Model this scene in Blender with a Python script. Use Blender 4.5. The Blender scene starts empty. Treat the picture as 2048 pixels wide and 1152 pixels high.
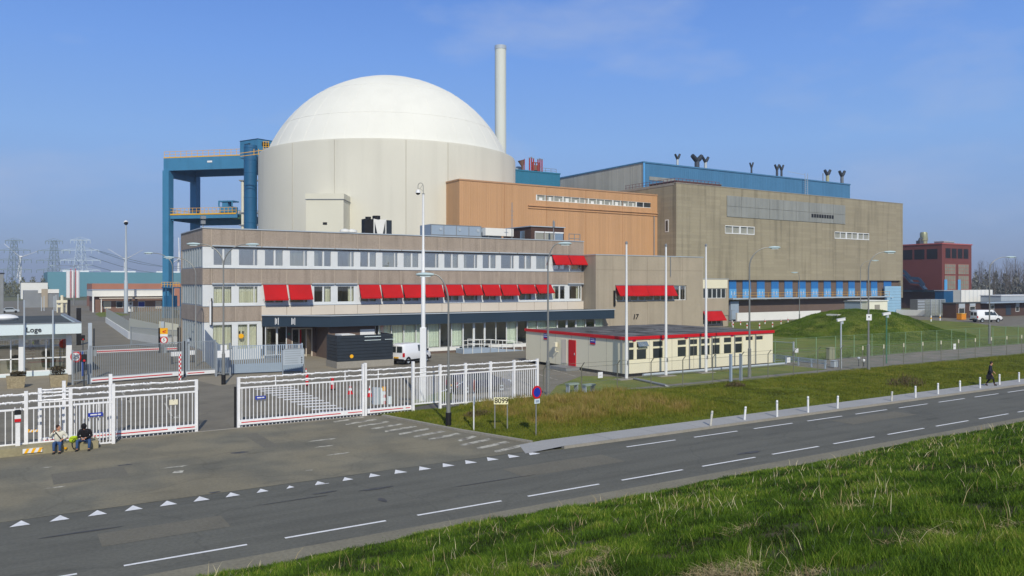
import bpy, bmesh, math, random
import numpy as np
from mathutils import Vector, Matrix
random.seed(7); rng = np.random.default_rng(11)
SC = bpy.context.scene; COL = SC.collection
# ------------------------------------------------------------------ camera
F_PX, CAM_H, HOR, CX = 1590.0, 7.6, 568.0, 1024.0
YAW = math.atan(1010/F_PX); SN, CS = math.sin(YAW), math.cos(YAW)
cd = bpy.data.cameras.new('camera'); cam = bpy.data.objects.new('camera', cd); COL.objects.link(cam)
cd.sensor_width = 36; cd.lens = 36*F_PX/2048; cd.clip_start = .3; cd.clip_end = 6000
cd.shift_y = -8/2048
cam.location = (0, 0, CAM_H); cam.rotation_euler = (math.pi/2, 0, -YAW)
SC.camera = cam
# ------------------------------------------------------------------ light
SUN_EL, SUN_AZ = math.radians(38), math.radians(199)      # azimuth of the sun, clockwise from +Y
w = bpy.data.worlds.new('World'); SC.world = w; w.use_nodes = True
wn, wl = w.node_tree.nodes, w.node_tree.links
bg = wn['Background']; sky = wn.new('ShaderNodeTexSky'); sky.sky_type = 'NISHITA'; sky.sun_disc = False
sky.sun_elevation = SUN_EL; sky.sun_rotation = SUN_AZ; sky.altitude = 0
sky.air_density = 1.0; sky.dust_density = 0.6; sky.ozone_density = 2.2
bg.inputs[1].default_value = 0.12
tc = wn.new('ShaderNodeTexCoord'); mp = wn.new('ShaderNodeMapping'); mp.inputs['Scale'].default_value = (2.2, 2.2, 6.5)
nz = wn.new('ShaderNodeTexNoise'); nz.inputs['Scale'].default_value = 1.7; nz.inputs['Detail'].default_value = 7; nz.inputs['Roughness'].default_value = .55
rp = wn.new('ShaderNodeValToRGB'); rp.color_ramp.elements[0].position = .50; rp.color_ramp.elements[1].position = .78
mu = wn.new('ShaderNodeMath'); mu.operation = 'MULTIPLY'; mu.inputs[1].default_value = .6
mx = wn.new('ShaderNodeMix'); mx.data_type = 'RGBA'; mx.inputs['B'].default_value = (3.6, 4.4, 6.2, 1)
wl.new(tc.outputs['Generated'], mp.inputs['Vector']); wl.new(mp.outputs[0], nz.inputs['Vector']); wl.new(nz.outputs['Fac'], rp.inputs[0])
sx = wn.new('ShaderNodeSeparateXYZ'); wl.new(tc.outputs['Generated'], sx.inputs[0])
gr = wn.new('ShaderNodeValToRGB'); K_ = 1/.12; e = gr.color_ramp.elements; STOPS = [(0, (.215,.30,.50)), (.03, (.215,.32,.57)), (.08, (.225,.365,.68)), (.17, (.225,.42,.82)), (.27, (.165,.355,.84)), (.36, (.115,.275,.76)), (.5, (.16,.25,.46)), (1, (.15,.20,.34))]
e[0].position = 0; e[0].color = tuple(STOPS[0][1])+(1,); e[1].position = 1; e[1].color = tuple(STOPS[-1][1])+(1,)
for p_, c_ in STOPS[1:-1]: q_ = e.new(p_); q_.color = tuple(c_)+(1,)
wl.new(sx.outputs['Z'], gr.inputs[0])
sc_ = wn.new('ShaderNodeVectorMath'); sc_.operation = 'SCALE'; sc_.inputs['Scale'].default_value = K_; wl.new(gr.outputs[0], sc_.inputs[0])
m2_ = wn.new('ShaderNodeMix'); m2_.data_type = 'RGBA'; m2_.inputs['Factor'].default_value = .85; wl.new(sky.outputs[0], m2_.inputs['A']); wl.new(sc_.outputs[0], m2_.inputs['B'])
wl.new(rp.outputs[0], mu.inputs[0]); wl.new(mu.outputs[0], mx.inputs['Factor']); wl.new(m2_.outputs['Result'], mx.inputs['A']); wl.new(mx.outputs['Result'], bg.inputs[0])
sd = bpy.data.lights.new('sun', 'SUN'); sun = bpy.data.objects.new('sun', sd); COL.objects.link(sun)
sd.energy = 3.55; sd.angle = math.radians(.53); sd.color = (1, .935, .81)
_d = Vector((math.sin(SUN_AZ)*math.cos(SUN_EL), math.cos(SUN_AZ)*math.cos(SUN_EL), math.sin(SUN_EL)))
sun.rotation_euler = (-_d).to_track_quat('-Z', 'Y').to_euler(); sun.location = (0, -40, 60)
SC.view_settings.view_transform = 'Standard'; SC.view_settings.look = 'None'; SC.view_settings.exposure = 0; SC.view_settings.gamma = 1
SC.view_settings.use_curve_mapping = False
SC.cycles.max_bounces = 6; SC.cycles.transparent_max_bounces = 12; SC.cycles.use_denoising = True
# ------------------------------------------------------------------ surveying the photograph
def G(x, y, z=0.0):                       # where a thing standing on height z at that spot of the photograph really is
    D = F_PX*(CAM_H-z)/(y-HOR); u = (x-CX)/F_PX
    return Vector((D*(SN+u*CS), D*(CS-u*SN), z))
def FY(x, Y):                             # X of a photo column on the plane Y = const
    u = (x-CX)/F_PX; return Y/(CS-u*SN)*(SN+u*CS)
def ZY(x, y, Y):
    u = (x-CX)/F_PX; return CAM_H-(y-HOR)*Y/(CS-u*SN)/F_PX
def AT(x, D, z=0.0):
    u = (x-CX)/F_PX; return Vector((D*(SN+u*CS), D*(CS-u*SN), z))
def ZD(y, D): return CAM_H-(y-HOR)*D/F_PX
# ------------------------------------------------------------------ materials
def lin(r, g, b, k=1.0):
    f = lambda c: (c/255/12.92 if c <= 10.31 else ((c/255+.055)/1.055)**2.4)*k
    return (f(r), f(g), f(b), 1)
MATS = {}
def mat(name, col, rough=.7, metal=0., var=.10, scale=.7, streak=0., bump=0., bscale=25., brick=None, rib=0., ribvar=.05, spec=.4, fine=0., streakscale=1.0, patch=None, hue=None, wear=0):
    if name in MATS: return MATS[name]
    m = bpy.data.materials.new(name); m.use_nodes = True; N, L = m.node_tree.nodes, m.node_tree.links
    bs = N['Principled BSDF']; bs.inputs['Roughness'].default_value = rough; bs.inputs['Metallic'].default_value = metal
    bs.inputs['Specular IOR Level'].default_value = spec
    geo = N.new('ShaderNodeNewGeometry'); P = geo.outputs['Position']
    def noise(sc, det=4, vec=P, mapscale=None):
        if mapscale:
            q = N.new('ShaderNodeMapping'); q.inputs['Scale'].default_value = mapscale; L.new(P, q.inputs['Vector']); vec = q.outputs[0]
        n = N.new('ShaderNodeTexNoise'); n.inputs['Scale'].default_value = sc; n.inputs['Detail'].default_value = det; L.new(vec, n.inputs['Vector']); return n.outputs['Fac']
    def rng_(v, a, b, c, d):
        n = N.new('ShaderNodeMapRange'); n.inputs[1].default_value = a; n.inputs[2].default_value = b; n.inputs[3].default_value = c; n.inputs[4].default_value = d
        L.new(v, n.inputs[0]); return n.outputs[0]
    def math_(op, a, b):
        n = N.new('ShaderNodeMath'); n.operation = op
        for i, q in enumerate((a, b)):
            if isinstance(q, (int, float)): n.inputs[i].default_value = q
            else: L.new(q, n.inputs[i])
        return n.outputs[0]
    fac = rng_(noise(scale, 5), .25, .75, 1-var, 1+var)
    if fine: fac = math_('MULTIPLY', fac, rng_(noise(9, 6), .3, .7, 1-fine, 1+fine))
    if streak:
        s = rng_(noise(1.0, 4, mapscale=(1.1*streakscale, 1.1*streakscale, .07*streakscale)), .5, .72, 1, 1-streak)
        fac = math_('MULTIPLY', fac, s)
    if wear:
        fac = math_('MULTIPLY', fac, rng_(noise(1.0, 5, mapscale=(.10, 1.3, 1) if wear == 1 else (.5, .5, 1)), .42, .62, 1.07, .90))
        fac = math_('MULTIPLY', fac, rng_(noise(1.0, 8, mapscale=(.35, .9, 1)), .60, .70, 1, .80))
        vo = N.new('ShaderNodeTexVoronoi'); vo.feature = 'DISTANCE_TO_EDGE'; vo.inputs['Scale'].default_value = .16
        dn = N.new('ShaderNodeVectorMath'); dn.operation = 'ADD'; nn = N.new('ShaderNodeTexNoise'); nn.inputs['Scale'].default_value = .9; nn.inputs['Detail'].default_value = 5; L.new(P, nn.inputs['Vector']); L.new(P, dn.inputs[0]); L.new(nn.outputs['Color'], dn.inputs[1]); L.new(dn.outputs[0], vo.inputs['Vector'])
        crack = rng_(vo.outputs['Distance'], .0, .012, .86, 1); fac = math_('MULTIPLY', fac, crack)
    bumpsrc = None
    if brick or rib:
        sp = N.new('ShaderNodeSeparateXYZ'); L.new(P, sp.inputs[0]); xy = math_('ADD', sp.outputs[0], sp.outputs[1])
    if brick:
        bw, bh, mort, dark = brick
        cb = N.new('ShaderNodeCombineXYZ'); L.new(xy, cb.inputs[0]); L.new(sp.outputs[2], cb.inputs[1])
        bt = N.new('ShaderNodeTexBrick'); bt.inputs['Scale'].default_value = 1; bt.inputs['Brick Width'].default_value = bw; bt.inputs['Row Height'].default_value = bh
        bt.inputs['Mortar Size'].default_value = mort; bt.inputs['Mortar Smooth'].default_value = .3; bt.inputs['Bias'].default_value = 0
        bt.inputs['Color1'].default_value = (1, 1, 1, 1); bt.inputs['Color2'].default_value = (.88, .88, .88, 1); bt.inputs['Mortar'].default_value = (dark, dark, dark, 1)
        if bw > 1: bt.offset = 0
        L.new(cb.outputs[0], bt.inputs['Vector']); fac = math_('MULTIPLY', fac, bt.outputs['Color'])
    if rib:
        k = math_('DIVIDE', xy, rib); fl = math_('FLOOR', k, 0); wnz = N.new('ShaderNodeTexWhiteNoise'); wnz.noise_dimensions = '1D'; L.new(fl, wnz.inputs['W'])
        fac = math_('MULTIPLY', fac, rng_(wnz.outputs['Value'], 0, 1, 1-ribvar, 1+ribvar))
        bumpsrc = math_('SINE', math_('MULTIPLY', k, 6.2832), 0)
    base = N.new('ShaderNodeRGB'); base.outputs[0].default_value = tuple(col[:3])+(1,)
    c = base.outputs[0]
    if hue:      # second colour in large patches
        mm = N.new('ShaderNodeMix'); mm.data_type = 'RGBA'; mm.inputs['B'].default_value = tuple(hue[0][:3])+(1,)
        L.new(rng_(noise(hue[1], 6), .42, .62, 0, 1), mm.inputs['Factor']); L.new(c, mm.inputs['A']); c = mm.outputs['Result']
    vm = N.new('ShaderNodeVectorMath'); vm.operation = 'SCALE'; L.new(c, vm.inputs[0]); L.new(fac, vm.inputs['Scale'])
    L.new(vm.outputs[0], bs.inputs['Base Color'])
    if bump or bumpsrc is not None:
        b = N.new('ShaderNodeBump'); b.inputs['Distance'].default_value = .03; b.inputs['Strength'].default_value = max(bump, .5 if bumpsrc is not None else 0)
        L.new(bumpsrc if bumpsrc is not None else noise(bscale, 5), b.inputs['Height']); L.new(b.outputs[0], bs.inputs['Normal'])
    MATS[name] = m; return m
def glass_mat(name, tint=(.75, .85, .85), mixf=.25, add=.38):
    m = bpy.data.materials.new(name); m.use_nodes = True; N, L = m.node_tree.nodes, m.node_tree.links; N.clear()
    o = N.new('ShaderNodeOutputMaterial'); t = N.new('ShaderNodeBsdfTransparent'); t.inputs[0].default_value = tint+(1,)
    g = N.new('ShaderNodeBsdfGlossy'); g.inputs['Roughness'].default_value = .02; g.inputs['Color'].default_value = (1, .94, .84, 1)
    lw = N.new('ShaderNodeLayerWeight'); lw.inputs['Blend'].default_value = mixf; ad = N.new('ShaderNodeMath'); ad.operation = 'ADD'; ad.inputs[1].default_value = add; ad.use_clamp = True
    x = N.new('ShaderNodeMixShader'); L.new(lw.outputs['Fresnel'], ad.inputs[0]); L.new(ad.outputs[0], x.inputs[0]); L.new(t.outputs[0], x.inputs[1]); L.new(g.outputs[0], x.inputs[2]); L.new(x.outputs[0], o.inputs[0])
    MATS[name] = m; return m
def mesh_mat(name, col, gap=.5, cell=.12, thick=.16):        # wire mesh with open cells
    m = bpy.data.materials.new(name); m.use_nodes = True; N, L = m.node_tree.nodes, m.node_tree.links
    bs = N['Principled BSDF']; bs.inputs['Base Color'].default_value = col; bs.inputs['Roughness'].default_value = .5
    t = N.new('ShaderNodeBsdfTransparent'); x = N.new('ShaderNodeMixShader'); x.inputs[0].default_value = gap
    L.new(t.outputs[0], x.inputs[1]); L.new(bs.outputs[0], x.inputs[2]); L.new(x.outputs[0], N['Material Output'].inputs[0]); MATS[name] = m; return m
# ------------------------------------------------------------------ mesh building
class MB:
    def __init__(s): s.v = []; s.f = []
    def add(s, v, f):
        n = len(s.v); s.v += [tuple(p) for p in v]; s.f += [tuple(i+n for i in q) for q in f]; return s
    def box(s, x0, x1, y0, y1, z0, z1):
        return s.add([(x0,y0,z0),(x1,y0,z0),(x1,y1,z0),(x0,y1,z0),(x0,y0,z1),(x1,y0,z1),(x1,y1,z1),(x0,y1,z1)],
            [(0,3,2,1),(4,5,6,7),(0,1,5,4),(1,2,6,5),(2,3,7,6),(3,0,4,7)])
    def quad(s, *p): return s.add(p, [tuple(range(len(p)))])
    def prism(s, pts, d):
        n = len(pts); d = Vector(d); a = [Vector(p) for p in pts]
        return s.add(a+[p+d for p in a], [tuple(range(n))[::-1], tuple(range(n, 2*n))]+[(i, (i+1) % n, (i+1) % n+n, i+n) for i in range(n)])
    def beam(s, p, q, w, h=None, up=(0,0,1)):
        h = h or w; p, q = Vector(p), Vector(q); d = (q-p).normalized(); u = Vector(up)
        if abs(d.dot(u)) > .98: u = Vector((0,1,0))
        r = d.cross(u).normalized()*w/2; t = r.cross(d).normalized()*h/2
        return s.add([p-r-t,p+r-t,p+r+t,p-r+t,q-r-t,q+r-t,q+r+t,q-r+t], [(0,3,2,1),(4,5,6,7),(0,1,5,4),(1,2,6,5),(2,3,7,6),(3,0,4,7)])
    def tube(s, pts, r, n=8):
        pts = [Vector(p) for p in pts]; rs = r if isinstance(r, (list, tuple)) else [r]*len(pts); V = []; F = []; ref = None
        for i, p in enumerate(pts):
            d = (pts[min(i+1, len(pts)-1)]-pts[max(i-1, 0)]).normalized()
            if ref is None: ref = Vector((0,0,1)) if abs(d.z) < .9 else Vector((1,0,0))
            a = d.cross(ref).normalized(); b = a.cross(d).normalized(); ref = b
            V += [p+(a*math.cos(6.2832*k/n)+b*math.sin(6.2832*k/n))*rs[i] for k in range(n)]
        for i in range(len(pts)-1):
            F += [(i*n+k, i*n+(k+1) % n, (i+1)*n+(k+1) % n, (i+1)*n+k) for k in range(n)]
        F += [tuple(range(n))[::-1], tuple((len(pts)-1)*n+k for k in range(n))]
        return s.add(V, F)
    def cyl(s, p, z0, z1, r0, r1=None, n=16): return s.tube([(p[0],p[1],z0),(p[0],p[1],z1)], [r0, r1 if r1 is not None else r0], n)
    def lathe(s, prof, n=32, c=(0,0)):
        V = [(c[0]+r*math.cos(6.28318*k/n), c[1]+r*math.sin(6.28318*k/n), z) for r, z in prof for k in range(n)]; m = len(prof)
        return s.add(V, [(i*n+k, i*n+(k+1) % n, (i+1)*n+(k+1) % n, (i+1)*n+k) for i in range(m-1) for k in range(n)])
    def ball(s, c, r, n=10, sc=(1,1,1)):
        V = []; F = []; m = n//2+1
        for i in range(m+1):
            a = math.pi*i/m
            V += [(c[0]+sc[0]*r*math.sin(a)*math.cos(6.28318*k/n), c[1]+sc[1]*r*math.sin(a)*math.sin(6.28318*k/n), c[2]+sc[2]*r*math.cos(a)) for k in range(n)]
        for i in range(m): F += [(i*n+k, (i+1)*n+k, (i+1)*n+(k+1) % n, i*n+(k+1) % n) for k in range(n)]
        return s.add(V, F)
    def disc(s, c, nrm, r, th=.02, n=24):
        c = Vector(c); d = Vector(nrm).normalized(); return s.tube([c, c+d*th], r, n)
    def xf(s, M):
        s.v = [tuple(M @ Vector(p)) for p in s.v]; return s
def wloc(o):
    v = Vector((0,0,0))
    while o is not None: v += o.location; o = o.parent
    return v
def build(name, mb, m, parent=None, smooth=False, world=False, label=None, kind=None, bevel=0):
    me = bpy.data.meshes.new(name); v = mb.v
    if world and parent is not None:
        o = wloc(parent); v = [(p[0]-o.x, p[1]-o.y, p[2]-o.z) for p in v]
    me.from_pydata(v, [], mb.f)
    bm = bmesh.new(); bm.from_mesh(me); bmesh.ops.recalc_face_normals(bm, faces=bm.faces); bm.to_mesh(me); bm.free()
    me.materials.append(m)
    if smooth:
        me.shade_smooth()
        try: me.set_sharp_from_angle(angle=math.radians(38))
        except Exception: pass
    ob = bpy.data.objects.new(name, me); COL.objects.link(ob); ob.parent = parent
    if label: ob['label'] = label
    if kind: ob['kind'] = kind
    if bevel:
        b = ob.modifiers.new('bevel', 'BEVEL'); b.width = bevel; b.segments = 2; b.limit_method = 'ANGLE'
    return ob
def tag(o, label, cat, group=None):
    o['label'] = label; o['category'] = cat
    if group: o['group'] = group
    return o
def thing(name, label, cat, loc=(0,0,0), rot=0, group=None):
    o = bpy.data.objects.new(name, None); COL.objects.link(o); o.location = loc; o.rotation_euler = (0,0,rot); o.empty_display_size = .3
    return tag(o, label, cat, group)
def dup(root, loc=None, rot=None, label=None, group=None):
    def cp(o, par):
        c = o.copy(); COL.objects.link(c); c.parent = par
        for ch in KIDS.get(o.name, []): cp(ch, c)
        return c
    KIDS = {}
    for o in bpy.data.objects:
        if o.parent is not None: KIDS.setdefault(o.parent.name, []).append(o)
    r = cp(root, None)
    if loc is not None: r.location = loc
    if rot is not None: r.rotation_euler = (0,0,rot)
    if label: r['label'] = label
    if group: r['group'] = group
    return r
def text_mb(txt, size, depth=.01, bold=0.0):
    cu = bpy.data.curves.new('t', 'FONT'); cu.body = txt; cu.size = size; cu.extrude = depth; cu.align_x = 'CENTER'; cu.align_y = 'CENTER'; cu.offset = bold
    o = bpy.data.objects.new('t', cu); COL.objects.link(o); dg = bpy.context.evaluated_depsgraph_get(); me = bpy.data.meshes.new_from_object(o.evaluated_get(dg))
    b = MB(); b.v = [tuple(p.co) for p in me.vertices]; b.f = [tuple(p.vertices) for p in me.polygons]
    bpy.data.objects.remove(o); bpy.data.curves.remove(cu); bpy.data.meshes.remove(me); return b
def facing(mb, loc, yaw=0.0):             # lettering made upright, facing -Y, turned by yaw about the vertical
    return mb.xf(Matrix.Translation(loc) @ Matrix.Rotation(yaw, 4, 'Z') @ Matrix.Rotation(math.pi/2, 4, 'X'))
ORD = ['first','second','third','fourth','fifth','sixth','seventh','eighth','ninth','tenth','eleventh','twelfth','thirteenth','fourteenth','fifteenth','sixteenth','seventeenth','eighteenth','nineteenth','twentieth']+['%dth' % i for i in range(21, 100)]
# ------------------------------------------------------------------ palette
m_asph = mat('road_asphalt', lin(96,96,88), .9, var=.08, scale=.35, fine=.12, bump=.3, bscale=60, wear=1)
m_apron = mat('apron_asphalt', lin(124,118,99), .92, wear=2, var=.12, scale=.22, fine=.12, bump=.3, bscale=50, hue=(lin(112,110,97), .25))
m_yard = mat('yard_asphalt', lin(118,113,100), .92, wear=2, var=.10, scale=.15, fine=.1, bump=.2)
m_gravel = mat('gravel', lin(128,122,112), .95, var=.15, scale=.8, fine=.18, bump=.5, hue=(lin(108,110,95), .5))
m_lawn = mat('lawn', lin(90,106,28), .95, var=.22, scale=.25, fine=.25, bump=.8, bscale=18, hue=(lin(112,116,40), .35))
m_dirt = mat('soil', lin(62,66,32,.8), .95, var=.25, scale=.6, fine=.3, bump=.6, hue=(lin(96,84,52,.8), .5))
m_land = mat('far_land', lin(96,98,66), .95, var=.15, scale=.02)
m_path = mat('path_concrete', lin(158,158,156), .85, var=.07, scale=.5, fine=.06)
m_kerb = mat('kerb_concrete', lin(148,144,134), .85, var=.1, scale=1, fine=.1)
m_paint = mat('road_paint', lin(225,226,226), .7, var=.08, scale=3, fine=.1)
m_worn = mat('worn_paint', lin(185,182,168), .8, var=.2, scale=2.5, fine=.3, hue=(lin(117,113,103), 2.2))
m_panel = mat('exposed_aggregate', lin(160,147,133), .9, var=.08, scale=.8, fine=.2, streak=.2, streakscale=2.2)
m_panelside = m_panel
m_conc = mat('concrete', lin(168,157,138), .9, var=.07, scale=.4, fine=.05, streak=.14)
m_turb = mat('turbine_blockwork', lin(158,149,126), .92, var=.09, scale=.12, fine=.07, streak=.33, brick=(4.1, .62, .035, .86), streakscale=.8)
m_peach = mat('peach_cladding', lin(193,150,108), .6, streak=.08, streakscale=.6, var=.06, scale=.1, rib=.45, ribvar=.045)
m_galv = mat('galvanised_cladding', lin(178,178,166), .6, metal=0, var=.08, scale=.15, rib=.6, ribvar=.09, streak=.12)
m_blue = mat('blue_cladding', lin(70,120,156), .55, var=.06, scale=.2, rib=.6, ribvar=.05)
m_teal = mat('teal_cladding', lin(40,112,142), .6, var=.06, scale=.2, rib=.5, ribvar=.03)
m_steel = mat('blue_steel', lin(62,126,164), .55, var=.07, scale=.5, streak=.1)
m_steeld = mat('dark_blue_tube', lin(32,92,132), .5, var=.08, scale=.5, streak=.15)
m_dome = mat('dome_white', lin(232,232,222,.92), .75, var=.035, scale=.10, streak=.04, streakscale=.3, spec=.2)
m_seam = mat('dome_seam', lin(228,227,219), .8)
m_cyl = mat('reactor_concrete', lin(206,204,190), .85, var=.05, scale=.08, fine=.025, streak=.09, streakscale=.3)
m_cyls = mat('reactor_joint', lin(182,179,165), .9)
m_box = mat('pale_cladding', lin(214,212,194), .75, var=.03, scale=.3)
m_white = mat('white_paint', lin(236,238,238,.92), .45, var=.04, scale=1.5, spec=.5)
m_whitew = mat('white_wall', lin(232,232,226,.95), .7, var=.05, scale=.4)
m_wframe = mat('window_frame_white', lin(222,226,226,.92), .5, var=.05, scale=1.2)
m_gate = mat('gate_white', lin(238,239,240,.95), .45, var=.07, scale=2, fine=.05)
m_red = mat('red_fabric', lin(180,2,10), .8, var=.14, scale=.45, fine=.06)
m_redp = mat('red_paint', lin(200,20,30), .5, var=.05)
m_navy = mat('navy_fascia', lin(42,58,72), .5, var=.08, scale=.4)
m_char = mat('charcoal_boards', lin(42,50,58), .55, var=.12, scale=2)
m_black = mat('black', lin(22,22,24), .6)
m_dark = mat('dark_interior', lin(58,56,52), .9, var=.1)
m_room = mat('room_wall', lin(196,194,182), .9, var=.3, scale=.5)
m_brown = mat('brown_brick', lin(112,96,86), .9, var=.08, brick=(.22,.07,.008,.8))
m_dbrown = mat('dark_brick', lin(82,62,54), .9, var=.1, brick=(.22,.07,.008,.8))
m_redb = mat('red_cladding', lin(114,60,54), .7, var=.06, scale=.2)
m_orange = mat('orange_cladding', lin(188,116,88), .8, var=.07, scale=.2)
m_cream = mat('cream_panels', lin(233,227,200,.96), .6, var=.03, scale=.5)
m_cream2 = mat('cream_facade_panel', lin(212,202,186), .7, var=.04, scale=.5)
m_roof = mat('bitumen_roof', lin(88,88,86), .95, var=.2, scale=.5, fine=.2, hue=(lin(112,112,112), .5), spec=.15)
m_lroof = mat('gatehouse_roof', lin(70,76,76), .9, var=.15, scale=.4, fine=.1)
m_fasc = mat('pale_fascia', lin(212,226,228), .6, var=.03)
m_grey = mat('grey_metal', lin(140,144,146), .5, metal=.3, var=.08)
m_lgrey = mat('light_grey_metal', lin(172,182,190), .45, var=.06)
m_fence = mat('fence_grey', lin(150,158,164), .5, metal=.2, var=.07)
m_slat = mat('blue_grey_slats', lin(150,166,182), .5, var=.05)
m_green = mat('green_metal', lin(70,118,92), .5, var=.1)
m_yel = mat('yellow_paint', lin(222,170,40), .55, var=.06)
m_lamp = mat('lamp_head', lin(178,198,200), .35, var=.04)
m_lampp = mat('lamp_pole', lin(136,138,134), .5, metal=.3, var=.06)
m_glassd = mat('dark_glass', lin(52,58,60), .08, var=.25, scale=.35, spec=.8)
m_glassg = mat('grey_glass', lin(150,150,138), .3, var=.1, spec=.7)
m_glassb = mat('blue_grey_glass', lin(176,190,194), .15, metal=.75, var=.12, scale=.5)
m_curt = mat('curtain', lin(222,222,206), .9, var=.05, rib=.16, ribvar=.16)
m_curtg = mat('green_curtain', lin(228,240,232), .9, var=.05, rib=.14, ribvar=.12)
m_glass = glass_mat('window_glass', (.95,.97,.95), .3, .42)
m_louv = mat('grey_louvre', lin(150,152,146), .6, metal=.2, var=.08, scale=.3, streak=.2, rib=1.2, ribvar=.06)
m_bdoor = mat('blue_door', lin(42,112,178), .5, var=.08, scale=.4)
m_bdoorl = mat('light_blue_door', lin(90,160,215), .5, var=.08, scale=.4)
m_rubber = mat('rubber', lin(30,30,32), .85)
m_bark = mat('bark', lin(104,96,86), .95, var=.15)
m_skin = mat('skin', lin(205,150,122), .6, var=.03)
m_jean = mat('denim', lin(50,78,120), .9, var=.12, scale=8)
m_signb = mat('sign_blue', lin(24,52,160), .5); m_signy = mat('sign_yellow', lin(245,180,20), .5)
m_glassc = glass_mat('clear_glass', (.96,.98,.96), .3, .06)
m_meshg = mesh_mat('green_wire_mesh', lin(112,130,100), .16); m_meshs = mesh_mat('steel_wire_mesh', lin(150,152,150), .10)
m_meshgrey = mesh_mat('grey_wire_mesh', lin(160,166,160), .5)
# ================================================================== SETTING
def struct(name, mb, m, smooth=False, parent=None):
    o = build(name, mb, m, parent, smooth)
    if parent is None: o['kind'] = 'structure'
    return o
def flat(pts, z): return MB().quad(*[(p[0], p[1], z) for p in pts])
struct('ground', flat([(-2200,-300),(3200,-300),(3200,2900),(-2200,2900)], -.03), m_land)
struct('yard', flat([(-120,43.1),(175,43.1),(175,175),(90,420),(-120,420)], 0), m_yard)
road = struct('road', flat([(-120,21.4),(420,21.4),(420,29.66),(21.7,29.66),(20.6,30.16),(-120,30.16)], -.006), m_asph)
struct('road_shoulder', flat([(-120,21.4),(420,21.4),(420,22.35),(-120,22.75)], -.002), mat('dusty_edge', lin(124,120,104), .95, var=.15, scale=.5, fine=.15))
struct('driveway_apron', flat([(-120,30.12),(20.6,30.12),(21.4,30.9),(19.5,36.3),(18.0,43.12),(-120,43.12)], .003), m_apron)
mk = MB()                                             # lane dashes, both sides
for k in range(-6, 60):
    x = 2.66+k*4.36; mk.quad((x,23.66,.002),(x+3.25,23.66,.002),(x+3.25,23.78,.002),(x,23.78,.002))
for k in range(0, 60):
    x = 24.4+k*4.36; mk.quad((x,28.38,.002),(x+3.1,28.38,.002),(x+3.1,28.5,.002),(x,28.5,.002))
struct('lane_dashes', mk, m_paint, parent=road)
mk = MB(); jit = [0,0,0,0,0,.02,.1,.22,.45,.3,.2,.12,0,0,0,0,0,0,0]
for k in range(19):
    x = .06+k*1.085; j = jit[k]
    mk.quad((x,29.36,.008),(x+.56-j*.5,29.36+j*.2,.008),(x+.33-j*.2,30.0-j*.5,.008))
for k in (9,): mk.quad((.06+k*1.085,29.3,.008),(.6+k*1.085,29.3,.008),(.6+k*1.085,29.36,.008),(.06+k*1.085,29.36,.008))
struct('give_way_triangles', mk, m_paint, parent=road)
mk = MB()                                             # worn hatching along the right edge of the apron
for k in range(12):
    t = k/11; a = Vector((17.2,43.0)).lerp(Vector((20.7,31.6)), t); wd = 2.1 if k != 8 else 1.3
    mk.quad((a.x-wd,a.y-1.0,.008),(a.x-wd*.95,a.y-.62,.008),(a.x-.05,a.y-.02,.008),(a.x-.03,a.y-.42,.008))
struct('worn_hatching', mk, m_worn, parent=road)
mk = MB()
for (px, py, sx, sy) in ((350,934,.55,.1),(356,944,.25,.25),(645,880,.8,.16),(648,893,.5,.1),(676,908,.6,.12),(92,935,.25,.1),(110,975,.4,.07),(618,941,.2,.08)):
    g = G(px, py); mk.quad((g.x-sx,g.y-sy*.4,.007),(g.x+sx*.5,g.y-sy,.007),(g.x+sx,g.y+sy*.6,.007),(g.x-sx*.3,g.y+sy,.007))
struct('paint_remnants', mk, m_worn, parent=road)
mk = MB(); rs_ = random.Random(4)
for (px, py, sx, sy) in ((755,977,.9,.12),(650,985,.5,.1),(765,1000,.15,.35),(1500,905,.8,.18),(590,1000,1.6,.05),(430,985,.3,.12),(480,905,.45,.2),(250,930,.3,.12),(1000,960,2.2,.05),(160,1065,1.2,.08)):
    g = G(px, py); n_ = 11; mk.quad(*[(g.x+sx*math.cos(6.2832*k/n_)*rs_.uniform(.6,1.1), g.y+sy*math.sin(6.2832*k/n_)*rs_.uniform(.5,1.2), .0075) for k in range(n_)])
struct('dark_stains', mk, mat('asphalt_stain', lin(74,74,74), .7, var=.2, scale=3, fine=.2), parent=road)
mk = MB()
for (px, py, sx, sy) in ((1130,930,2.6,.8),(330,1060,1.8,.7),(1750,835,3.0,.7)): g = G(px, py); mk.quad((g.x-sx,g.y-sy,-.001),(g.x+sx,g.y-sy,-.001),(g.x+sx,g.y+sy,-.001),(g.x-sx,g.y+sy,-.001))
for (px, py, sx, sy) in ((180,950,1.3,1.0),(520,880,.35,2.0)): g = G(px, py); mk.quad((g.x-sx,g.y-sy,.0055),(g.x+sx,g.y-sy,.0055),(g.x+sx,g.y+sy,.0055),(g.x-sx,g.y+sy,.0055))
struct('repair_patches', mk, mat('asphalt_patch', lin(108,105,93), .9, var=.08, scale=1, fine=.14, bump=.3, bscale=60), parent=road)
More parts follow.
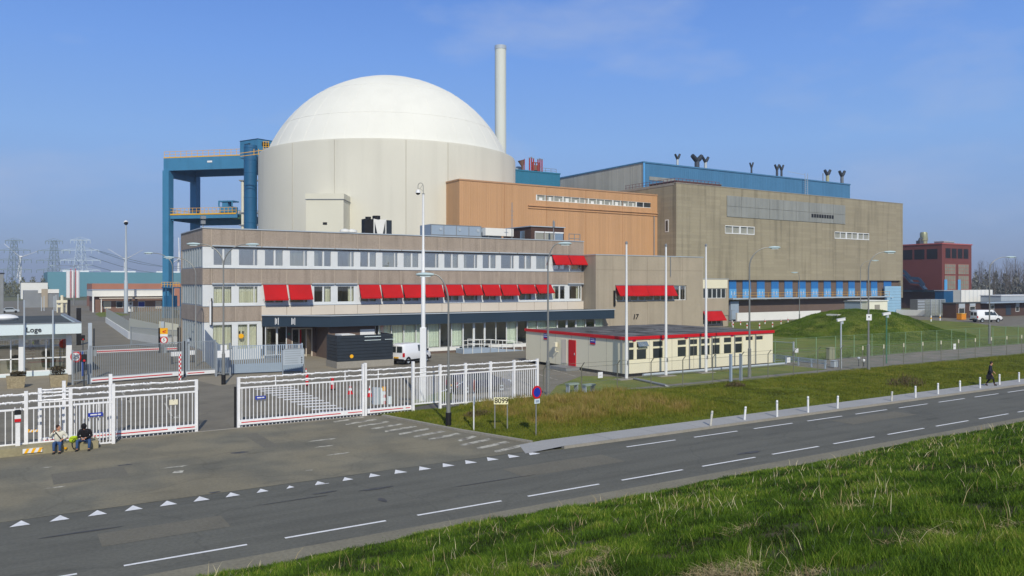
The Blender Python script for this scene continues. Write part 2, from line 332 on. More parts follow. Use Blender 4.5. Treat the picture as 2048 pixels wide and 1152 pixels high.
# ladder hatching on the drive inside the gate
mk = MB(); A0, A1 = G(500,775), G(655,831); B0, B1 = G(578,771), G(712,828)
for k in range(13):
    t = k/12; a, b = A0.lerp(A1, t), B0.lerp(B1, t); mk.quad((a.x,a.y-.17,.006),(b.x,b.y-.17,.006),(b.x,b.y+.25,.006),(a.x,a.y+.25,.006))
struct('ladder_hatching', mk, m_paint, parent=road); mk = MB()
for p, q in (((240,780),(262,806)),((330,806),(346,838)),((1100,738),(1152,753)),((1128,733),(1180,747)),((1075,748),(1115,760)),((1150,727),(1215,744))):
    a, b = G(*p), G(*q); d = (b-a).normalized()*.06; n = Vector((-d.y, d.x, 0)); mk.quad(*[(v.x,v.y,.006) for v in (a-n,b-n,b+n,a+n)])
struct('yard_markings', mk, m_worn)
mk = MB()
for k in range(6):
    q = k/6; a, b = G(246,774).lerp(G(384,765), q), G(246,774).lerp(G(384,765), q+.085); o_ = Vector((.25,.75,0)); mk.quad((a.x,a.y,.006),(b.x,b.y,.006),(b.x+o_.x-.5,b.y+o_.y,.006),(a.x+o_.x-.5,a.y+o_.y,.006))
for px, py in ((252,800),(337,795),(352,836)): a = G(px,py); mk.quad((a.x-.3,a.y,.006),(a.x+.25,a.y-.2,.006),(a.x+.3,a.y+.9,.006),(a.x,a.y+.6,.006))
struct('block_marking', mk, m_worn, parent=road)
m_pave = mat('beige_paving', lin(146,138,120), .92, var=.1, scale=.5, fine=.12, brick=(.3,.3,.012,.88))
struct('pavement', flat([G(-150,812), G(-150,752), G(141,752), G(146,771), G(118,783)], .004), m_pave)
struct('pavement', flat([G(392,761), G(440,772), G(640,748), G(705,731), G(668,722), G(640,709), G(612,709), G(606,742), G(461,751), G(400,754)], .004), m_pave)
# path with kerb
pb = MB()
for k in range(68):
    x = 21.7+k*3.0; pb.box(x, x+2.97, 29.78, 31.42, -.02, .1)
pb.quad((19.6,29.72,.009),(21.7,29.78,.1),(21.7,31.42,.1),(20.4,31.5,.012))
struct('path', pb, m_path)
struct('kerb', MB().box(21.7, 225, 29.66, 29.775, -.02, .115), m_kerb)
kb = MB()
for p, q in (((21.2,31.62),(19.75,36.3)),((19.75,36.3),(18.25,42.6))): kb.beam(p+(.03,), q+(.03,), .16, .12)
struct('kerb', kb, m_kerb)
g0, g1 = G(395,866), G(476,853)
struct('gate_rail', MB().box(4.0, 17.6, 43.05, 43.17, -.01, .02), m_kerb)
def hn(x, y): return math.sin(x*.9+1.3*math.sin(y*.7))*.5+math.sin(y*1.7+x*.37)*.3+math.sin(x*2.9+y*2.1)*.2
def vleft(y): return 21.45 if y < 31.6 else (21.3+(19.85-21.3)*(y-31.6)/4.7 if y < 36.3 else 19.85+(18.35-19.85)*(y-36.3)/6.8)
def verge_z(x, y):
    t = (y-31.45)/11.7; ed = min(1, max(0, (x-vleft(y))/4)); 
    return .03+ed*(.16*math.sin(math.pi*min(1, max(0, t)))+.06*hn(x, y)*math.sin(math.pi*min(1, max(0, t))))
def grid(fx, nx, ys, zf):
    b = MB(); V = []; 
    for j, y in enumerate(ys):
        for i in range(nx+1):
            x = fx(i/nx, y); V.append((x, y, zf(x, y)))
    n = nx+1; return b.add(V, [(j*n+i, j*n+i+1, (j+1)*n+i+1, (j+1)*n+i) for j in range(len(ys)-1) for i in range(nx)])
vg = grid(lambda t, y: vleft(y)+(230-vleft(y))*t**2.2, 240, [31.43+i*.4 for i in range(31)], verge_z)
struct('verge_soil', vg, m_lawn, smooth=True)
def dike_z(x, y):
    t = max(0, 21.9+.25*hn(x*.6, 3)-y); return -.05+.272*t+.05*hn(x*1.3, y*1.3)*min(1, t/1.5) if y > 0 else 5.95+.05*hn(x, y)
dg = grid(lambda t, y: -45+365*t**1.5 if True else 0, 420, [22.3-i*.3 for i in range(75)]+[-1,-4,-9,-20], dike_z)
struct('dike', dg, m_dirt, smooth=True)
# lawns inside the fence
def lawn(pts, z=.012): return struct('lawn', flat(pts, z), m_lawn)
lawn([G(1096,792), G(1113,772), G(1163,752), (42,50.5), (42,49.3), (61.5,49.3), (61.5,44.6), (34,44.2)])
lawn([(61.5,50.6), (250,50.2), G(2048,655), G(1990,652), G(1940,645), G(1850,640), (150,108), (112,110), (108,97), (61.5,66)])
lawn([G(905,775), G(905,800), G(828,815), G(822,803)], .01)
lawn([G(200,634), G(262,630), G(205,622), G(190,628)], .012)
struct('gravel_track', flat([(30,43.15), (260,43.15), (260,50.3), (61.5,50.6), (61.5,44.8), (40,44.4), (30,44.6)], .008), m_gravel)
struct('inner_road', flat([G(1850,640), G(1940,645), G(1990,652), G(2048,655), (300,66), (300,110), (175,110)], .006), m_yard)
# grass mound
mc = AT(1722, 122); b = MB(); V = []; F = []; nr, na = 14, 48
for i in range(nr+1):
    r = i/nr
    for k in range(na):
        a = 6.28318*k/na; rr = r*(1+.06*math.sin(3*a+1)); x = mc.x+17.5*rr*math.cos(a)*1.0; y = mc.y+15.5*rr*math.sin(a)
        V.append((x, y, .014+3.55*(math.cos(math.pi*min(1, max(0, (r-.12)/.88)))*.5+.5)))
for i in range(nr): F += [(i*na+k, i*na+(k+1) % na, (i+1)*na+(k+1) % na, (i+1)*na+k) for k in range(na)]
struct('grass_mound', b.add(V, F), m_lawn, smooth=True)
struct('distant_land', MB().prism([(-1900,1300,-.02),(-900,2000,-.02),(1500,2300,-.02),(2900,1300,-.02),(2900,1400,-.02),(1500,2450,-.02),(-900,2150,-.02),(-1900,1400,-.02)], (0,0,9)), m_land)

# ================================================================== REACTOR
RC = Vector((65.9, 150.2, 0)); RR = 25.6
t = thing('reactor_building', 'round grey concrete reactor building under a large white dome', 'reactor building', RC)
build('cylinder_wall', MB().lathe([(RR,0),(RR,32.3),(RR-.15,32.7),(RR-2.6,32.75)], 128), m_cyl, t, True)
dr = 24.2; dh = 16.7; SR = (dr*dr+dh*dh)/(2*dh); zc = 32.6+dh-SR
prof = []; a0 = math.asin(dr/SR)
for i in range(33):
    a = a0*(1-i/32); prof.append((max(.01, SR*math.sin(a)), zc+SR*math.cos(a)))
dome = build('dome', MB().lathe(prof, 128), m_dome, t, True)
camang = math.atan2(-RC.y, -RC.x)
def dpt(a, az, k=1.0004): return (SR*k*math.sin(a)*math.cos(az), SR*k*math.sin(a)*math.sin(az), zc+SR*k*math.cos(a))
sb = MB()
for j in range(18):
    az = camang+.012+j*6.28318/18; sb.tube([dpt(a0*(1-i/14*(1.0 if j % 2 == 0 else .56)), az) for i in range(15)], .026, 4)
for j in range(36):
    if j % 2: az = camang+.012+j*6.28318/36; sb.tube([dpt(a0*(1-i/8*.5), az) for i in range(9)], .022, 4)
for q in (.5, .79, .2): sb.tube([dpt(a0*(1-q), 6.28318*k/96) for k in range(97)], .028, 4)
build('seams', sb, m_seam, dome)
sb = MB()
for px in (585, 669, 812, 896):
    al = math.atan((px-CX)/F_PX)+YAW; d = Vector((math.sin(al), math.cos(al))); bb = d.x*RC.x+d.y*RC.y; tt = bb-math.sqrt(max(0, bb*bb-(RC.x**2+RC.y**2)+RR*RR))
    p = Vector((d.x*tt-RC.x, d.y*tt-RC.y, 0)); sb.beam((p.x,p.y,3), (p.x,p.y,32.5), .09, .09)
build('vertical_joints', sb, m_cyls, t)
# lift shaft box on the cylinder
bp_ = AT(650, 131.5); bx = thing('stair_enclosure', 'pale clad box standing against the front of the round reactor wall', 'enclosure', bp_, -YAW)
bs_ = 131.5/F_PX; zt = ZD(387, 131.5); xa_, xb_ = (612-650)*bs_, (687-650)*bs_
build('shaft', MB().box(xa_, xb_, 0, 9, 0, zt-.9), m_box, bx); build('cap', MB().box(xa_-.1, xb_+.1, -.1, 9.1, zt-.9, zt), m_box, bx)
build('cap_joint', MB().box(xa_-.13, xb_+.13, -.13, 9.12, zt-1.0, zt-.9), m_grey, bx); vz = ZD(447, 131.5); build('vent', MB().box(-.35, .35, -.05, .02, vz-.2, vz+.2), m_black, bx)
# exhaust stack
sp = AT(1001, 180.5); t = thing('exhaust_stack', 'tall plain grey cylindrical exhaust stack rising behind the white dome', 'stack', sp)
zt = ZD(92, 180.5); build('shaft', MB().lathe([(1.3,0),(1.27,zt-.9)], 32), mat('stack_grey', lin(206,210,200), .7, var=.03, scale=.1), t, True)
build('rim', MB().lathe([(1.27,zt-.9),(1.33,zt-.85),(1.33,zt),(1.1,zt),(1.1,zt-1.5)], 32), m_lgrey, t, True)

# ================================================================== PEACH HALL, TURBINE HALL, BLUE HALL
def openings_wall(X0, X1, Y, z0, z1, holes, th=.4):
    """front wall slab (outer face at Y, thickness th behind) with rectangular holes [(xa,xb,za,zb)], all in one row grid"""
    b = MB(); xs = sorted(set([X0, X1]+[h[0] for h in holes]+[h[1] for h in holes])); zs = sorted(set([z0, z1]+[h[2] for h in holes]+[h[3] for h in holes]))
    for i in range(len(xs)-1):
        run = None
        for j in range(len(zs)-1):
            cx, cz = (xs[i]+xs[i+1])/2, (zs[j]+zs[j+1])/2
            solid = not any(h[0] < cx < h[1] and h[2] < cz < h[3] for h in holes)
            if solid: run = (run[0], zs[j+1]) if run else (zs[j], zs[j+1])
            if (not solid or j == len(zs)-2) and run:
                b.quad((xs[i],Y,run[0]),(xs[i+1],Y,run[0]),(xs[i+1],Y,run[1]),(xs[i],Y,run[1])); run = None
    for (a, c, e, f) in holes:
        b.quad((a,Y,e),(a,Y+th,e),(a,Y+th,f),(a,Y,f)); b.quad((c,Y,e),(c,Y+th,e),(c,Y+th,f),(c,Y,f))
        b.quad((a,Y,e),(c,Y,e),(c,Y+th,e),(a,Y+th,e)); b.quad((a,Y,f),(c,Y,f),(c,Y+th,f),(a,Y+th,f))
    return b
def body(b, X0, X1, Y0, Y1, z0, z1):      # sides, back, top of a block whose front is made separately
    return b.quad((X0,Y0,z0),(X0,Y1,z0),(X0,Y1,z1),(X0,Y0,z1)).quad((X1,Y0,z0),(X1,Y1,z0),(X1,Y1,z1),(X1,Y0,z1)).quad((X0,Y1,z0),(X1,Y1,z0),(X1,Y1,z1),(X0,Y1,z1)).quad((X0,Y0,z1),(X1,Y0,z1),(X1,Y1,z1),(X0,Y1,z1))
# turbine hall
TX0, TX1, TY = 110.9, 187.6, 114.5; TZ = 27.45
t = thing('turbine_hall', 'huge windowless grey-brown concrete hall with a row of blue doors at its foot', 'industrial hall', (TX0, TY, 0))
bx0 = FY(1457, TY); bx1 = TX1-.9
holes = [(bx0, bx1, 4.7, 8.45)]
def rowwin(p0, p1, yt, yb_, Yp):
    return (FY(p0, Yp), FY(p1, Yp), ZY(p0, yb_, Yp), ZY(p0, yt, Yp))
h1 = rowwin(1450, 1509, 450.5, 467, TY); h2 = rowwin(1669, 1738, 463, 477, TY); holes += [h1, h2]
b = openings_wall(TX0, TX1, TY, 4.2, TZ, holes, .6); body(b, TX0, TX1, TY, 175, 4.2, TZ-.35)
for (q, r) in (((TX0,TY,TZ),(TX1,TY,TZ)), ): pass
b.box(TX0, TX1, TY+.02, TY+.5, TZ-.36, TZ-.004)
w_ = build('wall', b, m_turb, t, world=True)
build('coping', MB().box(TX0-.06, TX1+.06, TY-.07, TY+.6, TZ, TZ+.14).box(TX0-.06, TX0+.5, TY+.6, 175, TZ-.35, TZ+.13), m_kerb, t, world=True)
build('roof', MB().box(TX0+.5, TX1, TY+.6, 174.9, TZ-.36, TZ-.3), m_roof, t, world=True)
build('brick_base', MB().box(TX0+.3, TX1-.3, TY+.5, TY+3, 0, 4.2).box(bx0-.5, bx1+.3, TY+.62, TY+1.0, 4.2, 8.6), m_brown, t, world=True)
for hh, n in ((h1, 4), (h2, 6)):
    wv = MB(); L_ = (hh[1]-hh[0])/n
    for k in range(n+1):
        wd = .42 if (k % 2 == 0 and 0 < k < n) else .16; xx = hh[0]+k*L_; wv.box(max(hh[0], xx-wd/2), min(hh[1], xx+wd/2), TY-.04, TY+.2, hh[2], hh[3])
    wv.box(hh[0], hh[1], TY-.06, TY+.22, hh[2], hh[2]+.16).box(hh[0], hh[1], TY-.06, TY+.22, hh[3]-.14, hh[3])
    f = build('window', wv, m_white, t, world=True); build('pane', MB().box(hh[0]+.02, hh[1]-.02, TY+.22, TY+.26, hh[2]+.02, hh[3]-.02), m_glassg, f, world=True)
pb = MB(); lx0, lx1 = FY(1453, TY), FY(1690, TY); lz1, lz0 = ZY(1453, 391, TY), ZY(1453, 433, TY); npan = 9
for k in range(npan):
    a = lx0+(lx1-lx0)*k/npan; c = lx0+(lx1-lx0)*(k+1)/npan
    pb.box(a+.04, c-.04, TY-.12, TY-.02, lz0, (lz0+lz1)/2-.03).box(a+.04, c-.04, TY-.12, TY-.02, (lz0+lz1)/2+.03, lz1)
build('louvre_panels', pb, m_louv, t, world=True)
b = MB(); 
for k in range(9): b.box(FY(1622, TY)+k*.9, FY(1622, TY)+k*.9+.66, TY-.16, TY-.12, ZY(1640, 436, TY), ZY(1640, 429, TY))
build('vent_grille', b, m_black, t, world=True)
sw = TX0; lz = ZD(452, 158); ly = 117.0
f = build('side_window', MB().box(TX0-.05, TX0-.0, ly-.45, ly+.55, lz-1.2, lz+1.3), m_whitew, t, world=True)
build('pane', MB().box(TX0-.08, TX0-.05, ly-.25, ly+.35, lz-1.0, lz+1.1), m_glassd, f, world=True)
doorpx = [(500,572),(638,722),(785,862),(932,1006),(1067,1147),(1208,1282),(1340,1410),(1470,1540),(1597,1662),(1722,1785),(1848,1903),(1953,2015),(2083,2160)]
for a, c in doorpx:
    a, c = FY(1360+a/5.12, TY+.62), FY(1360+c/5.12, TY+.62)
    d = build('blue_door', MB().box(a, c, TY+.50, TY+.612, 6.6, 8.45), m_bdoor, t, world=True)
    lb = MB().box(a, (a+c)/2-.02, TY+.46, TY+.612, 4.7, 6.58).box((a+c)/2+.02, c, TY+.46, TY+.612, 4.7, 6.58); build('door_leaf', lb, m_bdoorl, d, world=True)
    build('handle', MB().box((a+c)/2-.5, (a+c)/2-.4, TY+.42, TY+.46, 5.3, 6.1).box((a+c)/2+.4, (a+c)/2+.5, TY+.42, TY+.46, 5.3, 6.1), m_fasc, d, world=True)
    build('lintel_lamp', MB().box((a+c)/2-.25, (a+c)/2+.25, TY-.85, TY-.6, 4.32, 4.41), m_white, t, world=True)
gx1 = FY(1770, TY)
build('gallery', MB().box(bx0, gx1, TY-1.2, TY+.45, 4.42, 4.68), m_lgrey, t, world=True)
rb = MB()
for z in (5.2, 5.75): rb.beam((bx0,TY-1.15,z), (gx1,TY-1.15,z), .05)
for k in range(31): x = bx0+(gx1-bx0)*k/30; rb.beam((x,TY-1.15,4.68), (x,TY-1.15,5.75), .04)
build('gallery_railing', rb, m_yel, t, world=True)
a, c = FY(1770, TY-.3), FY(1802, TY-.3)
rd = MB(); zz = .1
while zz < 7.0: rd.box(a, c, TY-.32, TY-.1, zz, zz+.66); zz += .7
build('roller_door', rd, mat('pale_blue_door', lin(150,190,215), .5, var=.05), t, world=True)
build('grey_doors', MB().box(FY(1462,TY-.1), FY(1478,TY-.1), TY-.05, TY+.45, .1, 4.0).box(FY(1694,TY), FY(1708,TY), TY+.2, TY+.46, 0, 3.9), m_slat, t, world=True)
# white plinth walls
t = thing('plinth_wall', 'long low white wall along the foot of the turbine hall', 'low wall', (124,112.5,0)); build('wall', MB().box(FY(1473,112.5), FY(1640,112.5), 112.3, 112.7, 0, 1.7), m_whitew, t, world=True)
t = thing('plinth_wall', 'short white retaining wall right of the grass mound', 'low wall', G(1795,632)); a = G(1793,630); c = G(1858,632); build('wall', MB().beam(a+Vector((0,0,.6)), c+Vector((0,0,.6)), .4, 1.5), m_whitew, t, world=True)
# blue upper hall
BX0, BY0 = 116.3, 130; BZ = 33.9; BX1 = FY(1700, BY0)
t = thing('upper_hall', 'blue and grey metal clad hall rising behind the turbine hall roof', 'industrial hall', (BX0, BY0, 0))
build('blue_front', MB().quad((BX0,BY0,27),(BX1,BY0,27),(BX1,BY0,BZ),(BX0,BY0,BZ)).quad((BX1,BY0,27),(BX1,165,27),(BX1,165,BZ),(BX1,BY0,BZ)), m_blue, t, world=True)
build('grey_side', MB().quad((BX0,BY0,20),(BX0,165,20),(BX0,165,BZ),(BX0,BY0,BZ)).quad((BX0,165,20),(BX1,165,20),(BX1,165,BZ),(BX0,165,BZ)), m_galv, t, world=True)
build('roof', MB().box(BX0+.2, BX1-.2, BY0+.2, 164.8, BZ-.3, BZ-.1), m_roof, t, world=True)
build('roof_edge', MB().box(BX0-.15, BX1+.1, BY0-.15, BY0+.2, BZ-.05, BZ+.25).box(BX0-.15, BX0+.2, BY0+.2, 165, BZ-.05, BZ+.25), m_blue, t, world=True)
build('corner_trim', MB().box(BX0-.12, BX0+.35, BY0-.12, BY0-.01, 27.2, BZ-.06), m_bdoorl, t, world=True)
bb = MB(); a = FY(1298, BY0); c = FY(1350, BY0); bb.box(a, c, BY0-.1, BY0-.02, 30.2, 31.0); build('louvre_strip', bb, m_louv, t, world=True)
def yvent(px, ytop, ybot, col, wd, nm):
    D = None; Yp = BY0+3; X = FY(px, Yp); z1, z0 = ZY(px, ytop, Yp), BZ-.2
    o = thing('roof_vent', nm, 'roof vent', (X, Yp, z0), group='forked exhaust vents on the blue hall roof')
    build('pipe', MB().cyl((0,0), 0, (z1-z0)*.72, wd*.5, n=14), col, o, True)
    build('fork', MB().tube([(0,0,(z1-z0)*.68),(-wd*.75,0,(z1-z0)*.86),(-wd*1.35,0,(z1-z0))], [wd*.5,wd*.48,wd*.42], 12).tube([(0,0,(z1-z0)*.68),(wd*.75,0,(z1-z0)*.86),(wd*1.35,0,(z1-z0)*1.04)], [wd*.5,wd*.48,wd*.42], 12), m_char, o, True)
m_vent = mat('vent_pale', lin(205,212,210), .4, metal=.4, var=.1); m_ventd = mat('vent_dark', lin(66,74,84), .5, var=.1)
for a in ((1355,309,0,m_vent,.55,'pale forked vent pipe, leftmost on the blue hall roof'),(1394,312,0,m_ventd,1.15,'thick dark forked vent pipe near the left end of the blue roof'),(1411,315,0,m_vent,.7,'pale forked vent pipe just right of the thick dark one'),
    (1503,326,0,m_ventd,.45,'thin dark forked vent pipe standing alone mid roof'),(1554,330,0,m_ventd,.6,'left one of two close dark forked vent pipes'),(1563,331,0,m_ventd,.55,'right one of two close dark forked vent pipes'),
    (1655,341,0,mat('vent_olive', lin(170,168,130), .5),.85,'olive forked vent pipe near the right end of the blue roof'),(1684,343,0,mat('vent_grey', lin(110,116,120), .5),.85,'grey forked vent pipe, rightmost on the blue hall roof')): yvent(*a)
t = thing('antenna_mast', 'thin grey antenna mast on the blue hall roof beside the olive vent', 'mast', (FY(1646,BY0+2), BY0+2, BZ-.2)); build('pole', MB().cyl((0,0), 0, 2.9, .12), m_grey, t)
t = thing('access_ladder', 'light metal ladder frame leaning on the blue hall front', 'ladder', (FY(1612,BY0-1), BY0-1.1, 27.4))
b = MB(); 
for s in (-.5, .5): b.beam((s,0,0), (s,0,8.0), .1)
for k in range(14): b.beam((-.5,0,.5+k*.52), (.5,0,.5+k*.52), .05)
b.beam((-.5,0,7.6), (-7,0,7.9), .07); build('frame', b, m_lgrey, t)
# parapet railing and brown plant on the turbine roof
t = thing('roof_railing', 'dark red railing around the left end of the turbine hall roof', 'railing', (TX0+.8, TY+1.2, TZ)); b = MB()
for z in (.6, 1.15): b.beam((0,0,z), (12.5,0,z), .07).beam((0,0,z), (0,15,z), .07)
for k in range(13): b.beam((k*1.04,0,-.3), (k*1.04,0,1.15), .07)
for k in range(1, 15): b.beam((0,k*1.05,-.3), (0,k*1.05,1.15), .07)
build('rails', b, mat('rail_maroon', lin(120,84,84), .6), t)
t = thing('roof_plant_room', 'low dark brown plant room on the turbine hall roof', 'plant room', (TX0+4, TY+4, TZ-.3)); build('walls', MB().box(0, 13, 0, 8, 0, 1.5), m_dbrown, t); build('roof_slab', MB().box(-.1, 13.1, -.1, 8.1, 1.5, 1.6), m_grey, t)
# peach hall
PX0, PX1, PY, PZ = 65.4, 110.88, 119.8, 25.4
t = thing('peach_hall', 'peach coloured ribbed metal hall between the dome and the turbine hall', 'industrial hall', (PX0, PY, 0))
wx0, wx1 = FY(1072, PY), FY(1302, PY); wz1, wz0 = ZY(1073, 389, PY), ZY(1073, 400.5, PY)
b = openings_wall(PX0, PX1, PY, 0, PZ, [(wx0, wx1, wz0, wz1)], .35); body(b, PX0, PX1, PY, 150, 0, PZ-.02)
build('wall', b, m_peach, t, world=True)
build('roof_edge', MB().box(PX0-.1, PX1, PY-.1, PY+.25, PZ, PZ+.25).box(PX0-.1, PX0+.25, PY+.25, 150, PZ, PZ+.25), mat('peach_edge', lin(180,140,105), .6), t, world=True)
n = 14; L_ = (wx1-wx0)/n
for k in range(n):
    a, c = wx0+k*L_, wx0+(k+1)*L_; wd = .26 if k % 3 == 0 else .1
    fb = MB().box(a, a+wd, PY+.02, PY+.2, wz0, wz1).box(a+wd, c, PY+.02, PY+.2, wz0, wz0+.08).box(a+wd, c, PY+.02, PY+.2, wz1-.06, wz1)
    f = build('window', fb, m_whitew, t, world=True); build('pane', MB().box(a+wd, c, PY+.2, PY+.24, wz0+.02, wz1-.02), m_glassg if k < 12 else m_glassd, f, world=True)
    if k < 12: build('blind', MB().box(a+wd+.5+.3*(k % 3), c-.5, PY+.12, PY+.16, wz0+.08, wz0+.55+.2*(k % 2)), m_whitew, f, world=True)
build('ledge', MB().box(FY(1056,PY), PX1, PY-.22, PY, wz0-1.1, wz0-.95).box(FY(1056,PY), PX1, PY-.16, PY, wz0-1.55, wz0-1.45), m_peach, t, world=True)
b = MB()
for k in range(1, 5): x = PX0+k*(PX1-PX0)/5; b.box(x-.04, x+.04, PY-.03, PY, 13, PZ)
build('cladding_joints', b, mat('peach_joint', lin(170,126,86), .6), t, world=True)
build('downpipe', MB().cyl((PX1-1.0, PY-.15), 8, wz0-1.6, .1, n=8), m_grey, t, world=True)
# teal box behind
TY2 = 150; tx0, tx1 = FY(1012, TY2), FY(1120, TY2); tz = ZY(1031, 341, TY2)
t = thing('teal_plant_box', 'plain teal clad plant block right of the dome, behind the peach hall', 'plant block', (tx0, TY2, 0)); build('cladding', MB().box(tx0, tx1, TY2, 164, 0, tz), m_teal, t, world=True); build('roof_edge', MB().box(tx0-.1, tx1+.1, TY2-.1, TY2+.2, tz, tz+.3), m_teal, t, world=True)
m_rw = mat('signal_red', lin(160,44,44), .6)
for (px, yt, nm) in ((1059,317,'first'),(1063,316,'second'),(1067,318,'third'),(1076,320,'fourth'),(1080,319,'fifth'),(1084,320,'sixth')):
    X = FY(px, TY2+4); z1 = ZY(px, yt, TY2+4)
    o = thing('roof_flue', 'thin red roof flue, %s from the left in its cluster' % nm, 'flue', (X, TY2+4, tz), group='red flues on the teal block')
    hh = z1-tz; build('pipe', MB().cyl((0,0), 0, hh, .16, n=8), m_rw, o, True); build('cap', MB().cyl((0,0), hh, hh+.25, .2, n=8), m_grey, o, True)
t = thing('flue_frame', 'dark steel frame tied between the thin red flues', 'frame', (FY(1071,TY2+4.4), TY2+4.4, tz)); b = MB()
for z in (1.2, 2.2, 3.0): b.beam((-1.0,0,z), (1.0,0,z), .22)
for s in (-.9, 0, .9): b.beam((s,0,0), (s,0,3.0), .2)
b.box(-.8, .8, -.3, .3, 1.2, 2.4); build('frame', b, mat('rust_steel', lin(128,92,76), .8), t)
t = thing('horn_vent', 'rust red flared vent horn beside the reactor wall', 'vent', (FY(1045,TY2+3), TY2+3, tz)); build('horn', MB().tube([(0,0,0),(0,0,1.6),(-.4,0,3.0)], [.28,.3,.85], 10), mat('rust_steel', (0,0,0,1)), t, True); build('mast', MB().cyl((.55,0), 0, 3.4, .09, n=6), m_rw, t)
t = thing('roof_tank', 'small pale round tank on the teal block against the reactor', 'tank', (FY(1037,TY2+5), TY2+5, tz)); build('tank', MB().lathe([(.01,1.9),(.9,1.7),(.95,0)], 16), m_lgrey, t, True)
t = thing('roof_rail', 'thin grey guard rail on the right of the teal block roof', 'railing', (FY(1095,TY2+2), TY2+2, tz)); b = MB()
for z in (.5, 1.0, 1.5): b.beam((-2,0,z), (2.5,0,z), .07)
for s in (-2, -.5, 1, 2.5): b.beam((s,0,0), (s,0,1.5), .07)
build('rails', b, m_grey, t)

# ================================================================== BLUE GANTRY beside the reactor
al = math.radians(12); fwd = Vector((SN, CS, 0)); rgt = Vector((CS, -SN, 0))
dep = fwd*math.cos(al)+rgt*math.sin(al); lft = dep.cross(Vector((0,0,1)))*-1
P0 = AT(336, 178); Q = lambda a, d, z: P0+(-lft)*a+dep*d+Vector((0,0,z))   # a metres to the right along the beam, d metres away
gz = Q(0,0,0)
t = thing('crane_gantry', 'tall blue steel gantry with yellow railings standing left of the reactor', 'gantry', P0)
zt = ZD(317, 178); zb = ZD(342, 178); L_ = 21.5
def up(a, d, z0, z1, w1, w2): return MB().beam(Q(a,d,z0), Q(a,d,z1), w1, w2, up=dep)
for (a, d) in ((0,0),(0,10.2)): build('leg', up(a, d, 0, zb, 1.55, 1.75), m_steel, t, world=True)
build('leg', up(17.5, 10.2, 14, zb, 1.1, 1.1), m_steel, t, world=True)
build('girder', MB().beam(Q(-.8,0,(zt+zb)/2), Q(L_,0,(zt+zb)/2), .9, zt-zb), m_steel, t, world=True)
build('girder', MB().beam(Q(-.8,10.2,(zt+zb)/2), Q(L_+3,10.2,(zt+zb)/2), .9, zt-zb), m_steel, t, world=True)
build('cross_beam', MB().beam(Q(0,.4,zb+.9), Q(0,9.8,zb+.9), .9, 2.0).beam(Q(0,.4,zb-.6), Q(0,9.8,zb-.6), .9, 1.6), m_steel, t, world=True)
build('deck', MB().beam(Q(-.8,5.1,zt-.25), Q(L_,5.1,zt-.25), 9.3, .2), m_steeld, t, world=True)
build('girder_edge', MB().beam(Q(-.8,-.3,zt+.12), Q(L_-1.5,-.3,zt+.12), .3, .24), m_yel, t, world=True)
def rails(p, q, h, n, wd=.07, levels=(1, .5)):
    b = MB(); p, q = Vector(p), Vector(q)
    for l in levels: b.beam(p+Vector((0,0,h*l)), q+Vector((0,0,h*l)), wd)
    for k in range(n+1): c = p.lerp(q, k/n); b.beam(c, c+Vector((0,0,h)), wd)
    return b
build('railing', rails(Q(-.7,-.3,zt+.2), Q(L_-3,-.3,zt+.2), 1.25, 14, .08), m_yel, t, world=True)
build('railing', rails(Q(-.7,9.8,zt+.2), Q(L_-3,9.8,zt+.2), 1.25, 14, .08), m_yel, t, world=True)
dz = ZD(430, 178)
build('lower_deck', MB().beam(Q(-.5,4.6,dz-.15), Q(17.2,4.6,dz-.15), 9.0, .3).beam(Q(-.5,-.1,dz-.45), Q(17.2,-.1,dz-.45), .3, .9).beam(Q(1,9.3,dz-1.0), Q(17.2,9.3,dz-1.0), .5, 1.5).beam(Q(1.2,0,dz-.9), Q(1.2,9,dz-.9), .3, .9), m_steel, t, world=True)
build('deck_edge', MB().beam(Q(-.6,-.28,dz+.05), Q(17.0,-.28,dz+.05), .14, .3), m_yel, t, world=True)
build('railing', rails(Q(-.5,-.25,dz+.1), Q(17,-.25,dz+.1), 1.3, 18, .08), m_yel, t, world=True)
build('railing', rails(Q(-.5,-.25,dz+.1), Q(-.5,8.8,dz+.1), 1.3, 8, .08), m_yel, t, world=True)
build('railing', rails(Q(2,8.9,dz+.1), Q(17,8.9,dz+.1), 1.3, 12, .08), m_yel, t, world=True)
build('control_cabin', MB().beam(Q(12.2,2,dz+.1+.8), Q(15.4,2,dz+.1+.8), 2.2, 1.6).beam(Q(12.0,2,dz+2.9), Q(15.6,2,dz+2.9), 2.5, .25).beam(Q(12.1,.9,dz+1.7), Q(12.1,.9,dz+2.9), .3).beam(Q(15.3,.9,dz+1.7), Q(15.3,.9,dz+2.9), .3).beam(Q(12.8,2,dz+2.2), Q(14.2,2,dz+2.2), 2.0, 1.2), m_steel, t, world=True)
build('sign_plate', MB().beam(Q(10.1,-.5,(zt+zb)/2+.3), Q(11.3,-.5,(zt+zb)/2+.3), .05, .4), m_white, t, world=True)
build('upper_platform', MB().beam(Q(15.2,1.5,zt-13.6), Q(17.6,1.5,zt-13.6), 2.5, .2), m_green, t, world=True)
build('railing', rails(Q(15.2,.3,zt-13.5), Q(17.6,.3,zt-13.5), 1.6, 3, .09), m_green, t, world=True)
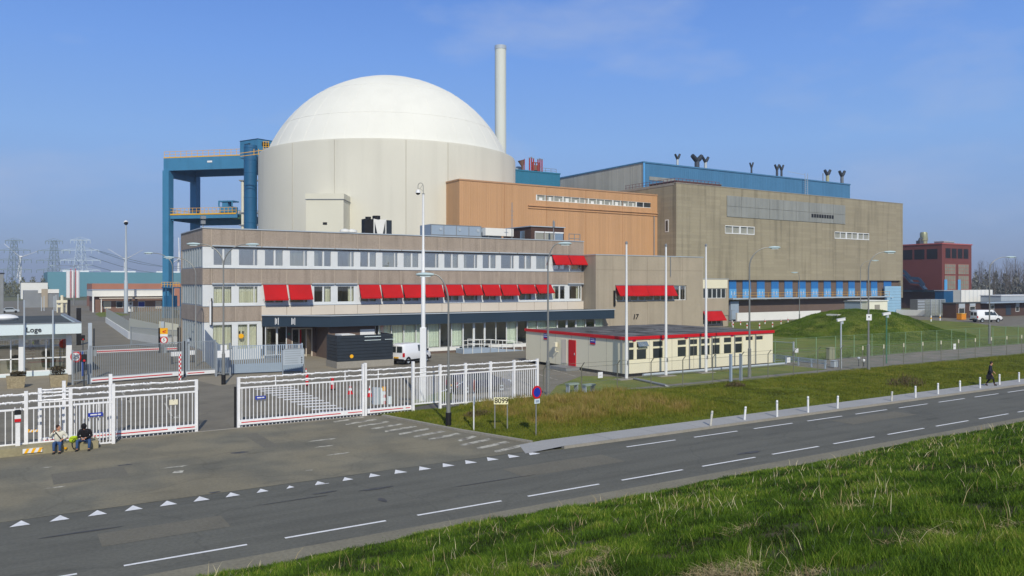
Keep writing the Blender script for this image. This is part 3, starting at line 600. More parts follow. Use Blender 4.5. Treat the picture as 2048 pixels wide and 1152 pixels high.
# foot platform and machinery
b = MB(); c0 = Q(.3,-.4,0)
b.beam(c0+rgt*-.9+Vector((0,0,6.8)), c0+rgt*3.0+Vector((0,0,6.8)), 2.6, .25).beam(c0+Vector((0,0,2.0)), c0+rgt*3.4+Vector((0,0,2.0)), 2.4, .2)
for s in (0, 1.7, 3.2): b.beam(c0+rgt*s-fwd*1.1, c0+rgt*s-fwd*1.1+Vector((0,0,6.8)), .2)
b.beam(c0+rgt*.6, c0+rgt*.6+Vector((0,0,5)), 1.9, 2.0, up=dep); build('foot_platform', b, m_steeld, t, world=True)
build('railing', rails(c0+rgt*-.9-fwd*1.3+Vector((0,0,6.9)), c0+rgt*3.0-fwd*1.3+Vector((0,0,6.9)), 1.1, 6, .08), m_yel, t, world=True)
# round stair tube
tp = AT(501, 160); t = thing('stair_tube', 'tall dark blue round tube tower standing beside the reactor wall', 'tube tower', tp)
z1 = ZD(291, 160); b = MB(); zz = 0; prof = []
while zz < z1-2.6: prof += [(1.27,zz),(1.27,zz+2.35),(1.31,zz+2.38),(1.31,zz+2.48)]; zz += 2.5
build('tube', MB().lathe(prof+[(1.27,zz),(1.27,z1),(.01,z1)], 28), m_steeld, t, True)
b = MB()
for s in (-1.75, 2.0):
    c = rgt*s+fwd*.6; b = MB().tube([c+Vector((0,0,10)), c+Vector((0,0,z1-7))], .32, 10); build('side_pipe', b, m_box, t, world=False, smooth=True)
b = MB()
for z in (z1-7, z1-13.5, z1-16, z1-22): b.beam(rgt*-2.4+fwd*.6+Vector((0,0,z)), rgt*2.6+fwd*.6+Vector((0,0,z)), 1.0, .22)
build('brackets', b, m_grey, t)
# head house
hp = AT(480, 166); t = thing('hoist_house', 'blue metal hoist house on top of the gantry beside the dome', 'hoist house', (hp.x, hp.y, ZD(303,166)))
hb = ZD(303,166)-1.5; h2 = ZD(279,166)-hb-1.5; dl = -lft
def R(a, d, z): return Vector((0,0,0))+dl*a+dep*d+Vector((0,0,z))
pts = [R(0,0,-1.5), R(5.2,-2.0,-1.5), R(7.6,3.0,-1.5), R(2.4,6.0,-1.5)]
Hh = ZD(282,166)-ZD(303,166)+1.5
build('walls', MB().prism(pts, (0,0,Hh)), m_steel, t)
top = [p+Vector((0,0,Hh)) for p in pts]; ap = (top[0]+top[1]+top[2]+top[3])/4+Vector((0,0,.5))
b = MB(); ex = [ap+(p-ap)*1.05 for p in top]
for i in range(4): b.quad(ex[i], ex[(i+1) % 4], ap)
b.quad(*[p-Vector((0,0,.01)) for p in ex]); build('roof', b, m_teal, t)
d_ = (pts[1]-pts[0]).normalized(); nn = Vector((d_.y,-d_.x,0))*.06
b = MB(); 
for s in (1.8, ): b.beam(pts[0]+d_*s+nn+Vector((0,0,Hh-1.2)), pts[0]+d_*(s+1.5)+nn+Vector((0,0,Hh-1.2)), .5, .7)
d2 = (pts[2]-pts[1]).normalized(); n2 = Vector((d2.y,-d2.x,0))*.06
b.beam(pts[1]+d2*1.0+n2+Vector((0,0,Hh-1.0)), pts[1]+d2*2.6+n2+Vector((0,0,Hh-1.0)), .5, .7); build('window', b, m_black, t)
t = thing('yellow_stair_rail', 'yellow ladder cage and railing on the reactor rim beside the hoist house', 'railing', AT(535,152, 32.7))
o = t.location.copy(); b = MB()
for k in range(4): b.beam(rgt*(-2.6+k*.9)+Vector((0,0,-.5)), rgt*(-2.6+k*.9)+Vector((0,0,.7)), .09)
for z in (0, .6): b.beam(rgt*-5.2+Vector((0,0,z-.7)), rgt*.8+Vector((0,0,z+.1)), .09)
for k in range(3): b.beam(rgt*(-.8+k*.5)+Vector((0,0,.2)), rgt*(-.8+k*.5)+Vector((0,0,2.2)), .08)
for k in range(5): b.beam(rgt*-.8+Vector((0,0,.3+k*.45)), rgt*.3+Vector((0,0,.3+k*.45)), .07)
build('rails', b, m_yel, t)
# ================================================================== OFFICE BUILDING
OX0, OX1, OY, OZ = 16.17, 63.07, 82.0, 13.07
J = [19.3+2.575*k for k in range(18)]; J[-1] = OX1
off = thing('office_building', 'three storey brownish office block with white window bands and red awnings', 'office building', (OX0, OY, 0))
OB = 93.2
def part(name, b, m, par=off, **k): return build(name, b, m, par, world=True, **k)
bands = [(11.3, OZ, 0), (7.55, 9.2, 0), (3.85, 5.42, 0)]
b = MB()
for (z0, z1, _) in bands[:2]: b.box(OX0, OX1, OY, OY+.3, z0, z1).box(OX0, OX0+.3, OY+.3, OB, z0, z1)
b.box(OX0, J[1], OY, OY+.3, 3.85, 5.42).box(OX0, OX0+.3, OY+.3, OB, 3.85, 5.42)
b.box(OX1-.3, OX1, OY+.3, OB, 0, OZ).box(OX0, OX1, OB, OB+.3, 0, OZ)
part('concrete_bands', b, m_panel)
jb = MB()
for k, j in enumerate([17.0]+J):
    for (z0, z1, _) in bands[:2]: jb.box(j-.02, j+.02, OY-.012, OY, z0+.02, z1-.02)
    if j < J[1]+.1: jb.box(j-.02, j+.02, OY-.012, OY, 3.9, 5.4)
part('panel_joints', jb, mat('panel_joint', lin(186,172,154), .9))
part('coping', MB().box(OX0-.08, OX1+.05, OY-.08, OY+.35, OZ, OZ+.1).box(OX0-.08, OX0+.35, OY+.35, OB, OZ, OZ+.1), m_lgrey)
part('roof_surface', MB().box(OX0+.3, OX1, OY+.3, OB, OZ-.6, OZ-.5), m_gravel)
part('floor_slabs', MB().box(OX0+.32, OX1-.32, OY+.32, OB-.1, 8.9, 9.15).box(OX0+.32, OX1-.32, OY+.32, OB-.1, 5.1, 5.38).box(OX0+.32, OX1-.32, OY+.32, OB-.1, 11.5, 11.7).box(OX0+.32, OX1-.32, OY+.32, OB-.1, -.01, .2), m_room)
b = MB().box(OX0+5, OX1-.4, OY+4.4, OY+4.6, .2, 11.5)
for j in [19.3]+J[1::2]: b.box(j-.06, j+.06, OY+.5, OY+4.4, .2, 11.5)
part('inner_walls', b, m_room)
FR = m_wframe
def window(par, Xa, Xb, z0, z1, Y, kind, bl, glass=m_glass, fr=None, d=.12):
    """white frame with panes, looking to -Y. kind 2 = mullion; bl = curtain"""
    fr = fr or FR; b = MB(); t_ = .075
    b.box(Xa, Xb, Y, Y+d, z0, z0+t_).box(Xa, Xb, Y, Y+d, z1-t_, z1).box(Xa, Xa+t_, Y, Y+d, z0+t_, z1-t_).box(Xb-t_, Xb, Y, Y+d, z0+t_, z1-t_)
    if kind >= 2:
        for q in range(1, kind): xm = Xa+(Xb-Xa)*(q/kind+(.04 if kind == 2 else 0)); b.box(xm-.09, xm+.09, Y-.01, Y+d, z0+t_, z1-t_)
    if kind == -1: b.box(Xb-.45, Xb-.36, Y-.01, Y+d, z0+t_, z1-t_)
    f = build('window', b, fr, par, world=True); build('pane', MB().box(Xa+t_, Xb-t_, Y+d*.5, Y+d*.5+.012, z0+t_, z1-t_), glass, f, world=True)
    if bl:
        w_ = Xb-Xa; m_ = m_curtg if bl == 3 else m_curt
        xa, xb = (Xa+.1, Xb-.1) if bl in (1, 3) else ((Xa+.1, Xa+w_*.3) if bl == 2 else (Xa+w_*.68, Xb-.1))
        cb = MB(); n = max(3, int((xb-xa)/.11)); yc = Y+d+.16
        for k in range(n):
            u0, u1 = xa+(xb-xa)*k/n, xa+(xb-xa)*(k+1)/n; o = .04*(k % 2)
            cb.quad((u0,yc+o,z0+.05),(u1,yc+.04-o,z0+.05),(u1,yc+.04-o,z1-.02),(u0,yc+o,z1-.02))
        build('curtain', cb, m_, f, world=True)
    return f
bl3 = [4,0,4,1,2,4,4,1,1,0,4,2,4,0,4,1,0,2]; bl2 = [1,1,1,1,4,4,1,1,1,1,1,1,1,1,1,1,2,4]
wall = MB()
for row, (z0, z1) in enumerate(((9.2, 11.3), (5.42, 7.55))):
    wall.box(OX0+.02, OX1-.3, OY+.06, OY+.22, z0, z0+.22).box(OX0+.02, OX1-.3, OY+.06, OY+.22, z1-.14, z1)
    ed = [17.0]+J
    for k in range(18):
        a = ed[k]; nx = ed[k+1]; xa, xb = a+.29, nx-.32
        if k == 0: xa, xb = 17.15, 19.0
        wall.box((a-.32 if k else OX0+.02), xa, OY+.06, OY+.22, z0+.22, z1-.14)
        window(off, xa, xb, z0+.22, z1-.14, OY+.08, 2 if k % 2 == 0 else -1, (bl3 if row == 0 else bl2)[k], m_glass if row == 0 else m_glassc)
    wall.box(xb, OX1-.3, OY+.06, OY+.22, z0+.22, z1-.14)
part('window_band', wall, FR)
sb = MB()
for k in range(18):
    a, c = ([17.0]+J)[k], ([17.0]+J)[k+1]
    if k < 16: sb.box(a+.05, c-.05, OY-.16, OY-.001, 11.31, 11.43)
    if k in (0,1,4,5,17): sb.box(a+.05, c-.05, OY-.16, OY-.001, 7.56, 7.68)
sb.box(OX0, OX1, OY-.07, OY+.05, 9.16, 9.2).box(OX0, OX1, OY-.07, OY+.05, 5.38, 5.42)
part('awning_cases_and_sills', sb, m_lgrey)
part('gutter_line', MB().box(17, OX1-2.6, OY-.1, OY-.02, 11.2, 11.3), m_black)
def awning(par, xa, xb, zt_, drop, outd, Y):
    rv = random.Random(int(xa*31)); drop *= rv.uniform(.96, 1.05); outd *= rv.uniform(.96, 1.05); b = MB(); nu, nv = 6, 5; V = []
    for i in range(nv+1):
        q = i/nv
        for j in range(nu+1):
            s_ = j/nu; sag = .05*math.sin(math.pi*q)*(.6+.4*math.sin(math.pi*s_))+.012*math.sin(s_*19+xa)*q; V.append((xa+(xb-xa)*s_, Y-.06-(outd-.06)*q, zt_-drop*q-sag))
    n_ = nu+1; m_ = len(V); b.add(V+[(x, y-.015, z-.012) for x, y, z in V], [(i*n_+j, i*n_+j+1, (i+1)*n_+j+1, (i+1)*n_+j) for i in range(nv) for j in range(nu)]+[(m_+i*n_+j, m_+(i+1)*n_+j, m_+(i+1)*n_+j+1, m_+i*n_+j+1) for i in range(nv) for j in range(nu)]); b.box(xa, xb, Y-outd-.03, Y-outd+.01, zt_-drop-.12, zt_-drop)
    f = build('awning', b, m_redp if False else m_red, par, world=True)
    build('awning_arm', MB().beam((xa+.05,Y-.02,zt_-drop), (xa+.05,Y-outd,zt_-drop), .035).beam((xb-.05,Y-.02,zt_-drop), (xb-.05,Y-outd,zt_-drop), .035).box(xa, xb, Y-.12, Y-.02, zt_-.02, zt_+.08), m_grey, f, world=True)
for k, dp in ((2,1.5),(3,1.5),(6,1.38),(7,1.38),(8,1.33),(9,1.33),(10,1.22),(11,1.22),(12,1.2),(13,1.2),(14,1.0),(15,1.0)):
    awning(off, ([17.0]+J)[k]+.13, ([17.0]+J)[k+1]-.06, 7.56, dp, .88, OY)
for k in (16, 17): awning(off, ([17.0]+J)[k]+.08, ([17.0]+J)[k+1]-.0, 11.3, 1.18, .88, OY)
# cream band above the canopy, ground floor on the left
b = MB()
for k in range(1, 17): b.box(J[k]+.02, J[k+1]-.02, OY-.03, OY+.25, 3.6, 5.36)
part('cream_panels', b, m_cream2)
gb = MB().box(OX0+.02, J[1], OY+.06, OY+.22, 3.6, 3.85).box(OX0+.02, J[1], OY+.06, OY+.22, .0, 1.0).box(OX0+.02, 17.1, OY+.06, OY+.22, 1.0, 3.6)
gb.box(19.05, 19.5, OY+.06, OY+.22, 1.0, 3.6).box(21.5, J[1]+.1, OY+.06, OY+.22, 1.0, 3.6)
part('ground_floor_wall', gb, FR)
window(off, 17.1, 19.05, 1.0, 3.6, OY+.08, 2, 1, m_glassc); window(off, 19.5, 21.5, 1.0, 3.6, OY+.08, 2, 1, m_glassc)
# left end windows (facing -X)
sw = MB(); n = 9; y0, y1 = OY+.35, OY+11.2
sp_ = MB(); pn = MB()
for (z0, z1) in ((9.2, 11.3), (5.42, 7.55), (1.0, 3.85)):
    f = MB().box(OX0+.05, OX0+.2, y0, OB, z0, z0+.12).box(OX0+.05, OX0+.2, y0, OB, z1-.1, z1)
    for k in range(9): y = y0+k*1.27; f.box(OX0, OX0+.2, y-.09, y+.09, z0+.12, z1-.1)
    f_ = part('side_window_band', f, m_fence); build('pane', MB().box(OX0+.12, OX0+.13, y0+.1, OB, z0+.13, z1-.11), m_glassb, f_, world=True)
part('side_plinth', MB().box(OX0+.02, OX0+.25, OY+.25, OB, 0, 1.0), m_conc)
# door canopy and projecting ground floor
cz0, cz1 = 3.28, 4.36; CY = 77.15; CXR = FY(1229, CY)
pts = [(21.9,81.9,cz0),(27.45,CY,cz0),(CXR,CY,cz0),(CXR,OY-.05,cz0),(21.9,OY-.05,cz0)]
part('canopy', MB().prism(pts, (0,0,cz1-cz0)), m_navy)
part('canopy_edge', MB().beam((21.85,81.84,cz1+.05), (27.4,CY-.05,cz1+.05), .14, .1).beam((27.35,CY-.03,cz1+.05), (CXR+.05,CY-.03,cz1+.05), .14, .1), m_lgrey)
pl = Vector((27.45-21.9, CY-81.9, 0)).normalized()
b = MB()
for s in (1.3, 2.9):
    o = Vector((21.9,81.9,3.82))+pl*(s*1.1)+Vector((pl.y,-pl.x,0))*.02
    b.beam(o+Vector((0,0,-.34)), o+Vector((0,0,.34)), .06, .05).beam(o+pl*.32+Vector((0,0,-.36)), o+pl*.32+Vector((0,0,.36)), .06, .05).beam(o+pl*.14+Vector((0,0,-.26)), o+pl*.14+Vector((0,0,.26)), .07, .05)
part('canopy_emblem', b, m_white)
GX0, GY = FY(757, 78), 78.0
part('brown_block', MB().box(27.5, GX0-.4, GY, OY+.04, 0, cz0-.003), m_brown)
part('roller_shutter', MB().box(FY(720,GY), FY(749,GY), GY-.05, GY-.01, 1.9, 2.9), m_white)
part('entrance_wall', MB().box(24.4, 24.9, OY-.25, OY, 0, cz0-.003).box(27.1, 27.49, OY-.25, OY, 0, cz0-.003).box(24.9, 27.1, OY-.2, OY, 3.0, cz0-.003), m_brown)
window(off, 22.2, 24.4, .3, 3.25, OY-.2, 2, 2)
f = part('entrance_door', MB().box(24.9, 25.0, OY-.22, OY-.05, .02, 3.0).box(27.0, 27.1, OY-.22, OY-.05, .02, 3.0).box(25.0, 27.0, OY-.22, OY-.05, 2.88, 3.0).box(25.65, 25.73, OY-.22, OY-.05, .02, 2.88).box(26.4, 26.48, OY-.22, OY-.05, .02, 2.88), m_cream2)
build('pane', MB().box(25, 25.65, OY-.14, OY-.12, .05, 2.88).box(26.48, 27, OY-.14, OY-.12, .05, 2.88), m_glass, f, world=True)
part('red_door_panel', MB().box(25.8, 26.1, OY+.3, OY+.36, .1, 2.8), m_redp)
part('exit_sign', MB().box(24.5, 24.75, OY-.29, OY-.25, 2.3, 2.55), m_green)
# glazed wall under the canopy
pn = MB(); ex = GX0; xs = [ex]
while xs[-1] < CXR-1.6: xs.append(xs[-1]+1.44)
dr_ = [k for k in range(len(xs)-1) if FY(925,GY) < (xs[k]+xs[k+1])/2 < FY(962,GY) or FY(1118,GY) < (xs[k]+xs[k+1])/2 < FY(1150,GY)]
for k in range(len(xs)-1):
    a, c = xs[k], xs[k+1]; z0 = .12 if k in dr_ else .62
    wd = .1 if k in dr_ else .05
    fb = MB().box(a-.03, a+wd, GY-.05, GY+.1, z0, cz0-.004).box(a+wd, c-.03, GY-.03, GY+.1, z0, z0+wd).box(a+wd, c-.03, GY-.03, GY+.1, cz0-.004-wd, cz0-.004)
    if k in dr_: fb.box(c-.14, c-.03, GY-.05, GY+.1, z0, cz0-.004)
    f = part('glazed_door' if k in dr_ else 'window', fb, FR)
    build('pane', MB().box(a+wd, c-.03, GY+.02, GY+.035, z0+wd, cz0-.01), m_glassc, f, world=True)
    if k not in dr_ and not (FY(962,GY) < a < FY(1003,GY)) and k % 7 != 5:
        cb = MB(); nn = 12; xa = a+.1; xb = c-.05
        for q in range(nn):
            u0, u1 = xa+(xb-xa)*q/nn, xa+(xb-xa)*(q+1)/nn; oo = .05*(q % 2); cb.quad((u0,GY+.2+oo,z0+.1),(u1,GY+.25-oo,z0+.1),(u1,GY+.25-oo,cz0-.02),(u0,GY+.2+oo,cz0-.02))
        build('curtain', cb, m_curtg, f, world=True)
part('white_sill', MB().box(GX0-.1, FY(925,GY)-.4, GY-.06, GY+.12, .25, .6).box(FY(965,GY)+.8, CXR-.2, GY-.06, GY+.12, .25, .6), m_whitew)
part('brown_plinth', MB().box(GX0-.1, CXR-.2, GY-.02, GY+.14, 0, .24), m_brown)
part('inner_back_wall', MB().box(GX0-.3, CXR-.25, GY+3.7, GY+3.9, .2, cz0-.01).box(GX0-.3, GX0-.2, GY+.2, GY+3.7, .2, cz0-.01), m_room)
part('inner_floor', MB().box(GX0-.3, CXR-.25, GY+.15, GY+3.7, .02, .12), m_dark)
# drain pipe ornament on the left corner
part('slim_wall_light', MB().box(OX0+.6, OX0+.75, OY-.3, OY-.16, 3.6, 5.9), m_white); part('wall_light_back', MB().box(OX0+.76, OX0+.86, OY-.3, OY-.16, 3.5, 6.2), m_black)
# ramp with railings in front of the glazed doors
ra = G(918, 712); t = thing('entrance_ramp', 'grey ramp with white handrails up to the glazed doors', 'ramp', (FY(925,76), 76, 0))
ramp = MB().prism([(0,-.2,0),(8.0,-.2,0),(6.4,-.2,.12),(3.4,-.2,.5),(0,-.2,.5)], (0,1.7,0)); build('slope', ramp, m_slat, t)
def hrail(x0, x1, y, z0, z1, n):
    b = MB(); 
    for h in (.45, .95): b.tube([(x0,y,z0+h),(x1,y,z1+h)], .035, 6)
    for k in range(n+1): q = k/n; b.tube([(x0+(x1-x0)*q,y,0),(x0+(x1-x0)*q,y,z0+(z1-z0)*q+.95)], .035, 6)
    return b
build('handrail', hrail(0, 3.4, -.25, .5, .5, 3), m_whitew, t); build('handrail', hrail(3.4, 7.6, -.25, .5, 0, 4), m_whitew, t); build('handrail', hrail(1.5, 7.6, 1.5, .5, .1, 4), m_whitew, t)
# roof objects on the office
def office_top(name, nm, cat): pass
cx_, cy_ = FY(745, 92), 92.0
t = thing('chiller_unit', 'dark and white V shaped cooling unit on the office roof', 'cooling unit', (cx_, cy_, OZ-.5)); t.scale = (.42, .55, 1.0)
build('casing', MB().prism([(-2.9,-.8,1.2),(-2.9,-.8,3.0),(0,-.8,3.0),(0,-.8,.4),(-1.9,-.8,.4)], (0,1.8,0)), m_black, t)
build('white_panel', MB().prism([(-.0,-.95,3.0),(3.6,-.95,3.0),(2.3,-.95,.4),(1.5,-.95,.4)], (0,.1,0)).box(-.15, .15, -1, 1, .2, 3.05).box(3.55, 3.8, -1, 1, .2, 3.05), m_whitew, t)
build('dark_side', MB().box(3.8, 5.6, -.9, 1, .3, 2.95).box(.15, 3.5, -.7, 1, .4, 2.9), m_char, t); build('fan', MB().cyl((1.2,0), 3.0, 3.45, 1.1).cyl((-1.2,.3), 3.0, 3.3, .8), m_black, t)
def ahu(px0, px1, yt, yb_, Y, d, nm, cat='air handling unit', m_=None, nbox=3):
    X0, X1 = FY(px0, Y), FY(px1, Y); z1, z0 = ZY(px0, yt, Y), OZ-.5
    t = thing('air_handling_unit', nm, cat, (X0, Y, z0)); h = z1-z0; m_ = m_ or m_slat
    n = nbox
    build('casing', MB().box(0, X1-X0, 0, d, .15, h), m_, t)
    b = MB()
    for k in range(n+1): x = (X1-X0)*k/n; b.box(x-.05, x+.05, -.03, -.002, .15, h)
    b.box(0, X1-X0, -.035, -.002, h*.5-.05, h*.5+.05).box(0, X1-X0, -.035, -.002, h-.08, h); build('seams', b, m_grey, t)
    b = MB()
    for k in range(n*2): x = (X1-X0)*(k+.5)/(n*2); b.cyl((0,0), 0, .06, .22, n=12) if False else b.disc((x,-.01,h*.28+(.5*h if k % 3 == 1 else 0)), (0,-1,0), .2, .05, 12)
    build('hatches', b, m_lgrey, t); return t
ahu(862, 962, 448, 475, 91, 3.2, 'long two deck light grey duct unit on the office roof', nbox=4)
ahu(962, 1002, 455, 475, 91.5, 2.6, 'shorter grey unit standing right of the long duct unit', nbox=2)
t = thing('white_duct', 'white horizontal duct leading to the brown roof cabin', 'duct', (FY(968,90.5), 90.5, 14.0)); build('duct', MB().box(0, FY(1024,90.5)-FY(968,90.5), -.4, .4, 0, 1.0), m_whitew, t); build('leg', MB().box(.5, .62, -.2, .2, -1.4, 0), m_grey, t); build('leg', MB().box(4.2, 4.32, -.2, .2, -1.4, 0), m_grey, t)
X0, X1 = FY(1062, 88), FY(1128, 88); z1 = ZY(1100, 453, 88)
t = thing('roof_cabin', 'dark brown roof cabin with white framed windows on the office', 'roof cabin', (X0, 88, OZ-.5)); W_ = X1-X0; hh = z1-OZ+.5
build('walls', MB().box(0, W_, 0, 7, 0, hh-.12), m_dbrown, t); build('roof', MB().box(-.15, W_+.15, -.15, 7.1, hh-.12, hh), m_lgrey, t)
for k in range(3):
    f = build('window', MB().box(.6+k*1.6, .66+k*1.6, -.05, -.004, .5, hh-.9).box(.6+k*1.6, 2.05+k*1.6, -.05, -.004, .45, .5).box(.6+k*1.6, 2.1+k*1.6, -.09, -.003, hh-.9, hh-.72), m_white, t); build('pane', MB().box(.66+k*1.6, 2.05+k*1.6, -.03, -.004, .5, hh-.9), m_glassb if k == 2 else m_glassg, f)
build('door', MB().box(-.04, -.003, 1.5, 2.6, 0, 2.2), m_glassb, t)
def roofmast(px, ytop, Y, nm, r=.05, extra=None, name='antenna'):
    o = thing(name, nm, 'antenna', (FY(px, Y), Y, OZ-.5)); h = ZY(px, ytop, Y)-OZ+.5; build('pole', MB().cyl((0,0), 0, h, r, n=6), m_grey, o)
    if extra: build('head', extra(h), m_grey, o)
    return o
roofmast(1024, 405, 87, 'thin lattice aerial on the roof left of the brown cabin', .05, lambda h: MB().beam((-.3,0,h*.8),(.3,0,h*.8),.04).beam((-.3,0,h*.6),(.3,0,h*.6),.04).beam((-.2,0,h*.7),(.2,0,h*.7),.04))
roofmast(1107, 440, 86, 'short aerial with a dark drum in front of the brown cabin', .05, lambda h: MB().cyl((.05,0), h*.72, h*.95, .16, n=8).beam((-.5,0,h*.45),(.8,0,h*.45),.05))
roofmast(406, 432, 83.2, 'white camera head on a post at the left roof corner', .06, lambda h: MB().box(-.25,.25,-.2,.2,h-.3,h).box(-.2,.2,-.2,.2,h-.8,h-.45), 'roof_camera')
t = thing('roof_guard', 'small tubular guard rail at the right end of the office roof', 'railing', (FY(1138,84), 84, OZ-.5)); b = MB()
for x in (0, .9, 1.8): b.tube([(x,0,0),(x,0,1.6)], .05, 6)
for z in (1.0, 1.6): b.tube([(0,0,z),(1.8,0,z)], .05, 6)
build('rails', b, m_grey, t)
for px, nm in ((690, 'small white mushroom vent on the roof, left of two'), (704, 'small white mushroom vent on the roof, right of two')):
    t = thing('mushroom_vent', nm, 'vent', (FY(px,86), 86, OZ-.5), group='mushroom vents'); build('vent', MB().lathe([(.3,0),(.3,.9),(.6,.9),(.55,1.15),(.01,1.3)], 14), m_whitew, t, True)

# ================================================================== CONCRETE ANNEX (right of the office)
AX0, AX1, AY = 63.1, FY(1406, 79.5), 79.5; AZ = ZY(1300, 512.5, AY)
t = thing('concrete_annex', 'two storey concrete building with four red awnings, right of the office', 'building', (AX0, AY, 0))
wz1, wz0 = ZY(1300, 571, AY), ZY(1300, 601, AY); wx0, wx1 = FY(1231, AY), FY(1373, AY)
b = openings_wall(AX0, AX1, AY, 0, AZ, [(wx0, wx1, wz0, wz1)], .35); body(b, AX0, AX1, AY, 113, 0, AZ-.05)
build('wall', b, m_conc, t, world=True); build('coping', MB().box(AX0-.06, AX1+.06, AY-.06, AY+.4, AZ, AZ+.1).box(AX0-.06, AX0+.4, AY+.4, 113, AZ, AZ+.1), m_lgrey, t, world=True)
jb = MB()
for px in (1226, 1262, 1295, 1330, 1365): x = FY(px, AY); jb.box(x-.02, x+.02, AY-.012, AY, .2, AZ-.1)
jb.box(AX0+.1, AX1-.1, AY-.012, AY, ZY(1300,541,AY), ZY(1300,541,AY)+.05); build('panel_joints', jb, mat('conc_joint', lin(146,135,118), .9), t, world=True)
n = 5; pxs = [1232.5, 1261, 1291, 1322, 1347, 1372]
for k in range(n):
    a, c = FY(pxs[k], AY), FY(pxs[k+1], AY); window(t, a, c, wz0, wz1, AY+.1, 2, (1,0,0,0,1)[k], m_glass)
build('room_back', MB().box(wx0-.5, wx1+.5, AY+4, AY+4.1, wz0-.5, wz1+.5).box(wx0-.5, wx1+.5, AY+.4, AY+4, wz0-.5, wz0-.4), m_room, t, world=True)
for k in range(4): awning(t, FY((1230.5,1261,1291,1321)[k], AY), FY((1260.5,1290.5,1320.5,1346)[k], AY), wz1+.03, 1.3, .9, AY)
x = FY(1271, AY); z = ZY(1271, 634, AY)
build('number_sign', facing(text_mb('17', .95, .03, .012).xf(Matrix(((1,.22,0,0),(0,1,0,0),(0,0,1,0),(0,0,0,1)))), (x, AY-.04, z)), m_black, t, world=True)
x = FY(1228, AY); build('slim_wall_light', MB().box(x-.12, x+.12, AY-.2, AY-.02, ZY(1228,612,AY), ZY(1228,581,AY)), m_black, t, world=True)
for px, nm in ((1312, 'low dark roof dome left of centre on the concrete annex'), (1360, 'low pale roof dome near the right end of the annex roof')):
    o = thing('roof_light', nm, 'roof light', (FY(px,88), 88, AZ-.05)); build('dome', MB().lathe([(1.5,0),(1.5,.25),(1.1,.5),(.01,.6)], 18), m_grey, o, True)
build('roof_drain_pipe', MB().cyl((FY(1340,AY), AY-.12), wz1+1.2, AZ, .05, n=6), m_grey, t, world=True)
# small annex in front of the turbine hall
SX0, SX1, SY = FY(1395, 100), FY(1457, 100), 100.0
t = thing('small_annex', 'narrow three storey concrete annex with cream upper panel and one red awning', 'building', (SX0, SY, 0)); zz = [ZY(1430, q, SY) for q in (655, 558.5, 577, 596.5)]
whole = [(FY(1406.5, SY), FY(1452, SY), zz[3], zz[2])]; lw = (FY(1406, SY), FY(1442, SY), ZY(1420,649,SY), ZY(1420,624,SY))
b = openings_wall(SX0, SX1, SY, 0, zz[1], whole+[lw], .3); body(b, SX0, SX1, SY, 114.4, 0, zz[1]-.02); build('wall', b, m_conc, t, world=True)
build('cream_panel', MB().box(FY(1405.5,SY), SX1-.3, SY-.03, SY-.002, zz[2]+.05, zz[1]-.08), m_cream, t, world=True); build('pale_base', MB().box(SX0, SX1+.1, SY-.05, 114, zz[1], zz[1]+.1), m_lgrey, t, world=True)
for k in range(5): a = whole[0][0]+k*(whole[0][1]-whole[0][0])/5; window(t, a+.02, a+(whole[0][1]-whole[0][0])/5-.02, zz[3], zz[2], SY+.08, 1, 0, m_glassd)
window(t, lw[0], (lw[0]+lw[1])/2, lw[2], lw[3], SY+.08, 2, 0, m_glassd); window(t, (lw[0]+lw[1])/2, lw[1], lw[2], lw[3], SY+.08, 2, 0, m_glassd)
awning(t, FY(1405,SY), FY(1443,SY), ZY(1425,622,SY), 1.55, 1.3, SY)
build('door_canopy_rail', MB().beam((SX1-.5,SY-1.2,0), (SX1-.5,SY-1.2,2.9), .07).beam((SX1-1.6,SY-1.2,2.9), (SX1+.2,SY-1.2,2.9), .07), m_grey, t, world=True)
# ================================================================== RED BUILDING (right)
D_ = 240; c0 = AT(1884, D_); RX0, RY0 = c0.x, c0.y; RX1 = FY(1943, RY0); RZ = ZD(488, D_); u_ = (1806-40-CX)/F_PX
ry1 = RX0*(CS-u_*SN)/(SN+u_*CS)
t = thing('red_plant_building', 'dark red clad boiler building with black upper openings at far right', 'industrial building', (RX0, RY0, 0))
zl = ZD(581, D_)
b = MB().box(RX0, RX1, RY0, ry1, zl, RZ); build('cladding', b, m_redb, t, world=True); build('base', MB().box(RX0+.2, RX1-.2, RY0+.2, ry1, 0, zl-.004), m_dbrown, t, world=True)
build('roof_edge', MB().box(RX0-.2, RX1+.2, RY0-.2, ry1, RZ, RZ+.35), mat('red_edge', lin(176,92,88), .7), t, world=True)
for k in range(4):
    a = RX0+1.9+k*(RX1-RX0-3.2)/4; build('opening', MB().box(a, a+(RX1-RX0-3.2)/4-.6, RY0-.05, RY0-.004, ZD(516,D_), ZD(496,D_)), m_black, t, world=True)
def yred(px): u = (px-CX)/F_PX; return RX0/(SN+u*CS)*(CS-u*SN)
for pa, pb_ in ((1875,1854),(1849,1829),(1825,1800)): build('opening', MB().box(RX0-.06, RX0-.004, yred(pa), yred(pb_), ZD(516,D_)-.2, ZD(496,D_)-.2), m_black, t, world=True)
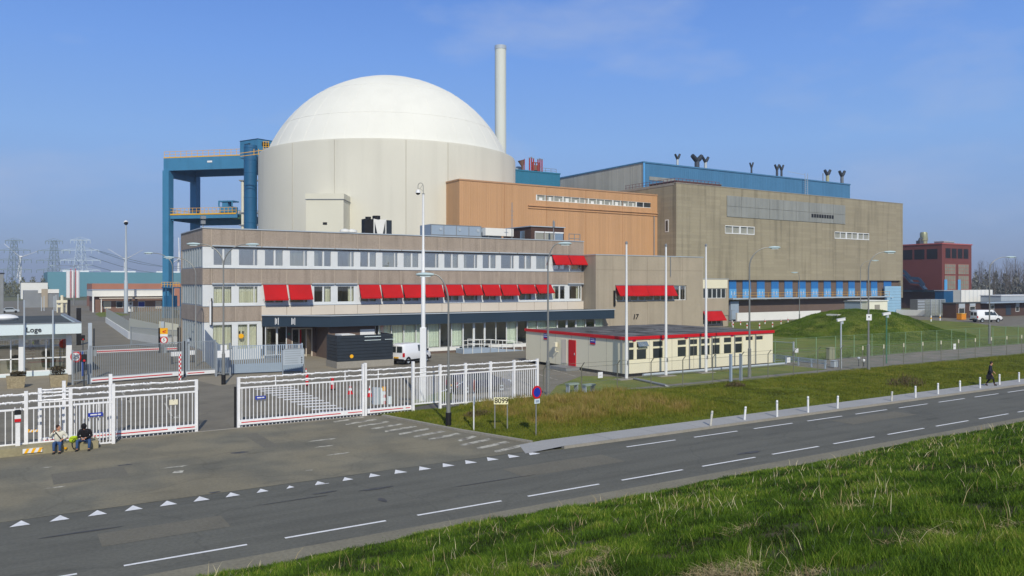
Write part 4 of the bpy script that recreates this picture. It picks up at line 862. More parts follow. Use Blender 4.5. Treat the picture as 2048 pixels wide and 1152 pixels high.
for r_, (ya, yb_) in enumerate(((548,528),(579,551))):
    for k in range(2):
        a = RX0+1.4+k*(RX1-RX0-1.6)/2; wW = (RX1-RX0-1.6)/2-1.6
        f = build('window_wall', MB().box(a, a+wW, RY0-.08, RY0-.004, ZD(ya,D_), ZD(yb_,D_)), mat('green_glazing', lin(128,138,122), .3, var=.2, scale=.5), t, world=True); b = MB()
        for q in range(7): b.box(a+wW*q/6-.08, a+wW*q/6+.08, RY0-.12, RY0-.085, ZD(ya,D_), ZD(yb_,D_))
        for q in range(4): zq = ZD(ya,D_)+(ZD(yb_,D_)-ZD(ya,D_))*q/3; b.box(a, a+wW, RY0-.125, RY0-.083, zq-.07, zq+.07)
        build('bars', b, mat('reddish_bar', lin(168,110,100), .7), f, world=True)
    if r_: 
        for k in range(2): a = RX0+1.0+k*(RX1-RX0-1.6)/2; build('blue_door', MB().box(a, a+1.5, RY0-.2, RY0-.13, ZD(580,D_), ZD(559,D_)), m_bdoorl, t, world=True)
b = MB(); z0_ = zl; st = [(zl+.2, yred(1856)-RY0), (zl+2.2, yred(1845)-RY0), (zl+2.4, yred(1828)-RY0), (zl+4.6, yred(1816)-RY0), (zl+4.8, yred(1806)-RY0)]
for (za, ya), (zb_, yb_) in zip(st[:-1], st[1:]):
    b.beam((RX0-1.2,RY0+ya,za), (RX0-1.2,RY0+yb_,zb_), 1.6, .5).beam((RX0-2,RY0+ya,za+1.4), (RX0-2,RY0+yb_,zb_+1.4), .12, .9)
build('outside_stair', b, mat('stair_blue', lin(50,76,104), .6), t, world=True)
build('ledge', MB().box(RX0-1.2, RX0-.001, RY0+.1, ry1-1, zl-.5, zl+.15), m_navy, t, world=True)
fc = Vector((RX0+4, RY0+8, RZ)); o = thing('roof_flue_drum', 'fat banded metal flue drum on top of the red building', 'flue', fc); h_ = ZD(464,248)-RZ
build('drum', MB().lathe([(1.05,0),(1.05,h_*.35),(1.2,h_*.36),(1.2,h_*.6),(1.1,h_*.62),(1.1,h_*.9),(.9,h_),(.01,h_)], 22), mat('flue_metal', lin(150,156,126), .45, metal=.3, var=.15, scale=1), o, True)
build('side_duct', MB().box(-3.2, -1.1, -.6, .6, .3, 1.4).tube([(-2.6,0,1.0),(-2.0,0,1.9),(-1.0,0,2.2)], .45, 8), m_ventd, o)
o = thing('roof_equipment', 'low pale roof boxes right of the metal flue drum', 'roof box', (RX0+12, RY0+6, RZ)); build('box', MB().box(-3, 3, -1.5, 1.5, 0, 1.2), m_grey, o); build('lid', MB().box(-3.1, 3.1, -1.6, 1.6, 1.2, 1.4), m_lgrey, o)
# blue shed, white container, brown gatehouse on the right
def block(name, nm, cat, px0, px1, D, yt, yb_, d, m_, roof=None, rm=None, z0=0):
    p = AT(px0, D); X1 = FY(px1, p.y); z1 = ZY(px0, yt, p.y); t = thing(name, nm, cat, (p.x, p.y, z0))
    build('walls', MB().box(0, X1-p.x, 0, d, 0, z1-z0), m_, t)
    if rm: build('roof', MB().box(-.15, X1-p.x+.15, -.15, d+.15, z1-z0, z1-z0+.2), rm, t)
    return t, p, X1-p.x, z1-z0
block('blue_shed', 'dark blue double door shed between the red building and the white container', 'shed', 1888, 1925, 215, 582, 615, 2.5, mat('deep_blue', lin(24,84,128), .5), rm=m_lgrey)
t, p, W_, h_ = block('white_container', 'long white container box on the roof line behind the brown gatehouse', 'container', 1922, 1985, 205, 580, 606, 2, m_whitew)
build('legs', MB().box(.2, .5, 0, .3, -3, 0), m_grey, t) if False else None
b = MB()
for k in range(9): b.box(W_*k/8-.04, W_*k/8+.04, -.05, -.003, 0, h_)
build('ribs', b, m_lgrey, t)
t, p, W_, h_ = block('brown_gatehouse', 'low brown brick gatehouse with flat pale roof behind the parked white van', 'gatehouse', 1912, 2110, 176, 607.5, 640, 3, m_dbrown, rm=m_lroof)
def smallwin(t, xa, xb, z0, z1, ins, m_=None, y=-.003):
    f = build('window', MB().box(xa, xb, y-.06, y, z0, z0+.1).box(xa, xb, y-.06, y, z1-.1, z1).box(xa, xa+.1, y-.06, y, z0+.1, z1-.1).box(xb-.1, xb, y-.06, y, z0+.1, z1-.1), m_white, t); build('pane', MB().box(xa+.1, xb-.1, y-.03, y-.001, z0+.1, z1-.1), m_ or m_glassd, f); return f
for (a, c, zl_, zh) in ((1917,1929,1.0,3.2),(1939,1950,1.6,3.2),(1981,1988,1.7,3.3),(2031,2038,1.0,3.2)):
    xa, xb = FY(a, p.y)-p.x, FY(c, p.y)-p.x; smallwin(t, xa, xb, zl_, (zl_+zh)/2+.2, 1); build('blind_box', MB().box(xa, xb, -.12, -.005, (zl_+zh)/2+.25, zh), m_lgrey, t)
build('roof_step', MB().box(10, W_, -1.6, -.16, h_-.05, h_+.25), m_slat, t); build('blue_screen', MB().box(W_*.47, W_*.52, -.06, -.003, .3, 2.6), m_navy, t)
block('pale_cabin', 'light grey site cabin behind the brown gatehouse at the right edge', 'cabin', 2002, 2080, 200, 592, 606, 5, m_lgrey, rm=m_white)
t, p, W_, h_ = block('cream_kiosk', 'small cream flat roofed kiosk beside the light blue roller door', 'kiosk', 1735, 1775, 150, 603, 626, 4, mat('kiosk', lin(232,230,212), .7, var=.04), rm=m_whitew)
build('vent', MB().box(W_*.35, W_*.6, -.05, -.003, h_*.55, h_*.85), m_kerb, t)
block('grey_cabinet_house', 'small slate grey equipment house left of the cream kiosk', 'equipment house', 1722, 1734, 151, 604, 626, 3.5, m_slat, rm=m_grey)
t, p, W_, h_ = block('louvre_cabinet', 'grey ribbed cooling screen in front of the red building base', 'screen', 1835, 1876, 205, 599, 612, 2, m_grey)
b = MB()
for k in range(5): b.box(0, W_, -.1, -.003, h_*(k+.1)/5, h_*(k+.5)/5)
build('louvres', b, m_lgrey, t)
t = thing('mesh_enclosure', 'tall grey wire mesh cage in front of the dark base of the red building', 'cage', G(1862, 634)); g = t.location; W_ = FY(1890, g.y)-g.x
build('mesh', MB().quad((0,0,0),(W_,0,0),(W_,0,4),(0,0,4)).quad((0,0,0),(0,1.5,0),(0,1.5,4),(0,0,4)).quad((0,1.5,0),(W_,1.5,0),(W_,1.5,4),(0,1.5,4)), m_meshgrey, t); b = MB()
for x in (0, W_/3, W_*2/3, W_): b.beam((x,0,0), (x,0,4), .12)
b.beam((0,0,4), (W_,0,4), .1); build('posts', b, m_lgrey, t)
o = thing('vent_slab', 'white flat concrete vent slab on top of the grass mound', 'vent', AT(1680, 120, 2.45)); build('slab', MB().box(-1.9, 1.5, -1, 1, -.3, .62), m_whitew, o); build('neck', MB().box(-1.4, 1.0, -.8, .8, -.9, -.3), m_conc, o)

# ================================================================== PORTAKABIN
KX0, KX1, KY0, KY1, KZ0, KZ1 = 42.45, 60.35, 49.6, 64.3, .28, 3.3
t = thing('site_office', 'single storey cream modular site office with a red roof edge', 'modular building', (KX0, KY0, 0)); t_k = t
hol = []
wins = [(1250,1269,0),(1273,1294,3),(1305.5,1327,0),(1355,1373.5,0),(1379,1396,0),(1402,1421,0),(1425,1441,0),(1447.5,1464,0),(1469.5,1485.5,0),(1491,1507,1),(1512,1527,1)]
def kx(p): return max(KX0+.3, min(KX1-.2, FY(p, KY0)))
zb0, zm, zt0 = 1.36, 2.26, 2.86
for (a, c, q) in wins: hol.append((kx(a), kx(c), (zb0 if q != 1 else 2.42), zt0))
b = openings_wall(KX0, KX1, KY0, KZ0, KZ1-.2, hol, .15); body(b, KX0, KX1, KY0, KY1, KZ0, KZ1-.2)
build('wall_panels', b, m_cream, t, world=True)
build('red_roof_edge', MB().box(KX0-.1, KX1+.1, KY0-.12, KY0-.003, KZ1-.26, KZ1).box(KX0-.12, KX0-.003, KY0-.003, KY1+.1, KZ1-.26, KZ1), m_redp, t, world=True)
rb = MB(); nm_ = 7
for k in range(nm_):
    a, c = KX0+(KX1-KX0)*k/nm_, KX0+(KX1-KX0)*(k+1)/nm_
    for (ya, yb_) in ((KY0, (KY0+KY1)/2-.2), ((KY0+KY1)/2+.2, KY1)): rb.box(a+.14, c-.14, ya+.12, yb_-.12, KZ1-.2, KZ1-.05)
build('roof', rb, m_roof, t, world=True); build('roof_seams', MB().box(KX0+.01, KX1-.01, KY0+.01, KY1-.01, KZ1-.19, KZ1-.1), mat('roof_gap', lin(60,60,64), .9), t, world=True)
build('underframe', MB().box(KX0+.3, KX1-.3, KY0+.35, KY1-.3, 0, KZ0-.002), m_black, t, world=True)
m_kwin = mat('kabin_frame', lin(228,222,190), .5)
for (a, c, q) in wins:
    a, c = kx(a), kx(c); z0 = zb0 if q != 1 else 2.42; b = MB(); tt = .055; Y = KY0+.03
    b.box(a, c, Y, Y+.08, z0, z0+tt).box(a, c, Y, Y+.08, zt0-tt, zt0).box(a, a+tt, Y, Y+.08, z0+tt, zt0-tt).box(c-tt, c, Y, Y+.08, z0+tt, zt0-tt)
    if q != 1: b.box(a+tt, c-tt, Y-.04, Y+.08, zm-.03, zm+.13)
    f = build('window', b, m_kwin, t, world=True); build('pane', MB().box(a+tt, c-tt, Y+.04, Y+.05, z0+tt, zt0-tt), m_glassd, f, world=True)
    if q == 3: build('open_toplight', MB().prism([(a+.05,Y-.03,zt0-.02),(c-.02,Y-.03,zt0-.02),(c-.02,Y-.28,zm+.2),(a+.05,Y-.28,zm+.2)], (0,-.03,.02)), m_glassb, f, world=True)
pb = MB()
for k in range(nm_):
    x = KX0+(KX1-KX0)*k/nm_
    if k: pb.box(x-.012, x+.012, KY0-.01, KY0, KZ0+.02, KZ1-.28)
for k in range(1, 6): y = KY0+(KY1-KY0)*k/6; pb.box(KX0-.008, KX0, y-.01, y+.01, KZ0+.02, KZ1-.28)
build('panel_seams', pb, m_kerb, t, world=True)
for px in (1378, 1423, 1468.5, 1510.5): build('downpipe', MB().cyl((FY(px,KY0), KY0-.07), KZ0, KZ1-.25, .045, n=8), m_grey, t, world=True)
for q in ((KX0+.25, KY0-.07), (KX0-.08, KY0+.35)): build('downpipe', MB().cyl(q, KZ0, KZ1-.25, .045, n=8), m_grey, t, world=True)
def yk(px): u = (px-CX)/F_PX; return KX0/(SN+u*CS)*(CS-u*SN)
ya, yb_ = yk(1152), yk(1138); d = build('red_door', MB().box(KX0-.06, KX0-.004, ya, yb_, KZ0+.05, 2.62), m_redp, t, world=True); build('handle', MB().box(KX0-.1, KX0-.06, ya+.1, ya+.16, 1.3, 1.5), m_lgrey, d, world=True)
build('side_shutter', MB().box(KX0-.05, KX0-.004, yk(1134), yk(1124), KZ0+.2, 2.62), m_cream2, t, world=True)
def plate(x0, x1, y0, y1, z0, z1, par=t):
    f = build('name_plate', MB().box(x0, x1, y0, y1, z0, z1), m_signb, par, world=True)
    if x1-x0 < .1: build('plate_lines', MB().box(x0-.01, x0-.002, y0+.08, y1-.08, z0+.28, z0+.34).box(x0-.01, x0-.002, y0+.08, y1-.08, z0+.44, z0+.5), m_white, f, world=True); build('plate_foot', MB().box(x0-.012, x0-.001, y0, y1, z0, z0+.14), m_redp, f, world=True)
    else: build('plate_foot', MB().box(x0, x1, y0-.01, y0-.001, z0, z0+.07), m_redp, f, world=True)
plate(KX0-.04, KX0-.005, yk(1191), yk(1181), 2.42, 2.98); plate(KX0-.04, KX0-.005, yk(1096), yk(1088), 2.42, 2.98)
for px in (1268, 1324, 1372, 1418.5, 1464): x = FY(px, KY0); plate(x-.17, x+.17, KY0-.035, KY0-.005, 2.9, 3.03)
build('satellite_lamp', MB().tube([(KX0-.02,yk(1116),1.4),(KX0-.3,yk(1116),1.5),(KX0-.32,yk(1116),2.0)], .04, 6).box(KX0-.45, KX0-.2, yk(1116)-.2, yk(1116)+.2, 1.9, 2.3), m_cream, t, world=True)
f = build('entrance_step', MB().box(KX0-1.5, KX0-.05, yk(1160), yk(1125), .02, .3), m_grey, t, world=True)
t = thing('overground_pipe', 'light grey pipe running along the foot of the site office', 'pipe', G(1270,755)); g = t.location.copy()
a = G(1262, 752); c = G(1530, 722); build('pipe', MB().tube([(a.x,48.7,.22),(KX1+.5,48.7,.22)], .11, 10), m_lgrey, t, world=True, smooth=True)
t = thing('buried_duct', 'dark grey pipe running from the site office towards the fence', 'pipe', G(1268,757)); a, c = G(1268,757,.1), G(1332,771,.1); build('pipe', MB().tube([a, c, c+Vector((.2,-.1,-.15))], .1, 10), m_grey, t, world=True, smooth=True)
for k, px in enumerate((1253, 1332, 1412)):
    yb_ = (757, 753, 748)[k]; g = G(px, yb_); g.y = 48.55; g.x = FY(px, g.y); D = g.x*SN+g.y*CS; h = ZD((482,487,487)[k], D)
    o = thing('flagpole', 'bare white flagpole in front of the site office, ' + ('nearest its left corner', 'middle one of three', 'rightmost of three')[k], 'flagpole', g, group='white flagpoles'); 
    build('pole', MB().tube([(0,0,.05),(0,0,3),(0,0,h-.25)], [.13,.115,.07], 12), m_white, o, True); build('finial', MB().lathe([(.01,h-.28),(.1,h-.25),(.1,h-.1),(.01,h)], 10), m_grey, o, True)
    build('foot_slab', MB().box(-.95, .75, -.45, .45, 0, .06), m_kerb, o); build('cleat', MB().box(-.05, .05, -.2, -.12, 1.2, 1.5), m_grey, o)

# ================================================================== GATEHOUSE (Loge)
LY = 75.0; LX1 = FY(163, LY); lz1, lz0 = ZY(150, 646.5, LY), ZY(150, 667, LY); LB = 98.0; LX0 = -16.0
t = thing('gatehouse', 'white gatehouse with a flat dark roof and the word Loge on its fascia', 'gatehouse', (LX1, LY, 0)); t_l = t
build('fascia', MB().box(LX0, LX1, LY, LY+.35, lz0, lz1).box(LX1-.35, LX1, LY+.35, LB, lz0, lz1), m_fasc, t, world=True)
build('roof', MB().box(LX0, LX1-.35, LY+.35, LB, lz0+.1, lz1-.12), m_lroof, t, world=True)
build('roof_trim', MB().box(LX0, LX1+.03, LY-.03, LY+.3, lz1, lz1+.07).box(LX1-.3, LX1+.03, LY+.3, LB, lz1, lz1+.07), m_grey, t, world=True)
build('soffit', MB().box(LX0, LX1-.4, LY+.4, LY+2, lz0+.02, lz0+.1), m_whitew, t, world=True)
build('roof_sign', facing(text_mb('Loge', .56, .02, .004), (FY(67.5, LY), LY-.03, ZY(65, 660, LY))), m_black, t, world=True)
WY = 76.6; col_px = [(-60,-50),(37,49.5),(132,143)]
for a, c in col_px: a, c = FY(a, WY), FY(c, WY); build('column', MB().box(a, c, WY-.35, WY+.2, 0, lz0), m_white, t, world=True)
def lwin(pa, pb_, mull, z0=.35, z1=3.1):
    a, c = FY(pa, WY), FY(pb_, WY); b = MB().box(a, c, WY-.05, WY+.05, z0, z0+.1).box(a, c, WY-.05, WY+.05, z1-.1, z1).box(a, c, WY-.06, WY+.06, 1.42, 1.5)
    for m_ in mull: x = FY(m_, WY); b.box(x-.05, x+.05, WY-.06, WY+.06, z0+.1, z1-.1)
    f = build('window', b, m_white, t, world=True); build('pane', MB().box(a, c, WY, WY+.012, z0+.1, z1-.1), m_glass, f, world=True)
lwin(49.5, 132, (92,)); lwin(-50, 37, (-5, 21.5,), .2)
build('low_wall', MB().box(FY(49.5,WY), FY(132,WY), WY-.06, WY+.08, 0, .35).box(FY(-50,WY), FY(37,WY), WY-.06, WY+.08, 0, .2).box(LX0, FY(132,WY), WY-.04, WY+.08, 3.1, lz0), m_fasc, t, world=True)
build('white_panel', MB().box(FY(-50,WY), FY(37,WY), WY+.03, WY+.05, 2.5, 2.75), m_white, t, world=True)
build('back_walls', MB().box(LX0, LX1-.8, WY+6, WY+6.2, 0, lz0).box(LX1-.95, LX1-.8, WY+.2, LB-1, 0, lz0).box(LX0, LX1-.95, WY+.1, WY+6, 0, .08), m_room, t, world=True)
build('counter', MB().box(FY(62,WY), FY(128,WY), WY+.5, WY+1.4, .08, 1.05), mat('counter_green', lin(140,168,160), .6), t, world=True)
build('counter_top', MB().box(FY(56,WY), FY(129,WY), WY+.45, WY+1.5, 1.05, 1.12), m_redp, t, world=True)
build('counter', MB().box(FY(-40,WY), FY(36,WY), WY+.5, WY+1.2, .08, 1.3), m_curtg, t, world=True)
build('inner_posts', MB().box(FY(83,WY), FY(86,WY), WY+2.5, WY+2.7, .1, 3).box(FY(103,WY), FY(106,WY), WY+2.5, WY+2.7, .1, 3).box(FY(75,WY), FY(77,WY), WY+2.5, WY+2.7, .1, 3), m_curt, t, world=True)
def hanging(px, m1, nm, band=True):
    X = FY(px, WY+.7); o = thing('hanging_jacket', nm, 'jacket', (X, WY+1.75, 1.3)); build('cloth', MB().lathe([(.01,1.5),(.12,1.45),(.32,1.3),(.36,.8),(.38,0),(.3,0),(.01,.02)], 12), m1, o, True)
    if band: build('bands', MB().lathe([(.385,.25),(.385,.32)], 12).lathe([(.38,.5),(.38,.57)], 12), m_white, o)
hanging(60, mat('jacket_maroon', lin(120,30,36), .9), 'dark red jacket with pale bands hanging in the gatehouse window')
hanging(122, mat('jacket_yellow', lin(190,190,50), .9), 'yellow safety jacket hanging at the right of the gatehouse window')
for k, (px, py) in enumerate(((31.5,777), (117,774))):
    o = thing('planter', 'square pebbled concrete planter with a small shrub, %s the gatehouse door' % ('left of' if k == 0 else 'right of'), 'planter', G(px, py-2), group='planters by the gatehouse'); s_ = .58
    b = MB(); V = [(-s_,-s_,0),(s_,-s_,0),(s_,s_,0),(-s_,s_,0)]; q = .62; b.add([(x*.9,y*.9,0) for x, y, z in V]+[(x*1.05,y*1.05,.85) for x, y, z in V], [(0,1,2,3),(0,1,5,4),(1,2,6,5),(2,3,7,6),(3,0,4,7),(4,5,6,7)])
    build('tub', b, mat('pebble_concrete', lin(158,146,118), .95, var=.15, scale=6, fine=.25, bump=1, bscale=30), o)
    b = MB(); r_ = random.Random(k)
    for i in range(900):
        a = r_.uniform(0,6.28); rr = r_.random()**.5*(.5 if k else .5); z = .85+r_.random()**.7*(.75 if k else .35)*(1-rr*.7); x, y = rr*math.cos(a)+(-.05 if k else .15), rr*math.sin(a); e = .05; d = Vector((r_.uniform(-1,1), r_.uniform(-1,1), r_.uniform(-.3,1))).normalized()*e*2; n_ = Vector((d.y,-d.x,d.z*.3))*.6; p = Vector((x,y,z)); b.quad(p, p+n_+d*.5, p+d, p-n_+d*.5)
    build('shrub', b, mat('shrub_brown', lin(86,76,52), .9, var=.4, scale=8), o)
o = thing('roof_lamp', 'small white dome lamp on the dark gatehouse roof', 'lamp', (FY(35,88)-1, 88, lz1-.12)); build('dome', MB().ball((0,0,.2), .8, 14, (1.4,1,.45)), m_white, o, True); build('base', MB().cyl((0,0), 0, .15, .5), m_grey, o)
for px, yb_, yt, nm in ((48.5, 664, 600, 'left thin post rising from the gatehouse roof edge'), (106, 664, 620, 'right thin post at the gatehouse roof edge')):
    o = thing('thin_post', nm, 'post', (FY(px, LY-.3), LY-.3, 0)); build('pole', MB().cyl((0,0), 0, ZY(px, yt, LY-.3), .06, n=8), m_lgrey, o)
# ================================================================== FAR BACKGROUND
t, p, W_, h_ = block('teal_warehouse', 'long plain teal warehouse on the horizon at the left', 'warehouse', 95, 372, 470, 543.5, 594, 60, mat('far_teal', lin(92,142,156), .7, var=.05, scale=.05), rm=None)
for k in range(3): build('roof_light', MB().box(8+k*26, 22+k*26, 4, 7, h_, h_+.9), m_white, t)
t = thing('silo_group', 'cluster of white silos in front of the teal warehouse', 'silos', AT(146, 440)); h_ = ZD(541, 440)
for k in range(3): build('silo', MB().lathe([(.9 if k == 1 else 1.15,0),(.9 if k == 1 else 1.15,h_-.4),(.01,h_)], 16).xf(Matrix.Translation((-2.2+k*2.2,0,0))), m_white, t, True)
build('pipe', MB().cyl((-1.1,-1.3), 0, h_+1, .18, n=6), m_redp, t); build('pipe', MB().cyl((1.2,-1.3), 0, h_+1, .18, n=6), m_redp, t)
block('white_depot', 'white flat depot building left of the teal warehouse', 'depot', 42, 95.5, 400, 565, 594, 30, m_whitew, rm=m_lroof)
t, p, W_, h_ = block('grey_open_shed', 'low dark open shed with a white fascia behind the gatehouse', 'shed', 47, 118, 255, 581, 604, 12, m_grey); build('fascia', MB().box(4, W_, -.3, -.003, h_-.9, h_+.4), m_whitew, t); build('brown_bay', MB().box(W_*.5, W_*.68, -.35, -.31, 0, h_+.5), m_conc, t)
block('orange_hall', 'low orange brown clad hall behind the white roofed brick office', 'hall', 184, 380, 262, 567, 600, 20, mat('far_tan', lin(168,116,94), .85, var=.08, scale=.3))
t, p, W_, h_ = block('brick_office', 'low brown brick office with a deep white roof edge left of the gantry', 'office', 189, 345, 214, 593, 628, 16, mat('far_brick', lin(126,100,88), .9, var=.08))
build('white_roof_edge', MB().box(-.6, W_+.3, -1.0, 16, h_, ZD(580.5,214)), m_whitew, t); build('grey_roof', MB().box(-.7, W_+.4, -1.1, 16.1, ZD(580.5,214), ZD(579.2,214)), m_slat, t)
build('porch_post', MB().box(-.6, -.2, -1, -.6, 0, h_), m_white, t); build('porch_post', MB().box(1.3, 1.5, -2.6, -2.4, 0, h_-.6), m_white, t); build('porch_roof', MB().box(1.0, W_, -2.8, -1.02, h_-.6, h_-.35), m_cream2, t)
def fx(px): return FY(px, p.y)-p.x
for a, c, ya, yb_, q in ((207,222,617,603,m_cream2),(232,246,616,603,m_glassd),(276,290,615,603,m_signb),(311,323,617,602,m_cream2)): smallwin(t, fx(a), fx(c), ZY(a,ya,p.y), ZY(a,yb_,p.y), 1, q)
d = build('door', MB().box(fx(256), fx(266), -.08, -.003, 0, ZY(260,603,p.y)), m_white, t)
for k in range(3): build('door_pane', MB().box(fx(259), fx(263), -.1, -.082, .8+k*1.1, 1.4+k*1.1), m_glassd, d)
block('edge_building', 'grey two storey building cut by the left edge of the view', 'building', -40, 7, 165, 547, 628, 12, m_grey, rm=m_char)
def wturb(px, D, yh, nm, rot):
    o = thing('wind_turbine', nm, 'wind turbine', AT(px, D), group='wind turbines on the horizon'); h = ZD(yh, D); build('tower', MB().lathe([(1.9,0),(1.1,h)], 12), m_white, o, True); build('nacelle', MB().box(-1.4,1.4,-4,3,h-1,h+1.8), m_white, o)
    for k in range(3):
        a = rot+k*2.0944; c = Vector((0,-4.5,h)); d = Vector((math.cos(a)*CS, -math.cos(a)*SN, math.sin(a))); build('blade', MB().beam(c, c+d*8, 1.6, .5).beam(c+d*8, c+d*24, .9, .3), m_white, o)
wturb(41, 900, 515, 'white wind turbine beside the leftmost pylon', .35); wturb(250, 950, 519, 'white wind turbine showing behind the tall camera mast', .5); wturb(357, 900, 518, 'white wind turbine between the gantry leg and the office block', 1.6)
def pylon(px, D, ytop, nm, mats_):
    o = thing('power_pylon', nm, 'pylon', AT(px, D), YAW*-1, group='lattice power pylons'); h = ZD(ytop, D); w0, w1 = 4.6, 1.4; b = MB(); n = 9
    def cr(z): r = w0+(w1-w0)*z/h; return [(r*sx, r*sy, z) for sx, sy in ((-1,-1),(1,-1),(1,1),(-1,1))]
    for q in range(n):
        A, B = cr(h*q/n), cr(h*(q+1)/n)
        for k in range(4): b.beam(A[k], B[k], .3); b.beam(A[k], B[(k+1) % 4], .15); b.beam(A[(k+1) % 4], B[k], .15)
    build('lattice', b, mats_, o)
    for z, wd in ((h*.98,7),(h*.80,13),(h*.62,14),(h*.44,14)):
        a = MB().beam((-wd,0,z), (wd,0,z), .45, .5); a.beam((-wd,0,z), (0,0,z+2.2), .2).beam((wd,0,z), (0,0,z+2.2), .2)
        for s in (-1, -.6, .6, 1): a.beam((s*wd,0,z), (s*wd,0,z-2.4), .35)
        build('cross_arm', a, mats_, o)
    return o, h
mp1 = mat('pylon_grey', lin(128,146,150), .6); mp2 = mat('pylon_pale', lin(190,205,215), .5)
pylon(28, 640, 479, 'grey green lattice power pylon, leftmost of three', mp1); pylon(108, 640, 480, 'grey green lattice power pylon in the middle of three', mp1); o, hP = pylon(161, 560, 478, 'pale bright lattice power pylon, rightmost and nearest of three', mp2)
b = MB(); base = AT(161, 560)
for k, (y0, x1, y1) in enumerate(((496,330,524),(512,330,536),(529,330,541),(496,420,534))):
    a = AT(178, 560, ZD(y0, 560)); c = AT(x1+60, 700, ZD(y1+6, 700)); pts = [a.lerp(c, i/12)-Vector((0,0,6*math.sin(math.pi*i/12))) for i in range(13)]; b.tube(pts, .17, 4)
o = thing('power_lines', 'thin dark power cables running right from the pale pylon', 'cables', base); build('cables', b, mp1, o, world=True)
o = thing('camera_mast', 'tall slim white camera mast in front of the brick office', 'mast', AT(252, 208)); h_ = ZD(449, 208); build('pole', MB().lathe([(.5,0),(.48,8.5),(.36,8.7),(.2,h_-.6),(.2,h_)], 12), m_lgrey, o, True); build('camera_dome', MB().ball((0,-.1,h_+.4), .55, 10), m_black, o, True); build('cap', MB().lathe([(.6,h_+.4),(.5,h_+.9),(.01,h_+1.1)], 12), m_white, o, True)
# bare trees
def bare_tree(seed, h, spread):
    r = random.Random(seed); b = MB(); tr = MB(); top = Vector((r.uniform(-.5,.5), r.uniform(-.5,.5), h)); pts = [Vector((0,0,0)).lerp(top, k/8)+Vector((r.uniform(-.15,.15), r.uniform(-.15,.15), 0)) for k in range(9)]
    tr.tube(pts, [.32*(1-k/9.5) for k in range(9)], 6)
    def br(p, d, L, rad, lv):
        q = p; P_ = [p]; 
        for k in range(3): d = (d+Vector((r.uniform(-.18,.18), r.uniform(-.18,.18), .16))).normalized(); q = q+d*L/3; P_.append(q)
        b.tube(P_, [rad, rad*.75, rad*.5, rad*.22], 3)
        if lv < 3:
            for k in range(5 if lv == 1 else 4):
                u = r.uniform(.25, 1); m_ = P_[0].lerp(P_[-1], u); nd = (d+Vector((r.uniform(-.8,.8), r.uniform(-.8,.8), r.uniform(0,.6)))).normalized(); br(m_, nd, L*r.uniform(.4,.65), rad*.5, lv+1)
    for k in range(26):
        u = .18+.8*k/26; p = Vector((0,0,0)).lerp(top, u); a = k*2.4+r.uniform(-.4,.4); L = spread*(1.05-u*.75)*r.uniform(.75,1.2); br(p, Vector((math.cos(a)*.6, math.sin(a)*.6, .9)).normalized(), L, .085*(1.2-u), 1)
    o = thing('bare_tree', 'tall bare winter tree', 'tree', (0,0,0), group='bare trees at the right horizon'); build('trunk', tr, m_bark, o, True); build('crown', b, m_bark, o); return o
protos = [bare_tree(s, 18+s, 6.2) for s in range(3)]
r_ = random.Random(5); spots = []
for k in range(17): spots.append((1952+k*7.2+r_.uniform(-2.5,2.5), 330+r_.uniform(-18,60), r_.uniform(.86,1.12), k))
for i, (px, D, s, k) in enumerate(spots):
    o = protos[i] if i < 3 else dup(protos[i % 3], rot=i*1.3)
    o.location = AT(px, D); h_ = (7.5+8.2*s*(1 if px > 1955 else .85)+(2 if px > 2010 else 0)); s = h_/19; o.scale = (s, s, s); o['label'] = 'bare winter tree behind the red building, %s from the left in the row' % ORD[i]
m_wood = mat('far_wood', lin(112,112,104), .95, var=.3, scale=.15, bump=1)
def treeline(px0, px1, D, yt, nm, col, seed, n):
    r = random.Random(seed); b = MB(); h = ZD(yt, D); p0 = AT(px0, D)
    for i in range(n):
        px = r.uniform(px0, px1); d = D+r.uniform(-15, 25); z = h*r.random()**.8*(.75+.25*math.sin(px*.31)+.1*math.sin(px*1.7)); c = AT(px, d, max(.2, z)); s = r.uniform(.25,.8); v = Vector((r.uniform(-1,1), r.uniform(-1,1), r.uniform(-.2,1.4))).normalized()*s*2.2; q = Vector((v.y,-v.x,.2*v.z)).normalized()*s*.5; b.quad(c, c+v*.5+q, c+v, c+v*.5-q)
    o = build('woodland', b, col); o['kind'] = 'stuff'; tag(o, nm, 'woodland'); return o
treeline(1932, 2140, 340, 548, 'brown undergrowth and thin trunks under the bare trees at the right', m_wood, 1, 9000)
treeline(-30, 100, 480, 556, 'brown green line of far shrubs left of the white depot', mat('far_shrub', lin(104,104,72), .95, var=.3, scale=.2), 2, 3500)
treeline(2030, 2500, 600, 556, 'distant grey woodland beyond the right edge', m_wood, 3, 2500)

# ================================================================== INNER YARD FENCES AND SIGNS (left)
def rail_panel(name, nm, cat, A, B, z0, z1, pitch, m_, bar=.03, posts=True, group=None, extra=None, rail=.05):
    A, B = Vector(A), Vector(B); d = (B-A); L = d.length; ang = math.atan2(d.y, d.x); t = thing(name, nm, cat, A, ang, group)
    b = MB(); n = int(L/pitch)
    for k in range(1, n): x = k*L/n; b.box(x-bar/2, x+bar/2, -bar/2, bar/2, z0, z1)
    build('pickets', b, m_, t); build('rails', MB().box(0, L, -rail/2, rail/2, z1, z1+rail).box(0, L, -rail/2, rail/2, z0, z0+rail), m_, t)
    if posts:
        for x in (0, L): build('post', MB().box(x-.06, x+.06, -.06, .06, 0, z1+.12), m_, t)
    return t, L
def stripe_beam(t, L, z0, h, y=0, gap=None):
    b = build('bottom_beam', MB().box(0, L, y-.09, y+.09, z0, z0+h), m_white, t); build('red_stripe', MB().box(.1, L-.9 if gap is None else L*gap, y-.1, y-.092, z0+h*.38, z0+h*.62), m_redp, b); 
